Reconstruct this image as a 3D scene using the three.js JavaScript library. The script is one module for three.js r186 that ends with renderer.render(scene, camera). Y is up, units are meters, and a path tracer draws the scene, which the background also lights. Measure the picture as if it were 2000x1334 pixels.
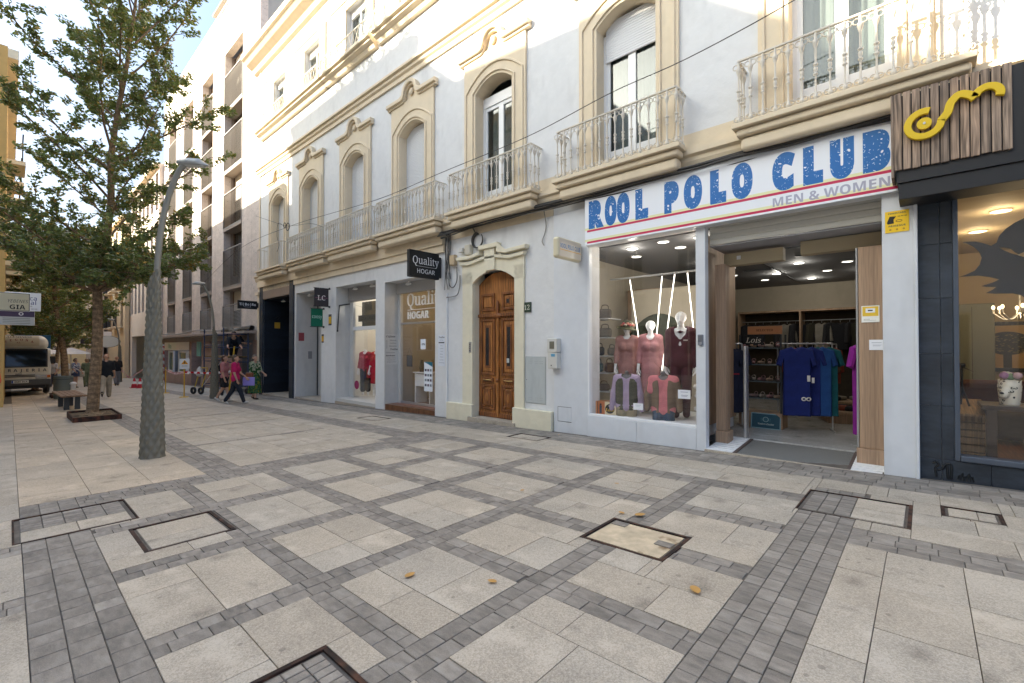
import * as THREE from 'three';
import { RoundedBoxGeometry } from 'three/addons/geometries/RoundedBoxGeometry.js';
import { TextGeometry } from 'three/addons/geometries/TextGeometry.js';
import { FontLoader } from 'three/addons/loaders/FontLoader.js';
import { mergeGeometries, toCreasedNormals } from 'three/addons/utils/BufferGeometryUtils.js';

// ---------- camera, sky, sun, exposure ----------
const scene = new THREE.Scene();
const camera = new THREE.PerspectiveCamera(73.76, 1024 / 683, 0.05, 900);
const YAW = 42.16 * Math.PI / 180, PITCH = Math.atan(11 / 889);
camera.position.set(0, 1.442, 7);
camera.lookAt(-Math.sin(YAW) * Math.cos(PITCH), 1.442 + Math.sin(PITCH), 7 - Math.cos(YAW) * Math.cos(PITCH));
const SKYK = 0.37;
const SUN = new THREE.Vector3(-0.66, 0.54, 1).normalize();
{ // clear early-morning sky: deep blue overhead, pale towards the horizon, brighter round the sun
  const w = 512, h = 256, d = new Float32Array(w * h * 4), v = new THREE.Vector3();
  for (let j = 0; j < h; j++) for (let i = 0; i < w; i++) {
    const el = ((j + 0.5) / h - 0.5) * Math.PI, az = ((i + 0.5) / w - 0.5) * 2 * Math.PI; v.set(Math.cos(el) * Math.cos(az), Math.sin(el), Math.cos(el) * Math.sin(az));
    const c = v.dot(SUN), g = Math.acos(Math.min(1, c)), up = Math.max(0, v.y), hz = Math.exp(-up * 4.5), ray = 0.75 + 0.45 * c * c, mie = 8 * Math.exp(-g * 3.9) + 0.12 * Math.exp(-g * 1.5), k = (j * w + i) * 4, q = SKYK * (v.y < 0 ? 0.6 : 1);
    d[k] = q * ((0.15 + 0.48 * hz) * ray + mie * 1.0); d[k + 1] = q * ((0.285 + 0.43 * hz) * ray + mie * 0.95); d[k + 2] = q * ((0.56 + 0.26 * hz) * ray + mie * 0.76); d[k + 3] = 1;
  }
  const t = new THREE.DataTexture(d, w, h, THREE.RGBAFormat, THREE.FloatType); t.mapping = THREE.EquirectangularReflectionMapping; t.magFilter = THREE.LinearFilter; t.minFilter = THREE.LinearFilter; t.wrapS = THREE.RepeatWrapping; t.needsUpdate = true;
  scene.background = t; scene.environment = t;
}
const sun = new THREE.DirectionalLight(new THREE.Color(1, 0.88, 0.70), 3.0);
sun.position.copy(SUN).multiplyScalar(60).add(new THREE.Vector3(-12, 0, 0)); sun.target.position.set(-12, 0, 0);
sun.castShadow = true; sun.shadow.mapSize.set(4096, 4096);
Object.assign(sun.shadow.camera, { left: -50, right: 50, top: 40, bottom: -40, near: 1, far: 160 });
scene.add(sun, sun.target);
const renderer = new THREE.WebGLRenderer({ antialias: true });
renderer.setSize(1024, 683); renderer.toneMapping = THREE.LinearToneMapping; renderer.toneMappingExposure = 6.5;
renderer.outputColorSpace = THREE.SRGBColorSpace; renderer.shadowMap.enabled = true;

// ---------- helpers ----------
let seed = 12345;
const R = () => { seed |= 0; seed = seed + 0x6D2B79F5 | 0; let t = Math.imul(seed ^ seed >>> 15, 1 | seed); t = t + Math.imul(t ^ t >>> 7, 61 | t) ^ t; return ((t ^ t >>> 14) >>> 0) / 4294967296; };
const rr = (a, b) => a + (b - a) * R(), pick = a => a[Math.floor(R() * a.length)], V = (x, y, z) => new THREE.Vector3(x, y, z);
const SL = 0.0225, GY = x => -0.03 + SL * x;     // the street falls gently to the left
const used = {};
function numbered(n) { used[n] = (used[n] || 0) + 1; return used[n] === 1 ? n : n + '_' + String(used[n] - 1).padStart(3, '0'); }
function clean(g) { const o = g.index ? g.toNonIndexed() : g.clone(); for (const k of Object.keys(o.attributes)) if (!['position', 'normal', 'uv'].includes(k)) o.deleteAttribute(k); if (!o.attributes.uv) o.setAttribute('uv', new THREE.BufferAttribute(new Float32Array(o.attributes.position.count * 2), 2)); if (!o.attributes.normal) o.computeVertexNormals(); o.morphAttributes = {}; return o; }
function mg(...l) { l = l.flat().map(clean); return l.length === 1 ? l[0] : mergeGeometries(l); }
// uv in metres from the dominant axis of each face; uprightness: u runs along the level direction
function tri(g, ou = 0, ov = 0) {
  g = clean(g); const p = g.attributes.position, n = g.attributes.normal, uv = g.attributes.uv;
  for (let i = 0; i < p.count; i += 3) {
    let a = 0, b = 0, c = 0; for (let k = 0; k < 3; k++) { a += Math.abs(n.getX(i + k)); b += Math.abs(n.getY(i + k)); c += Math.abs(n.getZ(i + k)); }
    for (let k = i; k < i + 3; k++) { const x = p.getX(k), y = p.getY(k), z = p.getZ(k);
      if (b >= a && b >= c) uv.setXY(k, x + ou, z + ov); else if (a >= c) uv.setXY(k, z + ou, y + ov); else uv.setXY(k, x + ou, y + ov); }
  }
  return g;
}
const box = (w, h, d, x = 0, y = 0, z = 0) => new THREE.BoxGeometry(w, h, d).translate(x, y, z);
const bb = (x0, x1, y0, y1, z0, z1) => box(x1 - x0, y1 - y0, z1 - z0, (x0 + x1) / 2, (y0 + y1) / 2, (z0 + z1) / 2);
const rb = (w, h, d, x = 0, y = 0, z = 0, r = 0.01, s = 1) => new RoundedBoxGeometry(w, h, d, s, Math.min(r, w / 2.01, h / 2.01, d / 2.01)).translate(x, y, z);
const rbb = (x0, x1, y0, y1, z0, z1, r = 0.008) => rb(x1 - x0, y1 - y0, z1 - z0, (x0 + x1) / 2, (y0 + y1) / 2, (z0 + z1) / 2, r);
const cy = (r0, r1, h, x = 0, y = 0, z = 0, s = 12) => new THREE.CylinderGeometry(r1, r0, h, s).translate(x, y + h / 2, z);
const rod = (a, b, r, s = 6) => { const d = b.clone().sub(a), g = new THREE.CylinderGeometry(r, r, d.length(), s); g.applyQuaternion(new THREE.Quaternion().setFromUnitVectors(V(0, 1, 0), d.normalize())); return g.translate((a.x + b.x) / 2, (a.y + b.y) / 2, (a.z + b.z) / 2); };
const tube = (pts, r, n = 24, s = 6) => new THREE.TubeGeometry(new THREE.CatmullRomCurve3(pts.map(p => p.isVector3 ? p : V(...p))), n, r, s);
const poly = pts => { const s = new THREE.Shape(); pts.forEach((p, i) => i ? s.lineTo(p[0], p[1]) : s.moveTo(p[0], p[1])); return s; };
const ext = (s, d, bev = 0, cs = 12) => new THREE.ExtrudeGeometry(s, { depth: d, bevelEnabled: bev > 0, bevelSize: bev, bevelThickness: bev, bevelOffset: -bev, bevelSegments: 1, curveSegments: cs });
const lathe = (pr, s = 10) => new THREE.LatheGeometry(pr.map(p => new THREE.Vector2(p[0], p[1])), s);
// profile (z, y) swept along x
function sweep(pr, x0, x1) {
  const g = clean(ext(poly(pr), x1 - x0).applyMatrix4(new THREE.Matrix4().set(0, 0, 1, x0, 0, 1, 0, 0, 1, 0, 0, 0, 0, 0, 0, 1)));
  for (const k of ['position', 'uv']) { const at = g.attributes[k], n = at.itemSize, q = at.array; for (let i = 0; i < q.length; i += 3 * n) for (let c = 0; c < n; c++) { const t = q[i + n + c]; q[i + n + c] = q[i + 2 * n + c]; q[i + 2 * n + c] = t; } }
  g.computeVertexNormals(); return g;
}
function mesh(name, g, m, parent = scene, o = {}) {
  const e = new THREE.Mesh(g, m); e.name = parent === scene ? numbered(name) : name; e.castShadow = e.receiveShadow = true; parent.add(e);
  if (o.label) e.userData.label = o.label; if (o.kind) e.userData.kind = o.kind; return e;
}
function thing(name, label, category, group, x = 0, y = 0, z = 0, ry = 0) {
  const o = new THREE.Group(); o.name = numbered(name); o.position.set(x, y, z); o.rotation.y = ry; o.userData = { label, category };
  if (group) o.userData.group = group; scene.add(o); return o;
}
function tag(o, label, category, group) { o.userData.label = label; o.userData.category = category; if (group) o.userData.group = group; return o; }
function copyOf(o, label, x, y, z, ry = 0, s = 1) { const c = o.clone(); c.name = numbered(o.name.replace(/_\d\d\d$/, '')); c.userData = { ...o.userData }; if (label) c.userData.label = label; c.position.set(x, y, z); c.rotation.y = ry; c.scale.setScalar(s); scene.add(c); return c; }

// ---------- procedural textures ----------
const hash = (x, y, s) => { let h = Math.imul(x, 374761393) ^ Math.imul(y, 668265263) ^ Math.imul(s, 974634777); h = Math.imul(h ^ h >>> 13, 1274126177); return ((h ^ h >>> 16) >>> 0) / 4294967296; };
function pn(x, y, px, py, s) { const xi = Math.floor(x), yi = Math.floor(y), fx = x - xi, fy = y - yi, u = fx * fx * (3 - 2 * fx), v = fy * fy * (3 - 2 * fy); const w = (a, b) => hash(((a % px) + px) % px, ((b % py) + py) % py, s); return (w(xi, yi) * (1 - u) + w(xi + 1, yi) * u) * (1 - v) + (w(xi, yi + 1) * (1 - u) + w(xi + 1, yi + 1) * u) * v; }
function fbm(u, v, f, o, s, fy = f) { let a = 0, w = 0.5, t = 0; for (let i = 0; i < o; i++) { a += w * pn(u * f, v * fy, f, fy, s + i); t += w; w *= 0.55; f *= 2; fy *= 2; } return a / t; }
function dtex(n, fn, size, srgb = true, m = n) {
  const d = new Uint8Array(n * m * 4); for (let j = 0; j < m; j++) for (let i = 0; i < n; i++) { const c = fn(i / n, j / m); const k = (j * n + i) * 4; for (let q = 0; q < 3; q++) d[k + q] = Math.max(0, Math.min(255, (Array.isArray(c) ? c[q] : c) * 255)); d[k + 3] = 255; }
  const t = new THREE.DataTexture(d, n, m); t.wrapS = t.wrapT = THREE.RepeatWrapping; t.magFilter = THREE.LinearFilter; t.minFilter = THREE.LinearMipmapLinearFilter; t.generateMipmaps = true; if (srgb) t.colorSpace = THREE.SRGBColorSpace; t.repeat.set(1 / size, 1 / size); t.needsUpdate = true; return t;
}
const C3 = (r, g, b) => new THREE.Color().setRGB(r, g, b);
const std = (r, g, b, rough = 0.7, o = {}) => new THREE.MeshStandardMaterial({ color: C3(r, g, b), roughness: rough, ...o });
const T = {};
const gum = Array.from({ length: 9 }, (_, i) => [hash(i, 1, 501), hash(i, 2, 502), 0.006 + 0.008 * hash(i, 3, 503)]);
T.granite = dtex(512, (u, v) => { let gs = 0; for (const [a, b, r] of gum) { const d = Math.hypot(u - a, v - b); if (d < r) gs = 0.13; } const f = hash(u * 512 | 0, v * 512 | 0, 3), m = pn(u * 200, v * 200, 200, 200, 5), c = fbm(u, v, 3, 4, 9), st = fbm(u, v, 6, 5, 77); let g = 0.90 + (m - 0.5) * 0.16 + (f - 0.5) * 0.20 + (c - 0.5) * 0.17; if (f > 0.965) g -= 0.2; g -= gs; if (st > 0.60) g += (st - 0.60) * 0.5; if (st < 0.34) g -= (0.34 - st) * 0.7; return [g * 1.0, g * 0.985, g * 0.965]; }, 1.3);
T.graniteB = dtex(256, (u, v) => 0.5 + (hash(u * 256 | 0, v * 256 | 0, 8) - 0.5) * 0.6 + (fbm(u, v, 8, 3, 4) - 0.5) * 0.5, 0.5, false);
T.cobble = dtex(512, (u, v) => { const f = hash(u * 512 | 0, v * 512 | 0, 13), c = fbm(u, v, 4, 5, 19), s = fbm(u, v, 14, 3, 61, 40); const g = 0.90 + (f - 0.5) * 0.14 + (c - 0.5) * 0.36 + (s - 0.5) * 0.26; return [g, g * 0.985, g * 0.97]; }, 1.1);
T.plaster = dtex(512, (u, v) => { const c = fbm(u, v, 3, 5, 29), d = fbm(u, v, 24, 3, 33), k = fbm(u, v, 9, 4, 35, 3); const g = 0.95 + (c - 0.5) * 0.04 + (d - 0.5) * 0.04 - Math.max(0, k - 0.62) * 0.22; return [g, g * 0.997, g * 0.99]; }, 3.1);
T.plasterB = dtex(256, (u, v) => fbm(u, v, 12, 4, 41), 0.8, false);
T.wood = dtex(512, (u, v) => { const w = fbm(u, v, 4, 3, 51, 1), l = pn((u + w * 0.06) * 60, v * 3, 60, 3, 53), k = pn((u + w * 0.1) * 160, v * 6, 160, 6, 55), b = fbm(u, v, 3, 3, 57, 2); const g = 0.72 + (l - 0.5) * 0.36 + (k - 0.5) * 0.2 + (b - 0.5) * 0.4; return [g, g * 0.95, g * 0.9]; }, 0.7);
T.woodSoft = dtex(256, (u, v) => { const l = pn(u * 50, v * 2, 50, 2, 153), k = pn(u * 120, v * 4, 120, 4, 155), b = fbm(u, v, 3, 3, 157, 1); const g = 0.85 + (l - 0.5) * 0.14 + (k - 0.5) * 0.1 + (b - 0.5) * 0.16; return [g, g * 0.97, g * 0.94]; }, 0.6);
T.rust = dtex(256, (u, v) => { const a = fbm(u, v, 6, 5, 71), b = hash(u * 256 | 0, v * 256 | 0, 73); const g = 0.55 + (a - 0.5) * 0.9 + (b - 0.5) * 0.15; return [g, g * 0.86, g * 0.76]; }, 0.4);
T.stone = dtex(512, (u, v) => { const a = fbm(u, v, 4, 5, 81, 10), h = fbm(u, v, 40, 2, 85, 60), f = hash(u * 512 | 0, v * 512 | 0, 87); let g = 0.9 + (a - 0.5) * 0.16 + (f - 0.5) * 0.04; if (h > 0.74) g -= (h - 0.74) * 2.4; return [g, g * 0.97, g * 0.95]; }, 1.6);
T.bark = dtex(256, (u, v) => { const a = fbm(u, v, 6, 4, 91, 14), b = fbm(u, v, 20, 3, 93, 8); const g = 0.72 + (a - 0.5) * 0.5 + (b - 0.5) * 0.35; return [g, g * 0.94, g * 0.85]; }, 0.5);
T.slate = dtex(512, (u, v) => { const a = fbm(u, v, 3, 5, 101, 5), b = fbm(u, v, 30, 3, 103, 60), c = fbm(u, v, 2, 3, 105, 20); const g = 0.75 + (a - 0.5) * 0.5 + (b - 0.5) * 0.2 + (c - 0.5) * 0.25; return [g * 0.97, g, g * 1.03]; }, 1.4);
T.dirt = dtex(512, (u, v) => { const a = fbm(u, v, 3, 5, 111), b = fbm(u, v, 12, 4, 113), f = hash(u * 512 | 0, v * 512 | 0, 117); let g = 0.92 + (b - 0.5) * 0.25 + (f - 0.5) * 0.08, r = 1, e = 1; if (a < 0.42) { const k = Math.min(1, (0.42 - a) * 7); g *= 1 - 0.6 * k; r = 1 + 0.15 * k; e = 1 - 0.15 * k; } return [g * r, g, g * 0.92 * e]; }, 0.9);
T.cloth = dtex(128, (u, v) => { const g = 0.9 + (hash(u * 128 | 0, v * 128 | 0, 121) - 0.5) * 0.14 + (fbm(u, v, 4, 3, 123) - 0.5) * 0.16; return g; }, 0.25);
T.soft = dtex(256, (u, v) => 0.5 + (fbm(u, v, 5, 4, 131) - 0.5), 0.6, false);
const M = {
  plaster: std(0.80, 0.80, 0.795, 0.85, { map: T.plaster, bumpMap: T.plasterB, bumpScale: 0.004 }),
  cream: std(0.82, 0.69, 0.50, 0.8, { map: T.plaster, bumpMap: T.plasterB, bumpScale: 0.003 }),
  creamPale: std(0.86, 0.79, 0.60, 0.8, { map: T.plaster, bumpMap: T.plasterB, bumpScale: 0.005 }),
  white: std(0.80, 0.81, 0.82, 0.45, { map: T.plaster }),
  whitePanel: std(0.76, 0.78, 0.81, 0.35, { map: T.plaster }),
  pvc: std(0.82, 0.82, 0.81, 0.35),
  iron: std(0.74, 0.68, 0.58, 0.6, { map: T.plaster }),
  darkMetal: std(0.045, 0.05, 0.055, 0.45, { metalness: 0.3 }),
  alu: std(0.55, 0.56, 0.57, 0.35, { metalness: 0.8 }),
  black: std(0.012, 0.012, 0.014, 0.5),
  slate: std(0.055, 0.065, 0.08, 0.5, { map: T.slate }),
  navy: std(0.022, 0.03, 0.045, 0.5, { map: T.slate }),
  glass: new THREE.MeshPhysicalMaterial({ color: 0xffffff, roughness: 0.02, transmission: 1, thickness: 0, ior: 1.5 }),
  tint: new THREE.MeshPhysicalMaterial({ color: C3(0.62, 0.66, 0.66), roughness: 0.03, transmission: 1, thickness: 0, ior: 1.55 }),
  rust: std(0.16, 0.09, 0.06, 0.85, { map: T.rust }),
  lightWood: std(0.56, 0.40, 0.28, 0.55, { map: T.woodSoft }),
  cable: std(0.06, 0.055, 0.05, 0.7), cableGrey: std(0.28, 0.26, 0.23, 0.7), 
  lampGlow: new THREE.MeshStandardMaterial({ color: 0x222222, emissive: C3(1, 0.95, 0.8), emissiveIntensity: 0.9 }),
  skin: std(0.52, 0.30, 0.20, 0.6), hairDark: std(0.04, 0.025, 0.018, 0.6, { map: T.bark }), hairGrey: std(0.25, 0.23, 0.21, 0.7, { map: T.bark }),
};
// flat print: a canvas with the given drawing
function print(w, h, draw, o = {}) {
  const c = document.createElement('canvas'); c.width = w; c.height = h; const x = c.getContext('2d'); draw(x, w, h);
  const t = new THREE.CanvasTexture(c); t.colorSpace = THREE.SRGBColorSpace; t.anisotropy = 8;
  return new THREE.MeshStandardMaterial({ map: t, roughness: o.rough ?? 0.5, ...(o.extra || {}) });
}
function txt(x, s, px, py, size, col, font = 'sans-serif', wt = 'bold', al = 'center', sx = 1, sy = 1) { x.save(); x.translate(px, py); x.scale(sx, sy); x.fillStyle = col; x.font = `${wt} ${size}px ${font}`; x.textAlign = al; x.textBaseline = 'middle'; x.fillText(s, 0, 0); x.restore(); }
// face: a printed sheet w x h in the xy plane facing +z
const sheet = (w, h, x, y, z, ry = 0) => new THREE.PlaneGeometry(w, h).rotateY(ry).translate(x, y, z);
const fontP = { b: await new FontLoader().loadAsync('fonts/droid/droid_sans_bold.typeface.json'), s: await new FontLoader().loadAsync('fonts/droid/droid_serif_regular.typeface.json') };
// ---------- pavement: joint bed, granite slabs, dark setts, access covers ----------
const ground = mesh('ground', tri(box(1200, 0.4, 1200, 0, -0.2, 0)), std(0.30, 0.285, 0.265, 0.9, { map: T.granite }));
ground.userData.kind = 'structure'; ground.rotation.z = Math.atan(SL); ground.position.set(0, -0.075, 0);
const pave = new THREE.Group(); pave.name = 'pavement'; pave.userData.kind = 'structure'; pave.rotation.z = Math.atan(SL); pave.position.set(0, -0.03, 0); scene.add(pave);
mesh('joint_bed', tri(bb(-62, 6, -0.06, -0.011, -0.6, 16)), std(0.17, 0.148, 0.126, 0.95, { map: T.cobble }), pave);
const slabM = [0, 1, 2, 3, 4, 5].map(i => { const k = [1, 0.97, 1.03, 0.99, 0.95, 1.02][i], w = [0, 0.005, 0.008, -0.006, 0.006, 0][i]; return std(0.56 * k + w, 0.495 * k, 0.405 * k - w, 0.72, { map: T.granite, bumpMap: T.graniteB, bumpScale: 0.0012 }); });
const creamM = [0, 1, 2].map(i => std(0.62 * [1, 0.94, 1.05][i], 0.52 * [1, 0.95, 1.04][i], 0.40 * [1, 0.96, 1.02][i], 0.75, { map: T.granite, bumpMap: T.graniteB, bumpScale: 0.0012 }));
const settM = [0, 1, 2, 3, 4, 5].map(i => { const k = [1, 0.93, 1.07, 0.97, 1.11, 0.9][i]; return std(0.33 * k, 0.297 * k, 0.255 * k, 0.7, { map: T.cobble, bumpMap: T.graniteB, bumpScale: 0.003 }); });
const frameRust = M.rust;
function blockGeo(x0, x1, z0, z1, y, bev, skew = 0) {   // a block with a bevelled top edge, no underside
  const a = [x0, x1], b = [z0, z1], lo = -0.045, P = [];
  const o = [[x0, z0], [x1, z0], [x1, z1], [x0, z1]], i = [[x0 + bev, z0 + bev], [x1 - bev, z0 + bev], [x1 - bev, z1 - bev], [x0 + bev, z1 - bev]];
  const q = (A, B, C, D) => P.push(...A, ...B, ...C, ...A, ...C, ...D), ty = [rr(-skew, skew), rr(-skew, skew), rr(-skew, skew), rr(-skew, skew)];
  const I = i.map((p, k) => [p[0], y + ty[k], p[1]]), O = o.map(p => [p[0], y - bev, p[1]]), L = o.map(p => [p[0], lo, p[1]]);
  q(I[0], I[3], I[2], I[1]);
  for (let k = 0; k < 4; k++) { const n = (k + 1) % 4; q(O[k], I[k], I[n], O[n]); q(L[k], O[k], O[n], L[n]); }
  const g = new THREE.BufferGeometry(); g.setAttribute('position', new THREE.BufferAttribute(new Float32Array(P), 3)); g.computeVertexNormals(); return tri(g, rr(0, 3), rr(0, 3));
}
const covers = []; // [x0,x1,z0,z1]
function minus(r, c) { // rectangle minus rectangle
  if (r[0] >= c[1] || r[1] <= c[0] || r[2] >= c[3] || r[3] <= c[2]) return [r]; const o = [], t = r[4];
  if (r[0] < c[0]) o.push([r[0], c[0], r[2], r[3], t]); if (r[1] > c[1]) o.push([c[1], r[1], r[2], r[3], t]);
  const a = Math.max(r[0], c[0]), b = Math.min(r[1], c[1]); if (r[2] < c[2]) o.push([a, b, r[2], c[2], t]); if (r[3] > c[3]) o.push([a, b, c[3], r[3], t]);
  return o.filter(q => q[1] - q[0] > 0.02 && q[3] - q[2] > 0.02);
}
let rects = [];
function setts(x0, x1, z0, z1, along, rows, len) { // rows of setts running along 'x' or 'z'
  for (let i = 0; i < rows; i++) {
    let p = (along === 'x' ? x0 : z0) - rr(0, len * 0.6), e = along === 'x' ? x1 : z1, s = along === 'x' ? x0 : z0;
    while (p < e - 0.02) { const l = len * rr(0.72, 1.28), a = Math.max(p, s), b = Math.min(p + l, e); p += l; if (b - a < 0.03) continue;
      if (along === 'x') rects.push([a, b, z0 + (z1 - z0) * i / rows, z0 + (z1 - z0) * (i + 1) / rows, 's']); else rects.push([x0 + (x1 - x0) * i / rows, x0 + (x1 - x0) * (i + 1) / rows, a, b, 's']); }
  }
}
function slabs(x0, x1, z0, z1, rows, len, t = 'g') { for (let i = 0; i < rows; i++) { let p = x0 - rr(0, len); while (p < x1 - 0.02) { const l = len * rr(0.85, 1.15), a = Math.max(p, x0), b = Math.min(p + l, x1); p += l; if (b - a > 0.05) rects.push([a, b, z0 + (z1 - z0) * i / rows, z0 + (z1 - z0) * (i + 1) / rows, t]); } } }
const COL = [[-6.33, -5.40], [-5.14, -4.20], [-3.96, -3.05], [-2.82, -1.95], [-1.73, -0.87]];
const ROW = [[1.87, 2.62], [2.85, 3.60], [3.83, 4.57], [4.79, 5.55], [5.75, 6.51]];
for (const c of COL) for (const w of [...ROW, [6.92, 7.7]]) { // each field: two to four slabs
  const z = w[0] + (w[1] - w[0]) * pick([0.5, 0.5, 0.36, 0.64]), k = (a, b) => { const s = R(); if (s < 0.3) rects.push([c[0], c[1], a, b, 'g']); else { const m = c[0] + (c[1] - c[0]) * pick([0.34, 0.5, 0.66, 0.62]); rects.push([c[0], m, a, b, 'g'], [m, c[1], a, b, 'g']); } };
  k(w[0], z); k(z, w[1]);
}
// bands between the fields
for (let i = 0; i < ROW.length - 1; i++) for (const c of COL) setts(c[0], c[1], ROW[i][1], ROW[i + 1][0], 'x', 2, 0.155);
for (let i = 0; i < COL.length; i++) { const x0 = COL[i][1], x1 = i < 4 ? COL[i + 1][0] : -0.45; setts(x0, x1, 1.87, 6.51, 'z', i < 4 ? 2 : 4, i < 4 ? 0.15 : 0.125); if (i < 4) setts(x0, x1, 6.92, 7.8, 'z', 2, 0.15); }
setts(-6.83, -6.33, 1.87, 5.29, 'z', 4, 0.16);
setts(-6.83, -6.33, 5.29, 6.51, 'z', 4, 0.16);
setts(-7.2, -0.45, 1.58, 1.87, 'x', 2, 0.17);
setts(-6.83, -0.45, 6.51, 6.92, 'x', 3, 0.17);
slabs(-24, -6.33, 6.92, 7.8, 2, 0.9); slabs(-22.4, 6, 7.8, 15.8, 10, 0.95);
// facade side: dark setts at the wall, pale slabs, band
setts(-21, 4, 0.16, 0.80, 'x', 4, 0.19);
slabs(-7.2, -0.86, 0.80, 1.58, 2, 0.95); slabs(-21, -7.2, 0.80, 1.74, 2, 0.95);
rects.push([-0.86, -0.45, 0.80, 1.2, 'g']); setts(-0.86, -0.45, 1.2, 1.58, 'z', 4, 0.13);
slabs(-0.45, 4, 0.80, 2.33, 4, 0.75);
setts(-0.45, 4, 2.33, 2.73, 'x', 3, 0.16);
for (let x = -0.45, i = 0; x < 3.9; x += 0.39, i++) { const x1 = i === 0 ? -0.21 : x + 0.39; let z = 2.73; while (z < 7.6) { const l = pick([0.3, 0.62, 0.58, 0.5]); rects.push([x, x1, z, Math.min(z + l, 7.8), 'g']); z += l; } if (i === 0) x = -0.6; }
// left part of the street
setts(-30, -6.83, 4.87, 5.29, 'x', 3, 0.18);
slabs(-30, -6.83, 5.29, 6.92, 3, 0.95, 'c');
setts(-30, -7.2, 1.74, 2.28, 'x', 3, 0.2); slabs(-30, -7.2, 2.28, 2.62, 1, 0.95); setts(-7.2, -6.83, 1.87, 2.62, 'x', 4, 0.18);
for (let x = -6.83, k = 0; x > -60; x -= 2.35, k++) { setts(x - 0.11, x, 2.62, 4.87, 'z', 1, 0.22); slabs(x - 2.35, x - 0.11, 2.62, 4.87, 5, 0.75); }
slabs(-60, -30, 4.87, 6.92, 4, 0.95); slabs(-60, -30, 1.58, 2.62, 2, 0.95); slabs(-60, -30, 0.16, 1.58, 3, 0.95); slabs(-30, -21, 0.16, 1.74, 3, 0.95);
const COVER = [ // x0, x1, z0, z1, rusty sides (w = low x, e = high x, n = low z, s = high z)
  [-6.32, -5.44, 6.17, 6.97, 'we', 'setts', 'rusty framed access cover of dark setts and one pale slab beside a wide dark band'],
  [-5.15, -4.42, 5.67, 6.29, 'wesn', 'slab', 'rusty framed access cover filled with pale split slabs, edged thickly on all sides'],
  [-2.06, -1.37, 3.37, 3.92, 'wesn', 'concrete', 'stained cream concrete manhole cover with dark corner plates in a steel frame'],
  [-0.90, -0.09, 1.34, 2.10, 'e', 'mixed', 'rusty edged access cover across the dark band below the shop entrance'],
  [0.10, 0.49, 1.18, 1.52, 'we', 'slab', 'small narrow rusty ended slab cover in front of the dark slate shop'],
  [-2.28, -1.62, 5.9, 6.48, 'wn', 'setts', 'rusty framed cover with grey setts set between two pale paving fields'],
  [-5.55, -4.85, 0.62, 1.02, '', 'slab', 'thin edged slab cover before the white cladding by the wooden door'],
  [-10.1, -9.3, 0.95, 1.4, '', 'slab', 'thin edged slab cover in front of the home goods shop'],
];
for (const c of COVER) rects = rects.flatMap(r => minus(r, c));
const slabList = [], settList = [], nearness = r => { const x = (r[0] + r[1]) / 2, z = (r[2] + r[3]) / 2; return x * x + (z - 7) ** 2; };
for (const r of rects) (r[4] === 's' ? settList : slabList).push(r);
const gap = 0.0022;
function lay(list, name, limit, mats, creams) {
  list.sort((a, b) => nearness(a) - nearness(b)); const seen = list.filter(r => { const x = (r[0] + r[1]) / 2, z = (r[2] + r[3]) / 2, dx = x, dz = z - 7, f = -0.6712 * dx - 0.7413 * dz, l = 0.7413 * dx - 0.6712 * dz; return f > 1.4 && Math.abs(l) < 1.2 * f + 0.3; });
  const top = new Set(seen.slice(0, limit)), rest = new Map();
  for (const r of list) { const far = r[0] < -14, ms = r[4] === 'c' ? creams : mats, m = pick(ms), s = name === 'sett';
    const g = blockGeo(r[0] + gap, r[1] - gap, r[2] + gap, r[3] - gap, rr(-0.0015, 0.0015) + (s ? -0.001 : 0.001), s ? 0.0025 : 0.001, s ? 0.001 : 0.0003);
    if (top.has(r)) mesh(name, g, m, pave); else { if (!rest.has(m)) rest.set(m, []); rest.get(m).push(g); } }
  for (const [m, l] of rest) mesh(name + 's', mg(l), m, pave, { kind: 'stuff' });
}
lay(slabList, 'slab', 290, slabM, creamM);
lay(settList, 'sett', 290, settM, settM);
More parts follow.
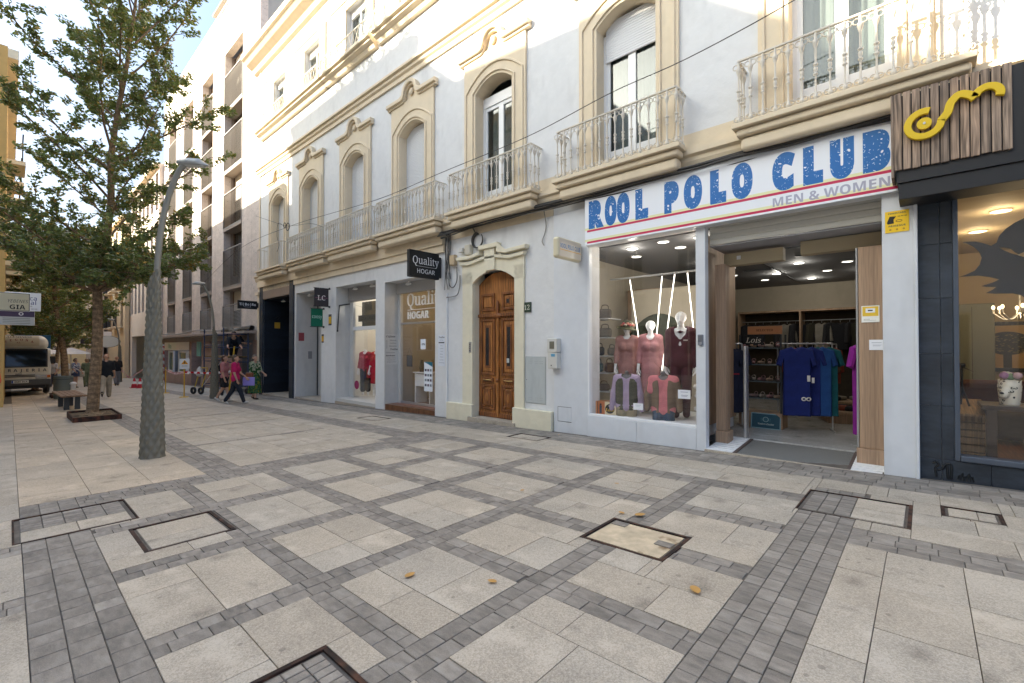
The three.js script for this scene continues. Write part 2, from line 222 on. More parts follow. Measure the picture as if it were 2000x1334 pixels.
for (const [x0, x1, z0, z1, sides, kind, label] of COVER) {
  const g = thing('access_cover', label, 'access cover', null, (x0 + x1) / 2, GY((x0 + x1) / 2), (z0 + z1) / 2); g.rotation.z = Math.atan(SL); g.userData.group = 'covers let into the paving';
  const w = x1 - x0, d = z1 - z0, t = 0.012;
  const bars = (q, wd) => [bb(-w / 2, w / 2, -0.05, 0.001, -d / 2, -d / 2 + (q.includes('n') ? wd : t)), bb(-w / 2, w / 2, -0.05, 0.001, d / 2 - (q.includes('s') ? wd : t), d / 2), bb(-w / 2, -w / 2 + (q.includes('w') ? wd : t), -0.05, 0.0025, -d / 2, d / 2), bb(w / 2 - (q.includes('e') ? wd : t), w / 2, -0.05, 0.0025, -d / 2, d / 2)];
  for (const b of bars(sides, 0.026)) mesh('frame_bar', tri(b), M.rust, g);
  mesh('tray', tri(bb(-w / 2, w / 2, -0.06, -0.02, -d / 2, d / 2)), M.rust, g);
  const ix = w / 2 - 0.045, iz = d / 2 - 0.045;
  const block = (a, b, c, e, m, y = 0) => mesh(m === settM[0] || settM.includes(m) ? 'sett' : 'slab', blockGeo(a + 0.003, b - 0.003, c + 0.003, e - 0.003, y, 0.003, 0.001), m, g);
  if (kind === 'slab') { block(-ix, ix * 0.25, -iz, iz, slabM[2]); block(ix * 0.25, ix, -iz, iz, slabM[0]); }
  else if (kind === 'concrete') { mesh('concrete_fill', tri(bb(-ix, ix, -0.03, -0.003, -iz, iz)), std(0.68, 0.545, 0.44, 0.85, { map: T.dirt }), g); for (const [a, b] of [[-1, -1], [1, -0.1]]) mesh('corner_plate', rb(0.13, 0.006, 0.09, a * (ix - 0.07), 0, b * (iz - 0.05), 0.002), settM[0], g); }
  else { const nx = kind === 'mixed' ? 3 : 6, xe = kind === 'mixed' ? ix * 0.0 : ix * 0.2; for (let i = 0; i < nx; i++) for (let k = 0; k < 5; k++) block(-ix + (xe + ix) * i / nx, -ix + (xe + ix) * (i + 1) / nx, -iz + 2 * iz * k / 5, -iz + 2 * iz * (k + 1) / 5, pick(settM)); block(xe, ix, -iz, 0, slabM[2]); block(xe, ix, 0, iz, slabM[0]); }
}
// fallen leaves
{ const lm = std(0.50, 0.27, 0.07, 0.7, { side: THREE.DoubleSide }), spots = [[822, -2.55, 5.2], [952, -2.07, 4.9], [1284, -1.05, 4.17], [1285, -1.9, 3.2], [1255, -2.05, 3.25], [950, -3.2, 3.3], [1250, -2.55, 2.45], [1105, -4.85, 0.4]];
  spots.forEach(([_, x, z], i) => { const s = new THREE.Shape(); s.moveTo(0, -0.05); s.bezierCurveTo(0.05, -0.03, 0.04, 0.03, 0, 0.06); s.bezierCurveTo(-0.045, 0.03, -0.04, -0.03, 0, -0.05); const g = new THREE.ShapeGeometry(s, 6), p = g.attributes.position; for (let k = 0; k < p.count; k++) p.setZ(k, 0.25 * Math.abs(p.getX(k)) + p.getY(k) ** 2 * 2); g.computeVertexNormals(); g.rotateX(-Math.PI / 2);
    const l = mesh('fallen_leaf', g, lm); l.position.set(x, GY(x) + 0.012, z); l.rotation.y = i * 1.9; l.scale.setScalar([0.75, 0.6, 0.9, 1, 0.6, 0.55, 0.5, 0.5][i]); tag(l, 'curled dry yellow leaf lying on the paving', 'leaf', 'fallen leaves on the paving'); }); }
// ---------- figures: bones with radii joined by a smooth minimum, meshed on a grid ----------
function capDist(c, x, y, z) { const [ax, ay, az, ra, bx, by, bz, rb_] = c; const dx = bx - ax, dy = by - ay, dz = bz - az, l = dx * dx + dy * dy + dz * dz || 1e-9; let t = ((x - ax) * dx + (y - ay) * dy + (z - az) * dz) / l; t = t < 0 ? 0 : t > 1 ? 1 : t; const ex = x - ax - dx * t, ey = y - ay - dy * t, ez = (z - az - dz * t) * (c[8] || 1); return Math.sqrt(ex * ex + ey * ey + ez * ez) - (ra + (rb_ - ra) * t); }
function field(caps, k) { return (x, y, z) => { let d = 9; for (const c of caps) { const e = capDist(c, x, y, z); const h = Math.max(0, Math.min(1, 0.5 + 0.5 * (d - e) / k)); d = d * (1 - h) + e * h - k * h * (1 - h); } return d; }; }
function netMesh(f, lo, hi, cell) { // surface nets
  const n = [0, 1, 2].map(i => Math.ceil((hi[i] - lo[i]) / cell) + 1), [nx, ny, nz] = n, F = new Float32Array(nx * ny * nz), id = (i, j, k) => (k * ny + j) * nx + i;
  for (let k = 0; k < nz; k++) for (let j = 0; j < ny; j++) for (let i = 0; i < nx; i++) F[id(i, j, k)] = f(lo[0] + i * cell, lo[1] + j * cell, lo[2] + k * cell);
  const vi = new Int32Array(nx * ny * nz).fill(-1), P = [], I = [];
  for (let k = 0; k < nz - 1; k++) for (let j = 0; j < ny - 1; j++) for (let i = 0; i < nx - 1; i++) {
    let c = 0, sx = 0, sy = 0, sz = 0; const v = (a, b, d) => F[id(i + a, j + b, k + d)];
    const E = (a, b) => { const p = v(...a), q = v(...b); if ((p < 0) !== (q < 0)) { const t = p / (p - q); sx += a[0] + (b[0] - a[0]) * t; sy += a[1] + (b[1] - a[1]) * t; sz += a[2] + (b[2] - a[2]) * t; c++; } };
    const s0 = v(0, 0, 0) < 0; if (s0 === (v(1, 0, 0) < 0) && s0 === (v(0, 1, 0) < 0) && s0 === (v(0, 0, 1) < 0) && s0 === (v(1, 1, 0) < 0) && s0 === (v(1, 0, 1) < 0) && s0 === (v(0, 1, 1) < 0) && s0 === (v(1, 1, 1) < 0)) continue;
    for (let a = 0; a < 2; a++) for (let b = 0; b < 2; b++) { E([0, a, b], [1, a, b]); E([a, 0, b], [a, 1, b]); E([a, b, 0], [a, b, 1]); }
    vi[id(i, j, k)] = P.length / 3; P.push(lo[0] + (i + sx / c) * cell, lo[1] + (j + sy / c) * cell, lo[2] + (k + sz / c) * cell);
  }
  const quad = (a, b, c, d, fl) => { if (a < 0 || b < 0 || c < 0 || d < 0) return; fl ? I.push(a, b, c, a, c, d) : I.push(a, c, b, a, d, c); };
  for (let k = 1; k < nz - 1; k++) for (let j = 1; j < ny - 1; j++) for (let i = 1; i < nx - 1; i++) { const a = F[id(i, j, k)] < 0;
    if (a !== (F[id(i + 1, j, k)] < 0)) quad(vi[id(i, j - 1, k - 1)], vi[id(i, j, k - 1)], vi[id(i, j, k)], vi[id(i, j - 1, k)], a);
    if (a !== (F[id(i, j + 1, k)] < 0)) quad(vi[id(i - 1, j, k - 1)], vi[id(i - 1, j, k)], vi[id(i, j, k)], vi[id(i, j, k - 1)], a);
    if (a !== (F[id(i, j, k + 1)] < 0)) quad(vi[id(i - 1, j - 1, k)], vi[id(i, j - 1, k)], vi[id(i, j, k)], vi[id(i - 1, j, k)], a); }
  const N = new Float32Array(P.length), e = cell * 0.6; for (let i = 0; i < P.length; i += 3) { const x = P[i], y = P[i + 1], z = P[i + 2]; let a = f(x + e, y, z) - f(x - e, y, z), b = f(x, y + e, z) - f(x, y - e, z), c = f(x, y, z + e) - f(x, y, z - e); const l = Math.hypot(a, b, c) || 1; N[i] = a / l; N[i + 1] = b / l; N[i + 2] = c / l; }
  const g = new THREE.BufferGeometry(); g.setAttribute('position', new THREE.BufferAttribute(new Float32Array(P), 3)); g.setAttribute('normal', new THREE.BufferAttribute(N, 3)); g.setIndex(I); return g;
}
function capsMesh(caps, k, cell, cut) { const lo = [9, 9, 9], hi = [-9, -9, -9]; for (const c of caps) for (const o of [0, 4]) for (let a = 0; a < 3; a++) { const r = c[o + 3] / (a === 2 && c[8] ? Math.min(1, c[8]) : 1); lo[a] = Math.min(lo[a], c[o + a] - r - 2 * cell); hi[a] = Math.max(hi[a], c[o + a] + r + 2 * cell); } const f0 = field(caps, k), f = cut ? (x, y, z) => Math.max(f0(x, y, z), cut(x, y, z)) : f0; return netMesh(f, lo, hi, cell); }
// hand: palm, four fingers, thumb; wrist at the origin, fingers towards -y, palm towards +z, thumb towards +x
const handG = capsMesh([[-0.018, -0.02, 0, 0.022, -0.02, -0.08, 0, 0.018, 1.5], [0.016, -0.02, 0, 0.02, 0.022, -0.08, 0, 0.016, 1.5], [0, 0.03, 0, 0.024, 0, -0.03, 0, 0.026],
  ...[[-0.034, 0.052, 0.6], [-0.011, 0.064, 0.72], [0.012, 0.068, 0.76], [0.034, 0.058, 0.7]].flatMap(([x, l], i) => [[x, -0.085, 0, 0.0095, x, -0.085 - l * 0.55, 0.012, 0.0085], [x, -0.085 - l * 0.55, 0.012, 0.0085, x, -0.085 - l, 0.034, 0.0072]]), [0.02, -0.03, 0.005, 0.013, 0.052, -0.065, 0.018, 0.0105], [0.052, -0.065, 0.018, 0.0105, 0.056, -0.10, 0.03, 0.0085]], 0.008, 0.006);
// head: chin at y = 0, crown at 0.225, face towards +z
const headCaps = [[0, 0.135, -0.018, 0.082, 0, 0.14, 0.0, 0.080], [0, 0.155, -0.03, 0.078, 0, 0.15, -0.03, 0.078], [0, 0.06, 0.03, 0.052, 0, 0.10, 0.02, 0.066], [0, 0.022, 0.055, 0.022, 0, 0.05, 0.045, 0.04], [0, 0.112, 0.082, 0.010, 0, 0.083, 0.104, 0.014], [-0.014, 0.082, 0.09, 0.009, 0.014, 0.082, 0.09, 0.009], [-0.018, 0.052, 0.080, 0.009, 0.018, 0.052, 0.080, 0.009], [-0.04, 0.128, 0.066, 0.012, 0.04, 0.128, 0.066, 0.012], [-0.082, 0.12, -0.012, 0.012, -0.084, 0.085, -0.006, 0.009], [0.082, 0.12, -0.012, 0.012, 0.084, 0.085, -0.006, 0.009]];
const headG = capsMesh(headCaps, 0.022, 0.0095), headSmoothG = capsMesh(headCaps.filter((c, i) => i < 5), 0.03, 0.011);
const rotX = (v, a) => [v[0], v[1] * Math.cos(a) - v[2] * Math.sin(a), v[1] * Math.sin(a) + v[2] * Math.cos(a)];
// A figure standing at the origin facing +z. o: H height, lean, legs [[hip, knee] x2], arms [[swing, out, elbow] x2], cloth materials
function figure(name, label, category, group, o) {
  const H = o.H, f = o.female ? 0.9 : 1, th = thing(name, label, category, group, 0, 0, 0, 0), cell = o.cell || 0.02, B = o.girth || 1;
  const lean = o.lean || 0, legs = o.legs || [[0.05, 0], [-0.05, 0]], arms = o.arms || [[0.1, 0.12, 0.2], [-0.05, 0.12, 0.15]];
  const UL = 0.245 * H, LL = 0.235 * H, hipY0 = 0.525 * H, J = { legs: [], arms: [] };
  let low = 9; const sides = [-1, 1];
  sides.forEach((s, i) => { const [a, b] = legs[i], hx = s * 0.048 * H; const kn = [hx, -Math.cos(a) * UL, Math.sin(a) * UL], an = [hx * 0.9, kn[1] - Math.cos(a - b) * LL, kn[2] + Math.sin(a - b) * LL], ft = a - b; J.legs.push([[hx, 0, 0], kn, an, ft]); low = Math.min(low, an[1] - 0.045 * H * 1.0); });
  const hy = o.hipY !== undefined ? o.hipY : -low; J.legs.forEach(L => { for (let i = 0; i < 3; i++) L[i] = [L[i][0], L[i][1] + hy, L[i][2]]; });
  const up = (x, y, z = 0) => { const r = rotX([x, y, z], lean); return [r[0], r[1] + hy, r[2]]; };
  const shY = 0.295 * H, shX = 0.102 * H * f, neckB = up(0, 0.315 * H, -0.01), neckT = up(0, 0.36 * H, 0.01);
  sides.forEach((s, i) => { const [a, out, el] = arms[i], S = up(s * shX, shY), dir = rotX([s * Math.sin(out), -Math.cos(out), 0], -a), UA = 0.172 * H, LA = 0.15 * H, E = [S[0] + dir[0] * UA, S[1] + dir[1] * UA, S[2] + dir[2] * UA], d2 = rotX([s * Math.sin(out * 0.6 - (o.inward || 0)), -Math.cos(out * 0.6), 0], -a - el), W = [E[0] + d2[0] * LA, E[1] + d2[1] * LA, E[2] + d2[2] * LA]; J.arms.push([S, E, W, a + el]); });
  const r = B * f, fl = 1.28, torso = [[...up(-0.036 * H, 0.015 * H), 0.068 * r * H, ...up(0.036 * H, 0.015 * H), 0.068 * r * H, fl], [...up(-0.018 * H, 0.05 * H), 0.066 * r * H, ...up(-0.014 * H, 0.13 * H), 0.056 * r * H, fl], [...up(0.018 * H, 0.05 * H), 0.066 * r * H, ...up(0.014 * H, 0.13 * H), 0.056 * r * H, fl], [...up(-0.026 * H, 0.14 * H), 0.058 * r * H, ...up(-0.046 * H, 0.235 * H), 0.06 * r * H, fl], [...up(0.026 * H, 0.14 * H), 0.058 * r * H, ...up(0.046 * H, 0.235 * H), 0.06 * r * H, fl], [...up(-shX * 0.84, shY - 0.004 * H), 0.033 * H, ...up(shX * 0.84, shY - 0.004 * H), 0.033 * H], [...up(-shX * 0.5, shY + 0.012 * H), 0.026 * H, ...up(shX * 0.5, shY + 0.012 * H), 0.026 * H]];
  if (o.female) torso.push([...up(-0.04 * H, 0.212 * H, 0.035 * H), 0.032 * H, ...up(-0.036 * H, 0.20 * H, 0.035 * H), 0.032 * H], [...up(0.04 * H, 0.212 * H, 0.035 * H), 0.032 * H, ...up(0.036 * H, 0.20 * H, 0.035 * H), 0.032 * H]);
  const neck = [[...neckB, 0.034 * H * f, ...neckT, 0.03 * H * f], [...up(0, 0.30 * H, -0.01), 0.045 * H * f, ...neckB, 0.036 * H * f]];
  const armC = (i, g, e) => { const [S, E, W] = J.arms[i]; const m = e === undefined ? 1 : e, o2 = [[...S, 0.031 * H * f + g, ...E, 0.024 * H * f + g]]; if (m > 0.5) { const t = m > 1 ? 1 : (m - 0.5) * 2; o2.push([...E, 0.025 * H * f + g, E[0] + (W[0] - E[0]) * t, E[1] + (W[1] - E[1]) * t, E[2] + (W[2] - E[2]) * t, (0.025 - 0.008 * t) * H * f + g]); } else o2[0] = [...S, 0.034 * H * f + g, S[0] + (E[0] - S[0]) * m * 2, S[1] + (E[1] - S[1]) * m * 2, S[2] + (E[2] - S[2]) * m * 2, 0.03 * H * f + g * 1.6]; return o2; };
  const legC = (i, g, e = 1) => { const [h, k, a] = J.legs[i], out = [[...h, 0.05 * H * r + g, ...k, 0.034 * H * r + g]]; if (e > 0.5) { const t = (e - 0.5) * 2; out.push([...k, 0.034 * H * r + g, k[0] + (a[0] - k[0]) * t, k[1] + (a[1] - k[1]) * t, k[2] + (a[2] - k[2]) * t, (0.034 - 0.012 * t) * H * r + g * 1.3]); } else out[0] = [...h, 0.05 * H * r + g, h[0] + (k[0] - h[0]) * e * 2, h[1] + (k[1] - h[1]) * e * 2, h[2] + (k[2] - h[2]) * e * 2, 0.046 * H * r + g]; return out; };
  // body
  const headS = o.headS || H / 1.72, hd = (o.dummy ? headSmoothG : headG).clone().scale(headS, headS, headS); hd.rotateX(lean * 0.6 + (o.nod || 0)); hd.rotateY(o.turn || 0); const hp = up(0, 0.352 * H, 0.012); hd.translate(...hp);
  const bodyParts = []; if (!o.torsoOnly) bodyParts.push(capsMesh([...torso, ...neck, ...armC(0, 0), ...armC(1, 0), ...legC(0, 0), ...legC(1, 0)], 0.02, cell)); else bodyParts.push(capsMesh([...torso, [...neckB, 0.04, ...neckT, 0.036]], 0.02, cell));
  if (!o.headless) bodyParts.push(hd);
  if (!o.torsoOnly) J.arms.forEach(([S, E, W, an], i) => { const g = handG.clone(); g.scale(i ? -1 : 1, 1, 1); g.scale(H / 1.72 * f, H / 1.72, H / 1.72); g.rotateY(i ? -1.2 : 1.2); g.rotateX(-an); g.translate(...W); if (i) { const ix = g.index.array; for (let q = 0; q < ix.length; q += 3) { const t = ix[q]; ix[q] = ix[q + 1]; ix[q + 1] = t; } } bodyParts.push(g); });
  mesh('body', mg(bodyParts), o.skin || M.skin, th);
  // clothing
  const nc = up(0, 0.33 * H, 0.012 * H), opn = o.neckR || 0.047 * H;
  if (o.top) mesh(o.topName || 'shirt', tri(capsMesh([...torso.map(c => { const d = [...c], e = o.topG || 0.027; d[3] += e; d[7] += e; return d; }), ...armC(0, 0.014, o.sleeve ?? 0.45), ...armC(1, 0.014, o.sleeve ?? 0.45)], 0.03, cell, (x, y, z) => Math.max(hy - (o.topLen ?? 0.03) * H - y, opn - Math.hypot(x - nc[0], (y - nc[1]) * (o.vneck || 1.1), z - nc[2] - (o.vneck ? 0.03 : 0))))), o.top, th);
  if (o.skirt) { const hemY = o.hem ?? 0.25, hr = o.hemR || 0.15; const g = capsMesh([[0, hy + 0.09 * H, 0, 0.082 * H * r, 0, hy - 0.03 * H, 0, 0.108 * H * r, 1.25], [0, hy - 0.03 * H, 0, 0.108 * H * r, 0, hemY - hr * 0.4, 0, hr, 1.15]], 0.02, cell, (x, y, z) => Math.max(hemY - y, y - hy - 0.09 * H)), p = g.attributes.position; for (let i = 0; i < p.count; i++) { const x = p.getX(i), y = p.getY(i), z = p.getZ(i), k = Math.max(0, Math.min(1, (hy - y) / (hy - hemY))), w = 1 + k * 0.06 * Math.sin(Math.atan2(z, x) * 14 + k); p.setXYZ(i, x * w, y, z * w); } g.computeVertexNormals(); mesh(o.skirtName || 'skirt', tri(g), o.skirt, th); }
  if (o.pants) mesh(o.pantsName || 'trousers', tri(capsMesh([[...up(-0.036 * H, 0.012 * H), 0.068 * r * H + 0.01, ...up(0.036 * H, 0.012 * H), 0.068 * r * H + 0.01, fl], [...up(-0.018 * H, 0.03 * H), 0.066 * r * H + 0.008, ...up(0.018 * H, 0.075 * H), 0.064 * r * H + 0.008, fl], ...legC(0, o.loose || 0.014, o.pantLen ?? 1), ...legC(1, o.loose || 0.014, o.pantLen ?? 1)], 0.025, cell, (x, y, z) => y - hy - 0.085 * H)), o.pants, th);
  if (!o.torsoOnly && !o.noShoes) J.legs.forEach(([h, k, a, ft]) => { const P = (y, z) => { const q = rotX([0, y, z], -(ft > 0 ? ft * 0.5 : ft)); return [a[0] + q[0], a[1] + q[1], a[2] + q[2]]; }, s = H / 1.72; mesh('shoe', capsMesh([[...P(-0.03 * s, -0.035 * s), 0.036 * s, ...P(-0.042 * s, 0.06 * s), 0.034 * s], [...P(-0.042 * s, 0.06 * s), 0.036 * s, ...P(-0.05 * s, 0.14 * s), 0.026 * s]], 0.01, 0.012, (x, y, z) => -1), o.shoe || M.black, th); });
  if (o.hair) { const hc = [[0, 0.165, -0.03, 0.088, 0, 0.165, -0.015, 0.086], [0, 0.13, -0.055, 0.075, 0, 0.16, -0.05, 0.08]]; if (o.hair.len) hc.push([0, 0.12, -0.07, 0.07, 0, 0.14 - o.hair.len, -0.085, 0.055, 1.4], [-0.05, 0.12, -0.05, 0.045, -0.05, 0.12 - o.hair.len * 0.8, -0.06, 0.035], [0.05, 0.12, -0.05, 0.045, 0.05, 0.12 - o.hair.len * 0.8, -0.06, 0.035]); const hg = capsMesh(hc, 0.02, 0.013, (x, y, z) => Math.min((z - 0.045 + (y - 0.13) * 0.3), 1) > 0 && y < 0.185 ? z - 0.03 : -1); hg.scale(headS, headS, headS); hg.rotateX(lean * 0.6 + (o.nod || 0)); hg.rotateY(o.turn || 0); hg.translate(...hp); mesh('hair', hg, o.hair.m, th); }
  th.userData.J = undefined; delete th.userData.J; th.J = J; th.hp = hp; th.hy = hy; return th;
}
// ---------- main building: cream trimmed white house, X -20.6 .. 3 ----------
const CX = [-18.55, -15.72, -12.74, -9.82, -6.85, -3.72, -0.76];
const bld = thing('apartment_building', 'white rendered building with cream window surrounds, balconies and shops at street level', 'building');
function archPath(s, cx, w, y0, ys, rise) { s.moveTo(cx - w / 2, y0); s.lineTo(cx - w / 2, ys); for (let i = 1; i <= 12; i++) { const t = i / 12; s.lineTo(cx - w / 2 + w * t, ys + rise * (1 - (2 * t - 1) ** 2)); } s.lineTo(cx + w / 2, y0); s.lineTo(cx - w / 2, y0); return s; }
const rectPath = (x0, x1, y0, y1) => { const p = new THREE.Path(); p.moveTo(x0, y0); p.lineTo(x1, y0); p.lineTo(x1, y1); p.lineTo(x0, y1); p.lineTo(x0, y0); return p; };
const TOPW = 13.25;
const OPEN = { tib: [-20.05, -17.42, 3.72], pink: [-16.95, -14.95, 3.40], lola: [-13.94, -11.58, 3.36], qual: [-11.13, -8.88, 3.24], door: [-7.50, -6.22, 3.12], rool: [-4.47, -0.36, 3.30], slate: [0.24, 2.6, 3.20] };
{
  const s = poly([[-20.6, -1], [3.2, -1], [3.2, TOPW], [-20.6, TOPW]]);
  CX.forEach(cx => { s.holes.push(archPath(new THREE.Path(), cx, 1.2, 4.48, 7.15, 0.26)); s.holes.push(rectPath(cx - 0.6, cx + 0.6, 10.38, 11.98)); });
  for (const k in OPEN) { const o = OPEN[k]; s.holes.push(rectPath(o[0], o[1], -0.95, o[2])); }
  mesh('wall', tri(ext(s, 0.36).translate(0, 0, -0.36)), M.plaster, bld);
  mesh('side_wall', tri(mg(bb(-20.6, -20.3, -1, TOPW, -9, -0.37), bb(2.9, 3.2, -1, TOPW, -9, -0.37), bb(-20.6, 3.2, -1, TOPW, -9.3, -9.01))), M.plaster, bld);
  mesh('floor_slab', tri(mg(bb(-20.29, 2.89, 3.9, 4.3, -9, -0.37), bb(-20.29, 2.89, 8.3, 8.6, -9, -0.37))), M.plaster, bld);
  mesh('roof', tri(mg(bb(-21.0, 3.4, TOPW, TOPW + 0.22, -9.3, 0.1))), M.cream, bld);
  // eave cornice, stringcourse and the cornice below the balconies
  mesh('eave_cornice', tri(sweep([[0, 12.95], [0.12, 13.0], [0.2, 13.12], [0.42, 13.24], [0.55, 13.38], [0.62, 13.40], [0.62, 13.62], [0, 13.66]], -21.05, 3.2)), M.cream, bld);
  mesh('stringcourse', tri(sweep([[0, 8.55], [0.05, 8.55], [0.05, 8.66], [0.10, 8.70], [0.10, 8.78], [0.16, 8.80], [0.16, 8.86], [0, 8.90]], -20.75, 3.2)), M.cream, bld);
  mesh('balcony_cornice', tri(sweep([[0, 4.16], [0.06, 4.16], [0.10, 4.26], [0.10, 4.32], [0.15, 4.35], [0.15, 4.43], [0, 4.45]], -20.85, 3.2)), M.cream, bld);
  mesh('lintel_band', tri(mg(bb(-20.6, -8.5, 3.90, 4.15, 0.002, 0.09), bb(-20.6, -8.5, 3.72, 3.895, 0.002, 0.05))), M.cream, bld);
  mesh('painted_band', tri(mg(bb(-8.32, -5.26, 3.97, 4.155, 0.002, 0.012), bb(-8.4, 3.2, 4.455, 4.72, 0.002, 0.008), bb(-20.5, -8.45, 4.455, 4.66, 0.002, 0.008))), M.cream, bld);
  mesh('corner_strip', tri(mg(bb(-20.62, -20.42, -0.9, 3.70, 0.002, 0.07), bb(-20.75, -20.35, 3.60, 3.715, 0.072, 0.12), bb(-20.62, -20.5, 4.75, 8.54, 0.002, 0.03), bb(-20.62, -20.5, 8.92, 12.94, 0.002, 0.03))), M.cream, bld);
}
// first-floor windows
const winM = { roller: std(0.72, 0.73, 0.74, 0.5), curtain: std(0.7, 0.68, 0.63, 0.9, { side: THREE.DoubleSide }) };
function slats(w, y0, y1, z, p = 0.045) { const l = []; for (let y = y0; y < y1; y += p) l.push([z, y], [z + 0.009, y + p * 0.25], [z + 0.009, y + p * 0.8], [z, y + p * 0.98]); l.push([z - 0.012, y1], [z - 0.012, y0]); return sweep(l, -w / 2, w / 2); }
const surroundG = (() => { const s = poly([[-0.92, 4.46], [0.92, 4.46], [0.92, 7.92], [-0.92, 7.92]]); s.holes.push(archPath(new THREE.Path(), 0, 1.1, 4.47, 7.08, 0.24)); return tri(mg(ext(s, 0.05).translate(0, 0, 0.002), (() => { const q = archPath(new THREE.Shape(), 0, 1.19, 4.485, 7.145, 0.255); q.holes.push(archPath(new THREE.Path(), 0, 1.1, 4.50, 7.08, 0.24)); return ext(q, 0.30).translate(0, 0, -0.30); })())); })();
const mouldG = (() => { const l = []; for (const [o, z, w] of [[0.075, 0.05, 0.035], [0.30, 0.05, 0.045]]) { const pts = [[-0.55 - o, 4.5], [-0.55 - o, 7.08 + o * 0.3]]; for (let i = 1; i < 12; i++) { const t = i / 12; pts.push([(-0.55 - o) + (1.1 + 2 * o) * t, 7.08 + o * 0.3 + (0.24 + o * 0.6) * (1 - (2 * t - 1) ** 2)]); } pts.push([0.55 + o, 7.08 + o * 0.3], [0.55 + o, 4.5]);
  for (let i = 0; i < pts.length - 1; i++) { const [ax, ay] = pts[i], [bx, by] = pts[i + 1], d = Math.hypot(bx - ax, by - ay) + 0.012; l.push(rb(d, w, 0.04, 0, 0, 0, 0.012).rotateZ(Math.atan2(by - ay, bx - ax)).translate((ax + bx) / 2, (ay + by) / 2, z + 0.012)); } } return tri(mg(l)); })();
const hoodG = (() => { const mk = (o, d) => { const s = new THREE.Shape(), T = 0.10, r = 0.25; s.moveTo(-1.05, 7.93); s.lineTo(-0.40, 7.93); s.quadraticCurveTo(-0.27, 7.93, -0.25, 8.05); s.absarc(0, 8.06, r - 0.02, Math.PI, 0, true); s.quadraticCurveTo(0.27, 7.93, 0.40, 7.93); s.lineTo(1.05, 7.93); s.lineTo(1.05, 7.93 + T); s.lineTo(0.46, 7.93 + T); s.quadraticCurveTo(0.37, 7.95 + T, 0.34, 8.1); s.absarc(0, 8.06, r + 0.08, 0.1, Math.PI - 0.1, false); s.quadraticCurveTo(-0.37, 7.95 + T, -0.46, 7.93 + T); s.lineTo(-1.05, 7.93 + T); s.lineTo(-1.05, 7.93); return ext(s, d, 0.012, 8).translate(0, o, 0.004); };
  return tri(mg(mk(0, 0.13), mk(-0.055, 0.075), new THREE.SphereGeometry(0.085, 8, 6).scale(1, 1.2, 0.5).translate(0, 8.08, 0.05), bb(-0.22, 0.22, 7.8, 8.2, 0.003, 0.02))); })();
const frameG = mg(bb(-0.55, -0.49, 4.48, 7.06, -0.27, -0.20), bb(0.49, 0.55, 4.48, 7.06, -0.27, -0.20), bb(-0.49, 0.49, 6.84, 7.06, -0.27, -0.19), bb(-0.49, -0.43, 4.5, 6.84, -0.265, -0.215), bb(0.43, 0.49, 4.5, 6.84, -0.265, -0.215), bb(-0.07, 0.07, 4.5, 6.84, -0.26, -0.21), bb(-0.43, -0.07, 6.76, 6.84, -0.26, -0.215), bb(0.07, 0.43, 6.76, 6.84, -0.26, -0.215), bb(-0.43, -0.07, 4.5, 4.95, -0.25, -0.225), bb(0.07, 0.43, 4.5, 4.95, -0.25, -0.225));
const curtainG = (() => { const l = []; const g = new THREE.PlaneGeometry(0.9, 2.3, 40, 1), p = g.attributes.position; for (let i = 0; i < p.count; i++) p.setZ(i, 0.03 * Math.sin(p.getX(i) * 42) + 0.012 * Math.sin(p.getX(i) * 97)); g.computeVertexNormals(); return g.translate(0, 5.7, -0.42); })();
CX.forEach((cx, i) => {
  const w = mesh('window_surround', surroundG, M.cream, bld); w.position.x = cx;
  mesh('moulding', mouldG, M.cream, w); mesh('hood', hoodG, M.cream, w);
  if (i < 4) { mesh('roller_shutter', tri(slats(1.1, 4.5, 7.28, -0.2)), winM.roller, w); }
  else { mesh('frame', frameG, M.pvc, w); if (i >= 5) mesh('roller_shutter', tri(slats(0.98, i === 5 ? 6.55 : 6.95, 7.26, -0.185)), winM.roller, w);
    mesh('pane', bb(-0.43, -0.07, 4.95, 6.76, -0.245, -0.24), M.tint, w); mesh('pane', bb(0.07, 0.43, 4.95, 6.76, -0.245, -0.24), M.tint, w);
    mesh('curtain', curtainG, winM.curtain, w); }
});
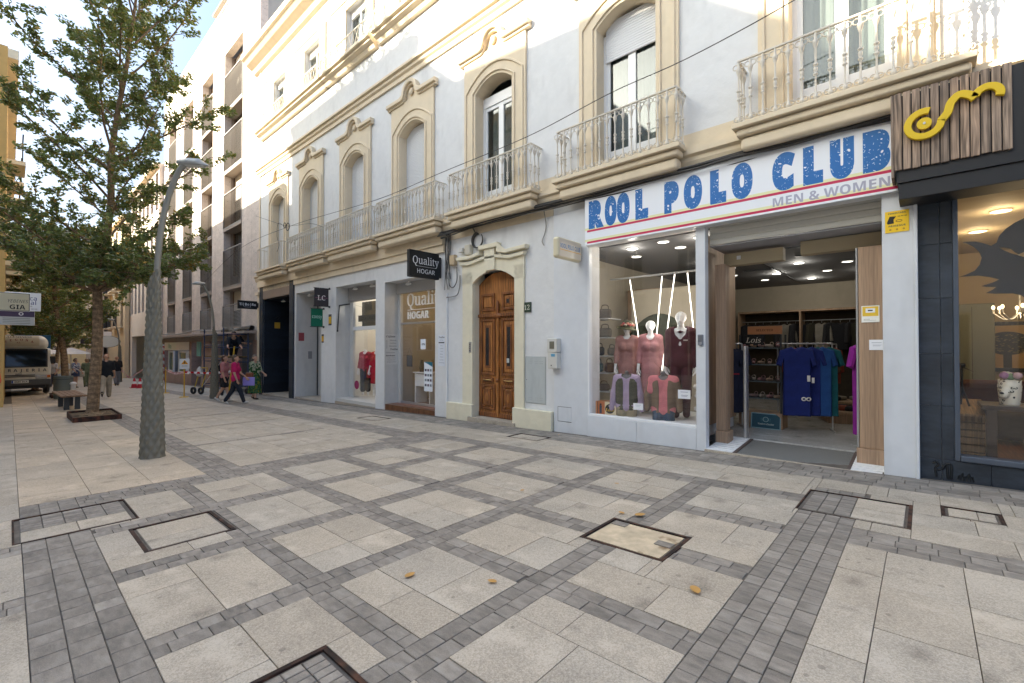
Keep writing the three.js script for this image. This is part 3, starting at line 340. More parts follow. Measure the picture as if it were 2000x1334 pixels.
// second floor: cream panels, windows, ledges with lattice railings
const upFrame = mg(bb(-0.6, -0.53, 10.38, 11.98, -0.22, -0.15), bb(0.53, 0.6, 10.38, 11.98, -0.22, -0.15), bb(-0.53, 0.53, 11.72, 11.98, -0.22, -0.13), bb(-0.04, 0.04, 10.45, 11.72, -0.21, -0.16), bb(-0.53, 0.53, 10.38, 10.45, -0.22, -0.15));
for (const [x0, x1, ws] of [[-20.1, -14.72, [0, 1]], [-14.3, -11.75, [2]], [-11.1, -8.55, [3]], [-8.15, -5.6, [4]], [-5.0, 0.7, [5, 6]]]) {
  const s = poly([[x0, 10.3], [x1, 10.3], [x1, 12.25], [x0, 12.25]]); ws.forEach(i => s.holes.push(rectPath(CX[i] - 0.58, CX[i] + 0.58, 10.4, 11.96)));
  const p = mesh('window_panel', tri(ext(s, 0.035).translate(0, 0, 0.002)), M.cream, bld);
  mesh('panel_edge', tri(mg(bb(x0 - 0.05, x0, 10.3, 12.30, 0.002, 0.06), bb(x1, x1 + 0.05, 10.3, 12.30, 0.002, 0.06), bb(x0, x1, 12.252, 12.30, 0.002, 0.06))), M.cream, p);
  mesh('ledge', tri(sweep([[0, 9.98], [0.1, 9.98], [0.16, 10.08], [0.26, 10.12], [0.26, 10.18], [0.34, 10.2], [0.34, 10.28], [0, 10.3]], x0 - 0.25, x1 + 0.25)), M.cream, p);
  const l = [bb(x0 - 0.2, x1 + 0.2, 10.76, 10.785, 0.27, 0.295), bb(x0 - 0.2, x1 + 0.2, 10.33, 10.35, 0.275, 0.29)]; for (let x = x0 - 0.2; x < x1 + 0.1; x += 0.2) { l.push(rod(V(x, 10.34, 0.28), V(x + 0.2, 10.77, 0.28), 0.008, 4), rod(V(x + 0.2, 10.34, 0.28), V(x, 10.77, 0.28), 0.008, 4)); } for (const x of [x0 - 0.2, x1 + 0.2]) l.push(bb(x - 0.012, x + 0.012, 10.3, 10.79, 0.27, 0.295), bb(x - 0.01, x + 0.01, 10.76, 10.785, 0, 0.28));
  mesh('lattice_railing', mg(l), M.iron, p);
  ws.forEach(i => { const f = mesh('window', upFrame, M.pvc, bld); f.position.x = CX[i]; mesh('pane', bb(-0.53, 0.53, 10.45, 11.72, -0.19, -0.185), M.tint, f); mesh('curtain', curtainG.clone().scale(1.15, 0.56, 1).translate(0, 7.9, 0.15), winM.curtain, f); });
}
// balconies
const balG = lathe([[0.0, 0], [0.022, 0], [0.022, 0.02], [0.03, 0.03], [0.03, 0.05], [0.014, 0.09], [0.011, 0.22], [0.012, 0.30], [0.026, 0.315], [0.026, 0.33], [0.012, 0.34], [0.022, 0.37], [0.022, 0.40], [0.012, 0.415], [0.028, 0.43], [0.028, 0.445], [0.012, 0.46], [0.012, 0.64], [0.03, 0.70], [0.034, 0.73], [0.016, 0.76], [0.014, 0.84], [0, 0.84]], 7);
const rodG = cy(0.009, 0.009, 0.84, 0, 0, 0, 5);
const scrollG = mg(new THREE.TorusGeometry(0.035, 0.008, 4, 8).translate(-0.036, 0.775, 0), new THREE.TorusGeometry(0.035, 0.008, 4, 8).translate(0.036, 0.775, 0), new THREE.TorusGeometry(0.03, 0.008, 4, 8).translate(-0.032, 0.06, 0), new THREE.TorusGeometry(0.03, 0.008, 4, 8).translate(0.032, 0.06, 0));
const ornate = mg(balG, scrollG);
[[-19.8, -17.4], [-16.9, -14.15], [-13.9, -11.27], [-10.98, -8.44], [-7.95, -5.53], [-4.92, -2.7], [-1.86, 0.37]].forEach(([x0, x1], i) => {
  const slab = mesh('balcony', tri(mg(rbb(x0 - 0.06, x1 + 0.06, 4.40, 4.47, 0.155, 0.44, 0.012), rbb(x0 - 0.02, x1 + 0.02, 4.30, 4.398, 0.155, 0.385, 0.03), rbb(x0 + 0.02, x1 - 0.02, 4.12, 4.298, 0.11, 0.33, 0.05))), M.cream, bld);
  mesh('top_rail', mg(rbb(x0, x1, 5.325, 5.35, 0.335, 0.37, 0.004), rbb(x0, x0 + 0.03, 5.325, 5.35, 0.0, 0.334, 0.004), rbb(x1 - 0.03, x1, 5.325, 5.35, 0.0, 0.334, 0.004)), M.iron, slab);
  mesh('bottom_rail', mg(bb(x0, x1, 4.485, 4.50, 0.34, 0.365), bb(x0, x0 + 0.02, 4.485, 4.50, 0.0, 0.34), bb(x1 - 0.02, x1, 4.485, 4.50, 0.0, 0.34)), M.iron, slab);
  const n = Math.round((x1 - x0) / 0.148), g = i === 0 ? rodG : ornate;
  for (let k = 0; k <= n; k++) { const b = mesh('baluster', g, M.iron, slab); b.position.set(x0 + 0.012 + (x1 - x0 - 0.024) * k / n, 4.49, 0.352); }
  for (const x of [x0 + 0.012, x1 - 0.012]) for (const z of [0.11, 0.23]) { const b = mesh('baluster', g, M.iron, slab); b.position.set(x, 4.49, z); b.rotation.y = Math.PI / 2; }
});
// street door with stone surround
{
  const yb = GY(-6.9);
  mesh('door_surround', tri(mg(bb(-7.82, -7.49, yb - 0.2, 3.12, 0.002, 0.05), bb(-6.23, -5.98, yb - 0.2, 3.12, 0.002, 0.05), bb(-7.52, -7.48, yb - 0.2, 3.12, -0.3, 0.0), bb(-6.24, -6.2, yb - 0.2, 3.12, -0.3, 0.0), (() => { const s = poly([[-7.83, 2.85], [-7.5, 2.85]]); for (let i = 0; i <= 10; i++) { const t = i / 10; s.lineTo(-7.5 + 1.28 * t, 2.86 + 0.24 * (1 - (2 * t - 1) ** 2)); } s.lineTo(-6.22, 2.85); s.lineTo(-5.97, 2.85); s.lineTo(-5.97, 3.36); s.lineTo(-7.83, 3.36); return ext(s, 0.06).translate(0, 0, -0.01); })(),
    ext(poly([[-7.96, 3.42], [-7.55, 3.40], [-7.2, 3.45], [-7.2, 3.56], [-6.68, 3.56], [-6.68, 3.45], [-6.42, 3.395], [-5.88, 3.42], [-5.86, 3.50], [-6.40, 3.475], [-6.66, 3.525], [-6.64, 3.66], [-7.24, 3.66], [-7.22, 3.53], [-7.55, 3.475], [-7.98, 3.50]]), 0.12, 0.012).translate(0, 0, 0.005), ext(poly([[-7.86, 3.30], [-7.55, 3.28], [-7.14, 3.345], [-6.74, 3.345], [-6.36, 3.275], [-5.95, 3.30], [-5.92, 3.375], [-6.38, 3.35], [-6.72, 3.41], [-7.16, 3.41], [-7.55, 3.355], [-7.9, 3.375]]), 0.085, 0.01).translate(0, 0, 0.005), bb(-7.06, -6.76, 3.1, 3.56, 0.05, 0.10))), M.creamPale, bld);
  for (const [a, b] of [[-8.34, -7.46], [-6.25, -5.25]]) mesh('plinth', tri(rbb(a, b, GY(b) - 0.5, GY(b) + 0.36, 0.003, 0.10, 0.015)), M.creamPale, bld);
  mesh('door_step', tri(rbb(-7.56, -6.16, yb - 0.15, yb + 0.085, -0.3, 0.14, 0.008)), slabM[4], bld);
  const dm = std(0.62, 0.27, 0.075, 0.5, { map: T.wood, bumpMap: T.wood, bumpScale: 0.002 }), dd = std(0.40, 0.155, 0.045, 0.55, { map: T.wood });
  const y0 = yb + 0.09, d = mesh('door', tri((() => { const s = poly([[-7.48, y0], [-6.24, y0], [-6.24, 2.84]]); for (let i = 0; i <= 10; i++) { const t = 1 - i / 10; s.lineTo(-7.48 + 1.24 * t, 2.84 + 0.24 * (1 - (2 * t - 1) ** 2)); } return ext(s, 0.05).translate(0, 0, -0.2); })()), dm, bld);
  const P = (n, x0, x1, ya, yc, t = 0.02, m = dm) => mesh(n, tri(rbb(x0, x1, ya, yc, -0.152, -0.15 + t, 0.008)), m, d);
  for (const s of [-1, 1]) {
    const c = -6.86 + s * 0.32, e = s * 0.26;
    for (const [w, ya, yc] of [[0.44, 0.16, 0.72], [0.44, 0.92, 2.16], [0.40, 2.34, 2.72]]) { // recessed panels built as raised frames
      const x0 = c - w / 2, x1 = c + w / 2, A = y0 + ya, B = Math.min(y0 + yc, 2.86); for (const f of [[x0, x1, A, A + 0.05], [x0, x1, B - 0.05, B], [x0, x0 + 0.05, A + 0.05, B - 0.05], [x1 - 0.05, x1, A + 0.05, B - 0.05]]) P('panel_frame', ...f, 0.03, dd);
      P('panel', x0 + 0.08, x1 - 0.08, A + 0.08, B - 0.08, 0.022); }
    P('carved_panel', c - 0.10, c + 0.10, y0 + 0.26, y0 + 0.62, 0.045, dd); for (const [a, b] of [[-0.13, 0.24], [0.13, 0.24], [-0.13, 0.64], [0.13, 0.64]]) mesh('boss', new THREE.SphereGeometry(0.035, 8, 6).scale(1, 1, 0.5).translate(c + a, y0 + b, -0.125), dd, d);
    mesh('oval', new THREE.SphereGeometry(0.06, 10, 8).scale(0.7, 1.8, 0.35).translate(c, y0 + 0.44, -0.105), dm, d);
    P('mail_slot', c - 0.17, c + 0.17, y0 + 0.775, y0 + 0.865, 0.04, dd); mesh('brass_handle', tube([[c - 0.12, y0 + 0.82, -0.10], [c, y0 + 0.815, -0.08], [c + 0.12, y0 + 0.82, -0.10]], 0.012, 8, 6), std(0.6, 0.42, 0.18, 0.3, { metalness: 0.9 }), d);
    P('glazing_frame', c - 0.085, c + 0.085, y0 + 1.08, y0 + 2.02, 0.034, dd); P('glazing', c - 0.05, c + 0.05, y0 + 1.13, y0 + 1.97, 0.036, M.black); mesh('glazing_bar', mg(...[1.3, 1.5, 1.7].map(k => rod(V(c - 0.05, y0 + k, -0.112), V(c + 0.05, y0 + k + 0.12, -0.112), 0.005, 4))), M.darkMetal, d);
  }
  P('transom', -7.46, -6.26, y0 + 2.2, y0 + 2.27, 0.06, dd); P('meeting_stile', -6.89, -6.83, y0 + 0.02, y0 + 2.2, 0.05, dm);
  mesh('finial', tri(mg(lathe([[0, 0], [0.04, 0.0], [0.05, 0.05], [0.025, 0.09], [0.045, 0.16], [0.03, 0.22], [0.04, 0.27], [0.02, 0.33], [0, 0.36]], 8).translate(-6.86, y0 + 2.2, -0.11), new THREE.SphereGeometry(0.07, 8, 6).scale(2.2, 0.8, 0.6).translate(-6.86, y0 + 2.22, -0.11), new THREE.SphereGeometry(0.045, 8, 6).translate(-6.86, y0 + 0.82, -0.11))), dd, d);
  P('kick_board', -7.46, -6.26, y0 + 0.0, y0 + 0.10, 0.03, dd); P('spy_window', -6.64, -6.5, y0 + 2.45, y0 + 2.6, 0.03, dd); P('spy_glass', -6.61, -6.53, y0 + 2.48, y0 + 2.57, 0.034, M.black);
  P('notice', -6.60, -6.52, y0 + 1.2, y0 + 1.3, 0.039, std(0.5, 0.52, 0.5, 0.5));
  mesh('intercom', tri(rbb(-7.60, -7.52, 1.32, 1.56, 0.05, 0.062, 0.004)), M.alu, bld); mesh('intercom_button', mg(...[0, 1, 2, 3].map(i => rb(0.03, 0.018, 0.006, -7.56, 1.37 + i * 0.045, 0.065, 0.003))), M.darkMetal, bld);
}
// ---------- opposite side of the street (behind and beside the camera): it shades the street ----------
function opposite(name, label, x0, x1, zf, h, m, trim, gable) {
  const g = thing(name, label, 'building', 'buildings on the opposite side of the street');
  const n = Math.max(1, Math.round((x1 - x0) / 3.1)), s = poly(gable ? [[x0, -1.5], [x1, -1.5], [x1, h - 0.5], [x0 + 2.0, h], [x0, h]] : [[x0, -1.5], [x1, -1.5], [x1, h], [x0, h]]), wins = [];
  for (let i = 0; i < n; i++) for (let f = 0; f < Math.floor((h - 0.8) / 3.5); f++) { const c = x0 + (x1 - x0) * (i + 0.5) / n, y = f === 0 ? 0.0 : 0.9 + f * 3.5, hh = f === 0 ? 2.7 : 2.1, w = f === 0 ? 1.0 : 0.6; s.holes.push(rectPath(c - w, c + w, y, y + hh)); wins.push([c, y, w, hh, f]); }
  mesh('wall', tri(ext(s, 0.3).translate(0, 0, zf)), m, g);
  mesh('block', tri(bb(x0 + 0.01, x1 - 0.01, -1.5, h - 0.55, zf + 0.5, zf + 8)), m, g);
  for (const [c, y, w, hh, f] of wins) { const fr = mesh('window', tri(mg(bb(c - w, c + w, y + hh - 0.08, y + hh, zf + 0.12, zf + 0.2), bb(c - w, c - w + 0.07, y, y + hh - 0.08, zf + 0.12, zf + 0.2), bb(c + w - 0.07, c + w, y, y + hh - 0.08, zf + 0.12, zf + 0.2), bb(c - 0.04, c + 0.04, y, y + hh - 0.08, zf + 0.13, zf + 0.19))), trim, g); mesh('pane', bb(c - w, c + w, y, y + hh, zf + 0.16, zf + 0.165), M.tint, fr);
    if (f) { const l = [bb(c - w - 0.2, c + w + 0.2, y + 0.9, y + 0.94, zf - 0.4, zf - 0.36)]; for (let x = c - w - 0.2; x < c + w + 0.21; x += 0.14) l.push(bb(x - 0.01, x + 0.01, y, y + 0.9, zf - 0.39, zf - 0.37)); const b = mesh('balcony', tri(bb(c - w - 0.25, c + w + 0.25, y - 0.16, y - 0.02, zf - 0.45, zf - 0.002)), trim, g); mesh('railing', mg(l), M.darkMetal, b); } }
  mesh('cornice', tri(bb(x0, x1, (gable ? h - 0.9 : h - 0.35), (gable ? h - 0.6 : h - 0.05), zf - 0.25, zf - 0.002)), trim, g);
  return g;
}
const ochre = std(0.66, 0.44, 0.16, 0.85, { map: T.plaster }), pale = std(0.70, 0.66, 0.58, 0.85, { map: T.plaster });
const ZO = 16, DY = 0.54 * ZO, DX = 0.66 * ZO;
opposite('opposite_house', 'yellow ochre house facing the stone clad block across the street', -46, -22.5, 7.12, 7.6 + 0.54 * 7.12, ochre, M.creamPale);
{ const o = scene.children[scene.children.length - 1]; for (const [z, y] of [[9, 1.2], [9, 4.6], [9, 8], [12.5, 4.6], [12.5, 8]]) { const f = mesh('window', tri(mg(bb(-22.52, -22.44, y, y + 1.7, z - 0.6, z - 0.5), bb(-22.52, -22.44, y, y + 1.7, z + 0.5, z + 0.6), bb(-22.52, -22.44, y + 1.6, y + 1.7, z - 0.5, z + 0.5), bb(-22.52, -22.44, y, y + 0.1, z - 0.5, z + 0.5))), M.creamPale, o); mesh('pane', bb(-22.5, -22.47, y + 0.1, y + 1.6, z - 0.5, z + 0.5), std(0.06, 0.07, 0.08, 0.06), f); } }
opposite('opposite_house', 'tall pale house with iron balconies facing the cream trimmed building', -17.45 - DX, -9.7 - DX, ZO, 9.62 + DY, pale, M.creamPale);
opposite('opposite_house', 'white house with a sloping top edge facing the wooden street door', -9.7 - DX + 0.02, -2.9 - DX, ZO, 7.75 + DY, M.plaster, M.cream, true);
opposite('opposite_house', 'low pale house facing the clothing shop', -2.9 - DX + 0.02, 14, ZO, 4.02 + DY, pale, M.creamPale);
// ---------- ground-floor rooms behind the shop windows ----------
const floorTile = std(0.62, 0.63, 0.64, 0.12, { map: T.granite }), roomWall = std(0.50, 0.45, 0.36, 0.85, { map: T.plaster }), ceilM = std(0.16, 0.16, 0.165, 0.8);
function room(x0, x1, zb, yf, yc, wall = roomWall, floor = floorTile, ceil = ceilM, zf = -0.02) {
  mesh('partition', tri(mg(bb(x0 - 0.06, x0, yf - 0.3, yc, zb, -0.37), bb(x1, x1 + 0.06, yf - 0.3, yc, zb, -0.37))), wall, bld); mesh('back_wall', tri(bb(x0 - 0.06, x1 + 0.06, yf - 0.3, yc, zb - 0.06, zb - 0.002)), wall, bld);
  mesh('room_floor', tri(bb(x0 - 0.05, x1 + 0.05, yf - 0.3, yf, zb, zf)), floor, bld); mesh('room_ceiling', tri(bb(x0 - 0.05, x1 + 0.05, yc, yc + 0.05, zb, -0.364)), ceil, bld);
}
function downlight(x, y, z, r = 0.085, power = 0, label = 'round recessed ceiling lamp in the clothing shop', group = 'ceiling lamps in the clothing shop', warm = false) {
  const t = thing('ceiling_lamp', label, 'lamp', group, x, y, z); mesh('rim', new THREE.TorusGeometry(r + 0.008, 0.008, 4, 16).rotateX(Math.PI / 2).translate(0, -0.004, 0), M.pvc, t);
  mesh('diffuser', new THREE.CylinderGeometry(r, r, 0.006, 16).translate(0, -0.005, 0), warm ? M.warmGlow : M.lampGlow, t);
  if (power) { const l = new THREE.PointLight(warm ? C3(1, 0.75, 0.42) : C3(1, 0.95, 0.84), power); l.position.set(0, -0.08, 0); l.castShadow = true; l.shadow.radius = 4; t.add(l); } return t;
}
M.warmGlow = new THREE.MeshStandardMaterial({ color: 0x222222, emissive: C3(1, 0.72, 0.36), emissiveIntensity: 0.8 });
const cloth = (r, g, b) => std(r, g, b, 0.9, { map: T.cloth });
const yR = GY(-2.4) + 0.03;
room(-5.12, -0.02, -8.6, yR + 0.06, 3.28, roomWall, floorTile, ceilM, -0.86);
for (const [x, z, p] of [[-4.0, -0.75, 0.14], [-3.35, -0.62, 0], [-2.75, -0.7, 0.14], [-3.3, -1.25, 0], [-4.3, -1.5, 0], [-1.6, -1.6, 0.12], [-2.2, -2.1, 0], [-0.75, -1.9, 0], [-1.0, -2.8, 0.12], [-3.4, -3.1, 0.12], [-2.4, -3.3, 0], [-0.7, -3.6, 0], [-3.9, -4.2, 0], [-3.3, -4.2, 0], [-2.0, -4.5, 0.12], [-1.2, -5.0, 0], [-3.6, -5.4, 0], [-2.7, -5.8, 0.12], [-1.7, -6.1, 0], [-0.9, -6.4, 0.12], [-3.2, -6.8, 0], [-2.2, -7.3, 0.12]]) downlight(x, 3.275, z, 0.09, p);
mesh('ceiling_groove', mg(bb(-2.62, -2.58, 3.262, 3.279, -8, -2), bb(-0.98, -0.94, 3.262, 3.279, -8, -1.2)), M.black, bld);
for (const [x, z] of [[-1.7, -2.6], [-0.6, -4.4], [-2.9, -4.9], [-1.6, -3.6]]) tag(mesh('ceiling_vent', mg(bb(x - 0.3, x + 0.3, 3.255, 3.274, z - 0.05, z + 0.05), bb(x - 0.28, x + 0.28, 3.25, 3.254, z - 0.01, z + 0.01)), M.darkMetal), 'dark slot vent in the clothing shop ceiling', 'vent', 'vents in the clothing shop ceiling');
// ---------- clothing shopfront: white cladding, sign, window, entrance ----------
const sf = thing('clothing_shopfront', 'white clad shopfront with long blue lettered sign, display window and open entrance', 'shopfront');
{
  const y0 = -0.6, P = (n, ...a) => mesh(n, tri(rbb(...a)), M.whitePanel, sf);
  P('cladding_panel', -5.235, -4.47, y0, 3.96, 0.003, 0.035); P('stall_riser', -4.468, -3.52, y0, 0.22, 0.003, 0.07); P('stall_riser', -3.518, -2.545, y0, 0.22, 0.003, 0.07);
  P('window_post', -2.543, -2.40, y0, 3.28, -0.06, 0.075); P('pier', -0.36, -0.075, y0, 3.28, -0.25, 0.10); P('pier_edge', -0.078, -0.045, y0, 3.30, -0.05, 0.12);
  mesh('window_frame', tri(mg(rbb(-4.468, -4.43, 0.221, 3.28, -0.04, 0.05), rbb(-4.43, -2.545, 0.221, 0.26, -0.04, 0.06), rbb(-4.43, -2.545, 3.24, 3.28, -0.04, 0.05))), M.pvc, sf);
  mesh('pane', bb(-4.43, -2.545, 0.26, 3.24, -0.012, -0.006), M.glass, sf);
  mesh('access_hatch', tri(mg(rbb(-5.13, -4.83, GY(-5) + 0.20, GY(-5) + 0.46, 0.035, 0.041, 0.003))), M.whitePanel, sf); mesh('hatch_gap', tri(mg(bb(-5.14, -5.132, GY(-5) + 0.19, GY(-5) + 0.47, 0.0345, 0.0365), bb(-5.132, -4.83, GY(-5) + 0.462, GY(-5) + 0.47, 0.0345, 0.0365), bb(-5.132, -4.83, GY(-5) + 0.19, GY(-5) + 0.198, 0.0345, 0.0365))), M.cable, sf);
  // sign board with printed lettering
  mesh('sign_board', tri(rbb(-4.45, -0.02, 3.235, 4.09, -0.02, 0.16, 0.006)), M.whitePanel, sf);
  const sg = print(2048, 392, (x, w, h) => {
    x.fillStyle = '#eceef2'; x.fillRect(0, 0, w, h); const Y = v => h * (1 - (v - 3.24) / 0.845), X = v => w * (v + 4.445) / 4.42;
    for (const y of [3.285, 3.485]) { x.fillStyle = '#e8e6b4'; x.fillRect(0, Y(y + 0.055), w, h * 0.05); x.fillStyle = '#c3224f'; x.fillRect(X(-4.40), Y(y + 0.016), w, h * 0.04); }
    const L = (s, x0, x1, col, f = 'bold 100px sans-serif', hh = 0.50, base = 3.515, lw = 16) => { x.save(); x.translate(X(x0), Y(base)); x.fillStyle = col; x.strokeStyle = col; x.font = f; x.textAlign = 'left'; x.textBaseline = 'alphabetic'; const m = x.measureText(s).width + lw; x.scale((x1 - x0) / 4.42 * w / m, hh / 0.845 * h / (73 + lw)); x.translate(lw / 2, -lw / 2); x.lineWidth = lw; x.lineJoin = 'miter'; if (lw) x.strokeText(s, 0, 0); x.fillText(s, 0, 0); x.restore(); };
    L('MEN & WOMEN', -1.50, -0.26, '#a9a9bb', 'bold 100px sans-serif', 0.115, 3.315, 0);
    for (const [c, a, b] of [['R', -4.40, -4.09], ['O', -4.06, -3.80], ['O', -3.83, -3.56], ['L', -3.51, -3.24], ['P', -3.02, -2.74], ['O', -2.70, -2.39], ['L', -2.33, -2.06], ['O', -2.02, -1.71], ['C', -1.51, -1.22], ['L', -1.17, -0.91], ['U', -0.88, -0.58], ['B', -0.56, -0.25]]) L(c, a, b, '#1668b0');
    x.fillStyle = '#eceef2'; let q = 7; const r = () => (q = (q * 16807) % 2147483647) / 2147483647; for (let i = 0; i < 1500; i++) { const a = r() * w, b = r() * h * 0.66; x.save(); x.translate(a, b); x.rotate(r() * 3 - 0.8); x.fillRect(0, 0, 1 + r() * r() * 16, 1 + r() * 2.4); x.restore(); } for (let i = 0; i < 70; i++) { x.beginPath(); x.ellipse(r() * w, r() * h * 0.6, 2 + r() * 9, 2 + r() * 7, r() * 3, 0, 7); x.fill(); }
  }, { rough: 0.4 });
  mesh('sign_lettering', sheet(4.42, 0.845, -2.235, 3.6625, 0.1625), sg, sf);
  // roller shutter half up, door track covers, entrance lobby
  mesh('roller_shutter', tri(slats(2.03, 2.98, 3.24, 0, 0.085).translate(-1.38, 0, -0.12)), std(0.56, 0.54, 0.48, 0.5), sf);
  mesh('lobby_soffit', tri(bb(-2.40, -0.36, 2.96, 2.975, -0.9, -0.14)), std(0.38, 0.38, 0.40, 0.7), sf);
  for (const [a, b, y] of [[-2.34, -1.52, 2.72], [-1.30, -0.38, 2.76]]) mesh('door_track_cover', tri(rbb(a, b, y, y + 0.19, -0.75, -0.58, 0.006)), std(0.48, 0.40, 0.26, 0.6), sf);
  mesh('track_sensor', rbb(-2.15, -2.09, 2.80, 2.86, -0.58, -0.572), M.pvc, sf);
  const yl = GY(-1.4);
  for (const [n, a, b, c, d] of [['lobby_post', -2.40, -2.25, -0.56, -0.36], ['lobby_post', -0.62, -0.362, -0.80, -0.30]]) mesh(n, tri(rbb(a, b, yl + 0.22, 2.72, c, d, 0.006)).rotateZ(0), M.lightWood, sf);
  for (const [a, b, c, d] of [[-2.40, -2.22, -0.60, -0.33], [-0.65, -0.362, -0.82, -0.27]]) mesh('post_base', tri(rbb(a, b, yl - 0.05, yl + 0.218, c, d, 0.006)), M.lightWood, sf);
  mesh('post_edge', rbb(-0.648, -0.625, yl + 0.22, 2.72, -0.45, -0.30), M.alu, sf);
  // entrance ramp: white ribbed plates and the grating mat
  for (const [a, b] of [[-2.40, -2.04], [-0.68, -0.362]]) for (let i = 0; i < 9; i++) { const z1 = 0.10 - i * 0.105; mesh('ramp_strip', rbb(a, b, yl - 0.05, yl + 0.012 + i * 0.007, z1 - 0.098, z1, 0.004), M.pvc, sf); }
  mesh('ramp_edge', tri(rbb(-2.40, -0.362, yl - 0.06, yl + 0.008, 0.102, 0.155, 0.004)), slabM[2], sf);
  const mat = thing('entrance_mat', 'dark ribbed grating mat on the ramp of the clothing shop entrance', 'mat', null, -1.36, yl + 0.012, -0.38); mat.rotation.x = 0.066;
  mesh('tray', bb(-0.68, 0.68, -0.012, 0.004, -0.48, 0.48), std(0.02, 0.02, 0.02, 0.8), mat); for (const s of [-1, 1]) mesh('side_edge', bb(s * 0.66 - 0.02, s * 0.66 + 0.02, 0.0, 0.02, -0.48, 0.48), std(0.10, 0.07, 0.06, 0.7), mat);
  for (let i = 0; i < 26; i++) mesh('rib', rbb(-0.64, 0.64, 0.004, 0.0065, -0.47 + i * 0.0368, -0.449 + i * 0.0368, 0.001), std(0.24, 0.235, 0.22, 0.6), mat);
  const gate = tag(mesh('security_gate', rb(0.045, 1.45, 0.14, -2.10, yR + 0.785, -0.85, 0.012), M.alu), 'brushed metal anti theft gate post just inside the entrance', 'gate post');
  // printed notices
  const notice = (n, lab, cat, w, h, x, y, z, draw, ry = 0) => { const t = thing(n, lab, cat, null, x, y, z, ry); mesh('board', rb(w, h, 0.006, 0, 0, -0.0035, 0.002), M.pvc, t); mesh('print', sheet(w * 0.995, h * 0.995, 0, 0, 0.0005), print(256, Math.round(256 * h / w), draw), t); return t; };
  notice('security_sign', 'yellow alarm warning plate on the white pier', 'sign', 0.215, 0.25, -0.222, 2.90, 0.108, (x, w, h) => { x.fillStyle = '#f2c722'; x.fillRect(0, 0, w, h); txt(x, 'CONECTADA', w / 2, h * 0.11, 32, '#26304f'); txt(x, '900 000 100', w * 0.72, h * 0.27, 18, '#222'); txt(x, 'PROSEGUR', w / 2, h * 0.7, 36, '#26304f'); x.fillStyle = '#1b1b18'; x.beginPath(); x.moveTo(20, h * 0.52); x.lineTo(50, h * 0.24); x.lineTo(120, h * 0.26); x.lineTo(92, h * 0.4); x.lineTo(96, h * 0.58); x.lineTo(30, h * 0.6); x.fill(); x.lineWidth = 8; x.strokeStyle = '#8a5a1a'; x.beginPath(); x.ellipse(150, h * 0.48, 32, 14, 0, 0, 7); x.stroke(); for (const a of [0.22, 0.5, 0.78]) { x.fillStyle = '#b98c16'; x.beginPath(); x.arc(w * a, h * 0.87, 13, 0, 7); x.fill(); } });
  notice('paper_notice', 'yellow and white camera notice on the wooden lobby post', 'notice', 0.18, 0.21, -0.50, 1.86, -0.292, (x, w, h) => { x.fillStyle = '#f4f4ee'; x.fillRect(0, 0, w, h); x.fillStyle = '#e7c23c'; x.fillRect(14, 14, w - 28, h * 0.58); x.fillStyle = '#f2f2f2'; x.fillRect(60, 46, 136, 78); x.fillStyle = '#333'; x.fillRect(92, 74, 70, 22); x.fillStyle = '#777'; x.fillRect(30, h * 0.8, 90, 6); x.fillRect(30, h * 0.87, 180, 5); });
  notice('paper_notice', 'plain white paper notice low on the wooden lobby post', 'notice', 0.15, 0.13, -0.44, 1.47, -0.291, (x, w, h) => { x.fillStyle = '#eef1f8'; x.fillRect(0, 0, w, h); x.fillStyle = '#8d93a6'; x.fillRect(40, 60, 170, 8); x.fillRect(60, 110, 150, 6); x.fillRect(60, 130, 130, 6); });
  notice('price_card', 'white price card leaning by the lilac shirt torso', 'price card', 0.165, 0.11, -3.58, 0.44, -0.12, (x, w, h) => { x.fillStyle = '#f3f4f6'; x.fillRect(0, 0, w, h); x.fillStyle = '#9aa1ad'; x.fillRect(60, 40, 140, 8); x.fillRect(60, 70, 120, 6); }, 0.2);
  notice('price_card', 'white price card hung before the burgundy suit', 'price card', 0.19, 0.14, -2.80, 0.70, -0.12, (x, w, h) => { x.fillStyle = '#eef2f8'; x.fillRect(0, 0, w, h); x.fillStyle = '#8f98ad'; x.fillRect(50, 40, 160, 10); x.fillRect(60, 110, 150, 8); x.fillRect(70, 130, 120, 8); }, 0.1);
  const kp = thing('door_keypad', 'small grey door keypad on the white window post', 'keypad', null, -2.47, 1.55, 0.077); mesh('housing', rb(0.075, 0.16, 0.03, 0, 0, 0.014, 0.008), std(0.22, 0.23, 0.25, 0.5), kp); mesh('cover', rb(0.06, 0.09, 0.006, 0, 0.02, 0.031, 0.003), std(0.13, 0.135, 0.15, 0.4), kp);
}
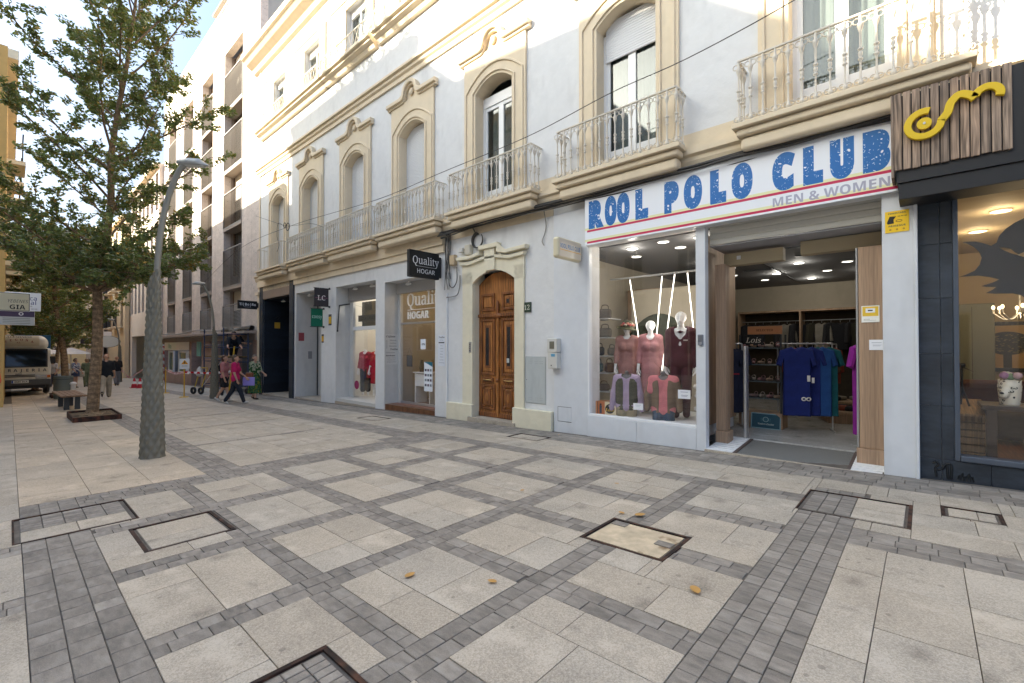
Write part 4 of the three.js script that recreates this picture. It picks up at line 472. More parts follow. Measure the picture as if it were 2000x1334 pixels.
// display window: platform, back panels, shelves, light bars, mannequins
{
  const fl = 0.215, d = thing('window_display', 'display platform with pale side wall, back panels and shelves behind shop glass', 'display');
  mesh('platform', tri(bb(-5.10, -2.55, 0.03, fl, -1.75, -0.05)), M.whitePanel, d); mesh('back_panel', tri(bb(-4.55, -2.55, fl, 2.62, -1.80, -1.76)), roomWall, d); mesh('side_panel', tri(bb(-2.55, -2.51, fl, 3.2, -1.75, -0.08)), M.lightWood, d);
  mesh('arch_print', tri(ext(archPath(new THREE.Shape(), -3.95, 1.3, 0.5, 1.7, 0.42), 0.01).translate(0, 0, -1.758)), std(0.06, 0.07, 0.055, 0.8, { map: T.dirt }), d);
  mesh('light_rail', bb(-4.6, -2.56, 2.76, 2.79, -1.02, -0.98), M.alu, d);
  for (const y of [0.56, 0.93, 1.27, 1.64, 2.02]) mesh('shelf', rbb(-5.10, -4.62, y - 0.02, y, -1.45, -0.95, 0.003), M.pvc, d);
  for (const [x, z, a] of [[-4.19, -1, 0.16], [-3.54, -1, -0.10], [-3.27, -0.92, -0.14], [-3.05, -0.92, 0.10]]) { const t = thing('light_bar', 'slanting white light bar hanging behind the mannequins', 'light bar', 'light bars in the display window', x, 2.76, z); mesh('glow_tube', cy(0.009, 0.009, 1.75, 0, -1.75, 0, 8), M.lampGlow, t); mesh('end_cap', cy(0.016, 0.016, 0.04, 0, -0.03, 0, 8), M.alu, t); t.rotation.z = a; const l = new THREE.PointLight(C3(1, 0.97, 0.9), 0.05); l.position.set(0, -0.9, 0.05); l.castShadow = true; l.shadow.radius = 10; t.add(l); }
  const dusty = cloth(0.52, 0.27, 0.24), pinkD = cloth(0.55, 0.25, 0.26), wine = cloth(0.095, 0.022, 0.032), dm = M.pvc, olive = cloth(0.075, 0.075, 0.045), lilac = cloth(0.50, 0.38, 0.52), brown = cloth(0.20, 0.135, 0.085), denim = cloth(0.05, 0.09, 0.15), beige = cloth(0.40, 0.33, 0.20), coral = cloth(0.72, 0.22, 0.24);
  const ry = 0.35;
  const m1 = figure('mannequin', 'mannequin in a dusty pink ruched dress and flowered olive hat', 'mannequin', 'mannequins in the display window', { H: 1.70, female: true, dummy: true, skin: dm, top: dusty, sleeve: 0.8, topLen: 0.05, skirt: dusty, skirtName: 'dress_skirt', topName: 'dress_top', hem: 0.55, hemR: 0.17, cell: 0.017, noShoes: true }); m1.position.set(-4.22, fl - 0.02, -0.95); m1.rotation.y = ry;
  { const h = mesh('hat', tri(mg(lathe([[0.0, 0.13], [0.07, 0.125], [0.098, 0.08], [0.105, 0.0], [0.19, -0.03], [0.20, -0.035], [0.19, -0.042], [0.1, -0.012]], 18))), cloth(0.10, 0.10, 0.055), m1); h.position.set(m1.hp[0], m1.hp[1] + 0.145, m1.hp[2]); h.rotation.set(0.1, 0, -0.16); for (let i = 0; i < 7; i++) { const a = 0.3 + i * 0.34, f = mesh('hat_flower', new THREE.IcosahedronGeometry(0.032, 1).scale(1, 0.8, 1), cloth(...[[0.7, 0.25, 0.18], [0.7, 0.55, 0.42], [0.6, 0.12, 0.12]][i % 3]), m1); f.position.set(h.position.x + Math.cos(a) * 0.12, h.position.y + 0.03 + (i % 2) * 0.025, h.position.z + Math.sin(a) * 0.12); } }
  const m2 = figure('mannequin', 'bald white mannequin in a long pleated pink wrap dress', 'mannequin', 'mannequins in the display window', { H: 1.72, female: true, dummy: true, skin: dm, top: pinkD, sleeve: 0.8, topLen: 0.03, vneck: 0.8, neckR: 0.075, skirt: pinkD, skirtName: 'dress_skirt', topName: 'dress_top', hem: 0.12, hemR: 0.19, cell: 0.015, noShoes: true }); m2.position.set(-3.76, fl - 0.02, -0.98); m2.rotation.y = ry; mesh('waist_sash', tri(capsMesh([[0, m2.hy + 0.14, 0, 0.118, 0, m2.hy + 0.19, 0, 0.115, 1.25]], 0.01, 0.015, (x, y) => Math.abs(y - m2.hy - 0.165) - 0.045)), pinkD, m2);
  const m3 = figure('mannequin', 'bald white mannequin in a burgundy suit with bow tie', 'mannequin', 'mannequins in the display window', { H: 1.84, dummy: true, skin: dm, top: wine, topName: 'jacket', sleeve: 1.1, topLen: 0.1, topG: 0.03, vneck: 0.55, neckR: 0.105, pants: wine, cell: 0.016, noShoes: true, arms: [[0.05, 0.1, 0.2], [0.0, 0.1, 0.12]] }); m3.position.set(-3.12, fl - 0.02, -0.8); m3.rotation.y = ry - 0.1;
  mesh('dress_shirt', tri(capsMesh([[0, m3.hy + 0.32, 0.035, 0.075, 0, m3.hy + 0.53, 0.012, 0.06], [0, m3.hy + 0.54, 0.005, 0.058, 0, m3.hy + 0.575, 0.005, 0.056]], 0.02, 0.014)), cloth(0.8, 0.8, 0.82), m3); mesh('bow_tie', mg(new THREE.ConeGeometry(0.028, 0.06, 6).rotateZ(Math.PI / 2).translate(-0.03, 0, 0), new THREE.ConeGeometry(0.028, 0.06, 6).rotateZ(-Math.PI / 2).translate(0.03, 0, 0)).translate(0, m3.hy + 0.545, 0.075), wine, m3); mesh('pocket_square', rb(0.07, 0.02, 0.01, 0.09, m3.hy + 0.40, 0.118, 0.003), cloth(0.7, 0.6, 0.55), m3);
  const m4 = figure('torso_form', 'headless torso form in an olive quilted vest over a lilac shirt', 'torso form', 'torso forms in the display window', { H: 1.72, torsoOnly: true, headless: true, skin: std(0.12, 0.11, 0.11, 0.6), top: lilac, sleeve: 1.0, topLen: 0.07, topG: 0.02, pants: beige, pantLen: 0.22, cell: 0.016, legs: [[0, 0], [0, 0]], arms: [[0, 0.2, 0.1], [0, 0.2, 0.1]], hipY: 0.38 }); m4.position.set(-3.95, fl - 0.22, -0.42); m4.rotation.y = ry;
  const garm = (caps, cut, rip) => { const f0 = field(caps, 0.035); return tri(netMesh((x, y, z) => Math.max(f0(x, y, z) - (rip ? 0.007 * Math.abs(Math.sin(y * 52)) : 0), cut(x, y, z)), [-0.42, 0.28, -0.24], [0.42, 1.02, 0.24], 0.014)); };
  mesh('quilted_vest', garm([[-0.045, 0.36, 0, 0.135, -0.078, 0.79, 0, 0.133, 1.25], [0.045, 0.36, 0, 0.135, 0.078, 0.79, 0, 0.133, 1.25], [-0.135, 0.875, 0, 0.062, 0.135, 0.875, 0, 0.062], [-0.05, 0.93, 0, 0.06, 0.05, 0.93, 0, 0.06]], (x, y, z) => Math.max(z > 0 ? 0.05 + 0.12 * Math.max(0, y - 0.8) - Math.abs(x) : -1, 0.33 - y, y - 0.97, 0.062 - Math.hypot(x, (y - 0.98) * 0.8, z)), true), olive, m4);
  const m5 = figure('torso_form', 'headless torso form in a brown open jacket over a coral shirt', 'torso form', 'torso forms in the display window', { H: 1.74, torsoOnly: true, headless: true, skin: std(0.12, 0.11, 0.11, 0.6), top: coral, sleeve: 0.3, topLen: 0.04, topG: 0.02, pants: denim, pantLen: 0.22, cell: 0.016, legs: [[0, 0], [0, 0]], hipY: 0.38 }); m5.position.set(-3.27, fl - 0.22, -0.42); m5.rotation.y = ry;
  mesh('jacket', garm([[-0.045, 0.36, 0, 0.14, -0.08, 0.79, 0, 0.138, 1.25], [0.045, 0.36, 0, 0.14, 0.08, 0.79, 0, 0.138, 1.25], [-0.15, 0.875, 0, 0.068, 0.15, 0.875, 0, 0.068], [-0.19, 0.85, 0, 0.07, -0.25, 0.62, 0.0, 0.06], [-0.25, 0.62, 0, 0.06, -0.26, 0.40, 0.04, 0.048], [0.19, 0.85, 0, 0.07, 0.25, 0.62, 0, 0.06], [0.25, 0.62, 0, 0.06, 0.26, 0.40, 0.04, 0.048], [-0.05, 0.93, 0, 0.062, 0.05, 0.93, 0, 0.062]], (x, y, z) => Math.max(z > 0 ? 0.065 + 0.1 * Math.max(0, y - 0.75) - Math.abs(x) : -1, 0.34 - y, y - 0.97, 0.064 - Math.hypot(x, (y - 0.98) * 0.8, z))), brown, m5);
  // bags and boxes
  const bag = (x, y, z, w, h, m, ry, lab) => { const t = thing('handbag', lab, 'handbag', 'handbags on the display shelves', x, y, z, ry); mesh('body', tri(rb(w, h, 0.12, 0, h / 2, 0, 0.05, 3)), m, t); mesh('handle', tube([[-w * 0.28, h * 0.95, 0], [-w * 0.2, h * 1.35, 0], [w * 0.2, h * 1.35, 0], [w * 0.28, h * 0.95, 0]], 0.009, 14, 5), m, t); };
  bag(-4.82, 2.02, -1.15, 0.26, 0.2, cloth(0.16, 0.14, 0.12), 0.5, 'taupe handbag on the topmost display shelf'); bag(-4.82, 1.64, -1.15, 0.27, 0.19, cloth(0.20, 0.18, 0.15), 0.5, 'greyish handbag on the second display shelf from the top'); bag(-4.92, 1.27, -1.1, 0.2, 0.18, cloth(0.04, 0.04, 0.045), 0.5, 'black handbag on the middle display shelf'); bag(-4.72, 1.27, -1.25, 0.18, 0.16, cloth(0.25, 0.23, 0.2), 0.5, 'light grey handbag on the middle display shelf'); bag(-4.95, 0.93, -1.1, 0.2, 0.2, cloth(0.05, 0.16, 0.17), 0.5, 'teal handbag on the low display shelf'); bag(-4.72, 0.93, -1.15, 0.2, 0.2, cloth(0.22, 0.12, 0.07), 0.5, 'brown handbag on the low display shelf'); bag(-4.82, 0.56, -1.1, 0.24, 0.14, cloth(0.2, 0.14, 0.1), 0.5, 'flat brown handbag on the lowest display shelf');
  const bx = thing('printed_box', 'orange printed gift box with round black emblem in the window corner', 'box', null, -4.36, fl, -0.36, 0.3); mesh('carton', rb(0.46, 0.24, 0.2, 0, 0.12, 0, 0.004), std(0.42, 0.16, 0.05, 0.5), bx);
  mesh('print', sheet(0.455, 0.235, 0, 0.12, 0.1012), print(384, 200, (x, w, h) => { x.fillStyle = '#c8713a'; x.fillRect(0, 0, w, h); x.fillStyle = '#e3a06a'; x.fillRect(0, 0, 90, h); x.fillStyle = '#7a4526'; x.fillRect(88, 0, 12, h); x.fillStyle = '#34465a'; x.fillRect(130, 60, 34, 120); x.fillStyle = '#2a1a14'; x.beginPath(); x.arc(147, 44, 15, 0, 7); x.fill(); x.fillStyle = '#e9d7b0'; x.fillRect(210, 0, 174, h); x.fillStyle = '#191613'; x.beginPath(); x.arc(288, 108, 72, 0, 7); x.fill(); txt(x, 'Lois', 288, 124, 58, '#f4c51c', 'serif'); x.fillStyle = '#eee'; x.beginPath(); x.ellipse(284, 66, 16, 11, 0.6, 0, 7); x.fill(); }), bx);
  const pl = thing('white_flower_stand', 'small stand of white paper flowers beside the burgundy suit', 'flowers', null, -2.66, fl, -0.35); mesh('stem', cy(0.008, 0.006, 0.75, 0, 0, 0, 6), M.darkMetal, pl); for (let i = 0; i < 12; i++) mesh('flower', new THREE.IcosahedronGeometry(rr(0.025, 0.04), 1).translate(rr(-0.05, 0.05), 0.2 + i * 0.05, rr(-0.05, 0.05)), cloth(0.72, 0.7, 0.66), pl);
}
// inside the clothing shop
{
  const yf = yR + 0.06;
  const gShape = (w, h, sl) => { const s = poly([[-w * 0.16, 0], [-w * 0.5, -0.06], [-w * 0.62, -sl], [-w * 0.46, -sl - 0.03], [-w * 0.40, -0.2], [-w * 0.42, -h], [w * 0.42, -h], [w * 0.40, -0.2], [w * 0.46, -sl - 0.03], [w * 0.62, -sl], [w * 0.5, -0.06], [w * 0.16, 0], [0, -0.05]]); return tri(ext(s, 0.05, 0.02, 4).translate(0, 0, -0.025)); };
  const hookG = tube([[0, 0, 0], [0, 0.06, 0], [0.02, 0.08, 0], [0.03, 0.06, 0]], 0.004, 8, 4), gs = [gShape(0.44, 0.75, 0.5), gShape(0.42, 1.15, 0.3), gShape(0.46, 0.62, 0.55)];
  const garment = (lab, grp, m, x, y, z, ry, k = 0) => { const t = thing('garment', lab, 'garment', grp, x, y, z, ry); mesh('cloth', gs[k], m, t); mesh('hanger_hook', hookG, M.alu, t); return t; };
  const cab = thing('wall_wardrobe', 'tall open wooden wardrobe along the left wall of the shop', 'wardrobe'); mesh('back', tri(bb(-5.08, -5.05, yf, 2.75, -7.5, -2.6)), M.lightWood, cab); mesh('top_board', tri(bb(-5.05, -4.35, 2.70, 2.75, -7.5, -2.6)), M.lightWood, cab); mesh('base', tri(bb(-5.05, -4.35, yf, yf + 0.12, -7.5, -2.6)), M.lightWood, cab); for (let i = 0; i < 5; i++) mesh('divider', tri(bb(-5.05, -4.36, yf + 0.12, 2.70, -7.5 + i * 1.215, -7.46 + i * 1.215)), M.lightWood, cab); for (const y of [1.5, 2.45]) mesh('hanging_rail', rod(V(-4.7, y, -7.5), V(-4.7, y, -2.6), 0.012), M.alu, cab);
  const darks = [[0.03, 0.03, 0.035], [0.05, 0.045, 0.03], [0.015, 0.015, 0.02], [0.16, 0.015, 0.02], [0.12, 0.09, 0.05], [0.35, 0.32, 0.27], [0.04, 0.05, 0.08]].map(c => cloth(...c));
  for (let i = 0; i < 26; i++) garment('dark garment hanging in the wooden wardrobe', 'clothes in the wooden wardrobe', pick(darks), -4.7, 2.40, -7.3 + i * 0.18, Math.PI / 2 + rr(-0.15, 0.15), i % 3);
  const cab2 = thing('wall_wardrobe', 'dark wide wooden wardrobe across the back wall of the shop', 'wardrobe'); mesh('back', tri(bb(-4.2, -1.0, yf, 2.5, -8.58, -8.54)), cloth(0.06, 0.045, 0.03), cab2); mesh('top_board', tri(bb(-4.2, -1.0, 2.45, 2.5, -8.54, -7.9)), M.lightWood, cab2); for (const x of [-4.2, -2.6, -1.04]) mesh('divider', tri(bb(x, x + 0.04, yf, 2.45, -8.54, -7.9)), M.lightWood, cab2); mesh('hanging_rail', rod(V(-4.2, 2.2, -8.2), V(-1.0, 2.2, -8.2), 0.012), M.alu, cab2);
  for (let i = 0; i < 14; i++) garment('black suit jacket hanging in the back wardrobe', 'jackets in the back wardrobe', i === 5 || i === 9 ? darks[5] : pick(darks.slice(0, 3)), -4.0 + i * 0.21, 2.12, -8.2, rr(-0.3, 0.3) + (i % 2 ? 0 : 1.1), i % 2 ? 0 : 2);
  // shoe stand
  const st = thing('shoe_stand', 'black framed shoe stand with glass shelves inside the shop entrance', 'display stand', null, -2.18, yf, -2.2); for (const [x, z] of [[-0.33, -0.18], [0.33, -0.18], [-0.33, 0.18], [0.33, 0.18]]) mesh('post', rb(0.03, 1.66, 0.03, x, 0.83, z, 0.004), M.darkMetal, st); mesh('plinth', tri(rb(0.7, 0.28, 0.42, 0, 0.14, 0, 0.006)), M.lightWood, st); for (let i = 0; i < 4; i++) mesh('shelf', rb(0.64, 0.018, 0.36, 0, 0.52 + i * 0.30, 0, 0.003), std(0.12, 0.15, 0.16, 0.2), st); mesh('header_board', rb(0.56, 0.15, 0.03, 0.06, 1.74, 0.1, 0.004), M.lightWood, st); mesh('header_print', sheet(0.55, 0.14, 0.06, 1.74, 0.1165), print(320, 80, (x, w, h) => { x.fillStyle = '#b98058'; x.fillRect(0, 0, w, h); txt(x, 'SELECTED', w / 2, h / 2, 30, '#3b2418', 'serif'); }), st);
  mesh('name_board', sheet(0.34, 0.18, -0.12, 1.56, 0.15), print(256, 136, (x, w, h) => { x.fillStyle = '#141a1e'; x.fillRect(0, 0, w, h); txt(x, 'Lois', w / 2, h / 2, 96, '#e8e2d4', 'serif', 'italic'); }), st);
  const shoeG = mg(capsMesh([[0, 0.03, -0.07, 0.026, 0, 0.022, 0.02, 0.028], [0, 0.022, 0.02, 0.03, 0, 0.018, 0.1, 0.024]], 0.01, 0.009, (x, y) => 0.0 - y), new THREE.TorusGeometry(0.032, 0.007, 4, 8).translate(0, 0.07, -0.06)), sm = [cloth(0.5, 0.34, 0.24), cloth(0.42, 0.28, 0.26), cloth(0.5, 0.42, 0.36), cloth(0.42, 0.22, 0.22)];
  for (let i = 0; i < 4; i++) for (let k = 0; k < 5; k++) { const s = mesh('sandal', shoeG, sm[(i + k) % 4]); s.position.set(-2.18 - 0.26 + k * 0.13, yf + 0.535 + i * 0.3, -2.12); s.rotation.set(-0.15, rr(-0.5, 0.5), 0); tag(s, 'strappy sandal standing on the glass shoe stand', 'sandal', 'sandals on the shoe stand'); }
  const tb = thing('advert_board', 'teal framed advertising board leaning against the shoe stand', 'sign', null, -2.08, yf, -1.93, 0.15); mesh('frame', rb(0.46, 0.27, 0.02, 0, 0.135, 0, 0.004), std(0.25, 0.42, 0.48, 0.5), tb); mesh('print', sheet(0.43, 0.24, 0, 0.135, 0.0112), print(320, 180, (x, w, h) => { x.fillStyle = '#0d4a5e'; x.fillRect(0, 0, w, h); x.strokeStyle = '#9fc2c6'; x.lineWidth = 5; x.beginPath(); x.arc(w / 2, h * 0.38, 30, 0, 7); x.stroke(); for (let i = 0; i < 6; i++) { x.beginPath(); x.moveTo(w / 2 - 60, h * 0.3 + i * 8); x.lineTo(w / 2 + 60, h * 0.3 + i * 8); x.lineWidth = 1; x.stroke(); } txt(x, "Vado's Outlet", w / 2, h * 0.72, 30, '#d8e4e0', 'serif', 'italic'); }), tb); tb.rotation.x = -0.18;
  // blue dress rail and other racks
  const rk = (lab, x, z, w, ry) => { const t = thing('clothes_rail', lab, 'clothes rail', 'clothes rails inside the shop', x, yf, z, ry); mesh('top_bar', rod(V(-w / 2, 1.5, 0), V(w / 2, 1.5, 0), 0.013), M.alu, t); for (const s of [-1, 1]) { mesh('upright', rod(V(s * w / 2, 0.04, 0), V(s * w / 2, 1.5, 0), 0.013), M.alu, t); mesh('foot', rb(0.03, 0.03, 0.45, s * w / 2, 0.02, 0, 0.008), M.alu, t); } };
  rk('steel clothes rail of blue dresses behind the shoe stand', -1.55, -2.3, 0.8, 0.25); rk('steel clothes rail of navy dresses by the wooden lobby post', -2.65, -1.75, 0.5, 0.6); rk('steel clothes rail of red and cream garments in mid shop', -1.75, -4.4, 1.3, 1.0); rk('steel clothes rail of purple printed dresses inside the right hand wall', -0.45, -1.3, 0.7, Math.PI / 2 - 0.1);
  const blue = cloth(0.012, 0.03, 0.22), blue2 = cloth(0.02, 0.10, 0.36), teal = cloth(0.01, 0.14, 0.17);
  [[-1.62, -2.02, blue, 1], [-1.50, -2.18, blue, 1], [-1.36, -2.25, blue2, 1], [-1.28, -2.35, teal, 1]].forEach(([x, z, m, k], i) => { const g = garment(['royal blue wrap dress with white tags on the front of the rail', 'royal blue dress second on the rail', 'bright blue dress third on the rail', 'teal dress at the far end of the rail'][i], 'blue dresses on the rail', m, x, yf + 1.44, z, 0.35, k); g.scale.set(1.15, 1.02, 1.6); if (i === 0) { mesh('price_tag', rb(0.04, 0.1, 0.004, 0.14, -0.52, 0.06, 0.002), M.pvc, g); mesh('price_tag', rb(0.035, 0.09, 0.004, 0.2, -0.55, 0.04, 0.002), M.pvc, g); for (const a of [0.08, 0.14]) mesh('buckle', new THREE.TorusGeometry(0.025, 0.01, 5, 10).translate(a, -0.86, 0.05), M.pvc, g); } });
  for (let i = 0; i < 3; i++) { const g = garment(['navy shirt dress with a red belt at the entrance rail', 'navy printed dress behind the belted one', 'dark navy dress at the back of the entrance rail'][i], 'navy dresses by the entrance', cloth(0.012, 0.018, 0.05), -2.60 + i * 0.03, yf + 1.42, -1.62 - i * 0.14, 0.6, 1); if (!i) { mesh('belt', rb(0.36, 0.03, 0.1, 0, -0.46, 0, 0.01), cloth(0.4, 0.02, 0.04), g); mesh('price_tag', rb(0.04, 0.08, 0.004, 0.0, -0.22, 0.055, 0.002), M.pvc, g); } }
  const flo = [cloth(0.28, 0.01, 0.30), cloth(0.45, 0.03, 0.20), cloth(0.08, 0.03, 0.07)]; for (let i = 0; i < 4; i++) { const g = garment(['purple long dress at the front of the right hand rail', 'pink floral dress next to the purple one', 'dark floral dress third on the right hand rail', 'purple dress last on the right hand rail'][i], 'purple dresses by the right wall', flo[[0, 1, 2, 0][i]], -0.60 + i * 0.06, yf + 1.5, -1.05 - i * 0.1, 0.5, 1); g.scale.set(0.9, 1.12, 1.5); }
  for (let i = 0; i < 9; i++) garment('coloured garment on the mid shop rail', 'garments on the mid shop rail', [cloth(0.3, 0.05, 0.03), cloth(0.4, 0.36, 0.3), darks[0], cloth(0.15, 0.08, 0.05)][i % 4], -1.75 + Math.cos(1) * (i - 4) * 0.13, yf + 1.42, -4.4 - Math.sin(1) * (i - 4) * 0.13, 1 + Math.PI / 2 + rr(-0.2, 0.2), 0);
  for (const [x, z, n, lab] of [[-1.0, -3.9, 5, 'low table with folded clothes and bags in mid shop'], [-1.25, -5.8, 4, 'low dark table with folded clothes further back']]) { const t = thing('display_table', lab, 'table', 'tables inside the shop', x, yf, z, 0.3); mesh('top', tri(rb(1.1, 0.05, 0.8, 0, 0.2, 0, 0.006)), M.lightWood, t); mesh('plinth', tri(bb(-0.48, 0.48, 0, 0.174, -0.34, 0.34)), M.lightWood, t); for (let i = 0; i < n; i++) { const p = mesh('folded_garment', tri(rb(0.26, 0.09, 0.3, 0, 0, 0, 0.04, 2)), pick([darks[5], darks[0], cloth(0.3, 0.08, 0.05), darks[6]])); p.position.set(x + rr(-0.35, 0.35), yf + 0.27, z + rr(-0.2, 0.2)); p.rotation.y = rr(0, 1.5); tag(p, 'folded garment lying on a low shop table', 'garment', 'folded garments on the shop tables'); } }
  const cnt = thing('pale_counter', 'pale boxy counter far back on the right of the shop', 'counter', null, -0.9, yf, -7.2); mesh('body', tri(rb(0.55, 1.35, 0.5, 0, 0.675, 0, 0.01)), roomWall, cnt); mesh('top', rb(0.6, 0.03, 0.55, 0, 1.366, 0, 0.006), M.pvc, cnt);
  const mr = thing('round_mirror', 'round dark framed convex mirror on the shop back wall', 'mirror', null, -0.55, 2.3, -8.4, 0.2); mesh('frame', new THREE.TorusGeometry(0.27, 0.03, 8, 24), M.darkMetal, mr); mesh('mirror_face', new THREE.CylinderGeometry(0.26, 0.26, 0.015, 24).rotateX(Math.PI / 2), std(0.7, 0.72, 0.74, 0.08, { metalness: 1 }), mr);
  const sh = thing('wall_shelves', 'wooden wall shelves with shoes at the far right of the shop', 'shelves'); mesh('back', tri(bb(-0.09, -0.05, yf, 2.5, -7.8, -5.4)), M.lightWood, sh); for (let i = 0; i < 6; i++) mesh('shelf', tri(bb(-0.42, -0.09, 0.5 + i * 0.36, 0.53 + i * 0.36, -7.8, -5.4)), M.lightWood, sh); for (const z of [-7.8, -6.6, -5.44]) mesh('upright', tri(bb(-0.42, -0.091, yf, 2.5, z, z + 0.04)), M.lightWood, sh);
}
// ---------- shops left of the wooden door ----------
const grey = std(0.66, 0.65, 0.62, 0.7, { map: T.plaster });
const lampShade = (x, y, z, lab) => { const t = thing('soffit_spotlight', lab, 'lamp', 'small lamps under the shop soffits', x, y, z); mesh('bracket', cy(0.012, 0.012, 0.05, 0, -0.05, 0, 6), M.alu, t); mesh('shade', lathe([[0.02, 0], [0.05, -0.01], [0.085, -0.05], [0.08, -0.052], [0.045, -0.018], [0.0, -0.01]], 14).rotateZ(0.3).translate(0, -0.05, 0), M.pvc, t); };
{ // home-goods shop
  const x0 = -11.13, x1 = -8.88, y = GY(-10), s = thing('home_goods_shopfront', 'glass home goods shopfront with white lettering, pale reveal and striped step', 'shopfront');
  room(-11.2, -8.8, -3.6, y + 0.12, 3.24, std(0.50, 0.44, 0.35, 0.85, { map: T.plaster }), std(0.30, 0.14, 0.07, 0.35, { map: T.wood }), std(0.6, 0.55, 0.45, 0.8));
  mesh('reveal', tri(bb(x0, x0 + 0.02, y - 0.3, 3.238, -0.46, -0.002)), grey, s); mesh('shutter_housing', tri(bb(x0 + 0.02, x1, 2.95, 3.238, -0.52, -0.36)), std(0.4, 0.4, 0.4, 0.6), s);
  mesh('jamb', tri(rbb(x0 + 0.02, x0 + 0.14, y - 0.2, 2.948, -0.52, -0.42)), grey, s); mesh('threshold', tri(bb(x0 + 0.02, x1, y - 0.3, y + 0.125, -0.5, -0.20)), std(0.26, 0.13, 0.09, 0.5), s);
  for (let i = 0; i < 4; i++) mesh('step_strip', rbb(x0 + 0.03, x1, y - 0.2, y + 0.03 + i * 0.028, -0.05 - i * 0.045 - 0.04, -0.05 - i * 0.045, 0.004), i % 2 ? std(0.5, 0.38, 0.33, 0.5) : std(0.22, 0.10, 0.08, 0.5), s);
  mesh('pane', bb(x0 + 0.14, x1, 2.13, 2.945, -0.47, -0.464), M.glass, s); for (const [a, b] of [[x0 + 0.14, -10.42], [-10.40, -9.52], [-9.50, x1]]) mesh('pane', bb(a, b, y + 0.13, 2.08, -0.47, -0.464), M.glass, s);
  mesh('transom_rail', rbb(x0 + 0.14, x1, 2.08, 2.13, -0.49, -0.44), M.alu, s); mesh('bottom_rail', rbb(x0 + 0.14, x1, y + 0.125, y + 0.19, -0.485, -0.445), M.alu, s);
  const tr = (n, t, w, h, x, yy, z, cw, ch, draw) => mesh(n, sheet(w, h, x, yy, z), print(cw, ch, draw, { extra: { transparent: true, alphaTest: 0.5 } }), s);
  const F = fontP; const letter = (t, size, x, yy, z, m, dep = 0.025) => { const g = new TextGeometry(t, { font: t === 'HOGAR' ? F.b : F.s, size, depth: dep, curveSegments: 5 }); return mesh('lettering', g.translate(x, yy, z), m, s); };
  letter('Quality', 0.34, -10.70, 2.58, -0.455, M.pvc); letter('HOGAR', 0.20, -10.68, 2.22, -0.455, M.pvc); mesh('lettering_rule', rbb(-10.68, -9.1, 2.465, 2.48, -0.46, -0.45, 0.003), M.pvc, s);
  mesh('reveal_print', sheet(0.40, 0.85, x0 + 0.0225, 1.38, -0.23, Math.PI / 2), print(256, 544, (x, w, h) => { x.fillStyle = '#cfcdc8'; x.fillRect(0, 0, w, h); txt(x, 'Cojines', 100, 40, 52, '#2a2a2a', 'serif', 'italic bold'); ['Sábanas', 'Colchas', 'Manteles'].forEach((t, i) => txt(x, t, 150, 110 + i * 52, 38, '#6a6a6a', 'sans-serif', 'normal')); txt(x, 'Toallas', 170, 270, 46, '#2f2f2f', 'serif', 'italic bold'); txt(x, 'Edredones', 105, 330, 38, '#777', 'sans-serif', 'normal'); txt(x, 'Almohadas', 100, 385, 36, '#222'); ['Fundas nórdicas', 'Ropa de cama', 'Rebajas de baño'].forEach((t, i) => txt(x, t, 120, 425 + i * 36, 26, '#888', 'sans-serif', 'normal')); x.save(); x.translate(22, 180); x.rotate(-Math.PI / 2); txt(x, 'Decoración', 0, 0, 30, '#777', 'sans-serif', 'normal'); x.restore(); }), s);
  mesh('pier_print', sheet(0.26, 0.75, -8.63, 1.36, 0.004), print(160, 460, (x, w, h) => { x.fillStyle = '#d9dce2'; x.fillRect(0, 0, w, h); txt(x, 'Toallas', 80, 34, 38, '#333', 'serif', 'italic bold'); x.fillStyle = '#444'; x.fillRect(14, 104, 132, 18); ['Mantas', 'Rizo', 'Cojines', 'Cama', 'Batas', 'Visillos', 'Colchas', 'Alfombras'].forEach((t, i) => txt(x, t, 80, 75 + (i ? 40 : 0) + i * 42, 26, '#8a8f99', 'sans-serif', 'normal')); }), s);
  const blade = thing('hanging_sign', 'black double sided sign with white serif lettering over the home goods shop', 'sign', 'signs projecting over the shops', -8.66, 3.36, 0.52); mesh('panel', rb(0.1, 0.62, 0.85, 0, 0, 0, 0.008), M.black, blade); mesh('back_plate', rb(0.08, 0.5, 0.1, 0, -0.01, -0.45, 0.006), M.black, blade); const bp = print(512, 374, (x, w, h) => { x.fillStyle = '#15171b'; x.fillRect(0, 0, w, h); txt(x, 'Quality', w * 0.54, h * 0.36, 132, '#e9e9e9', 'serif', 'normal', 'center', 1, 1.1); x.fillStyle = '#ddd'; x.fillRect(w * 0.2, h * 0.575, w * 0.68, 4); txt(x, 'HOGAR', w * 0.54, h * 0.76, 86, '#e9e9e9', 'sans-serif', 'normal', 'center', 1.1, 1); }, { rough: 0.3 }); mesh('lettering', sheet(0.845, 0.615, 0.0515, 0, 0, Math.PI / 2), bp, blade);
  lampShade(-10.3, 3.235, -0.2, 'small white lamp under the soffit of the home goods shop');
  downlight(-10.0, 3.23, -1.2, 0.08, 0.16, 'warm ceiling lamp inside the home goods shop', 'lamps inside the home goods shop', true); downlight(-9.4, 3.23, -2.4, 0.08, 0.16, 'warm ceiling lamp inside the home goods shop', 'lamps inside the home goods shop', true);
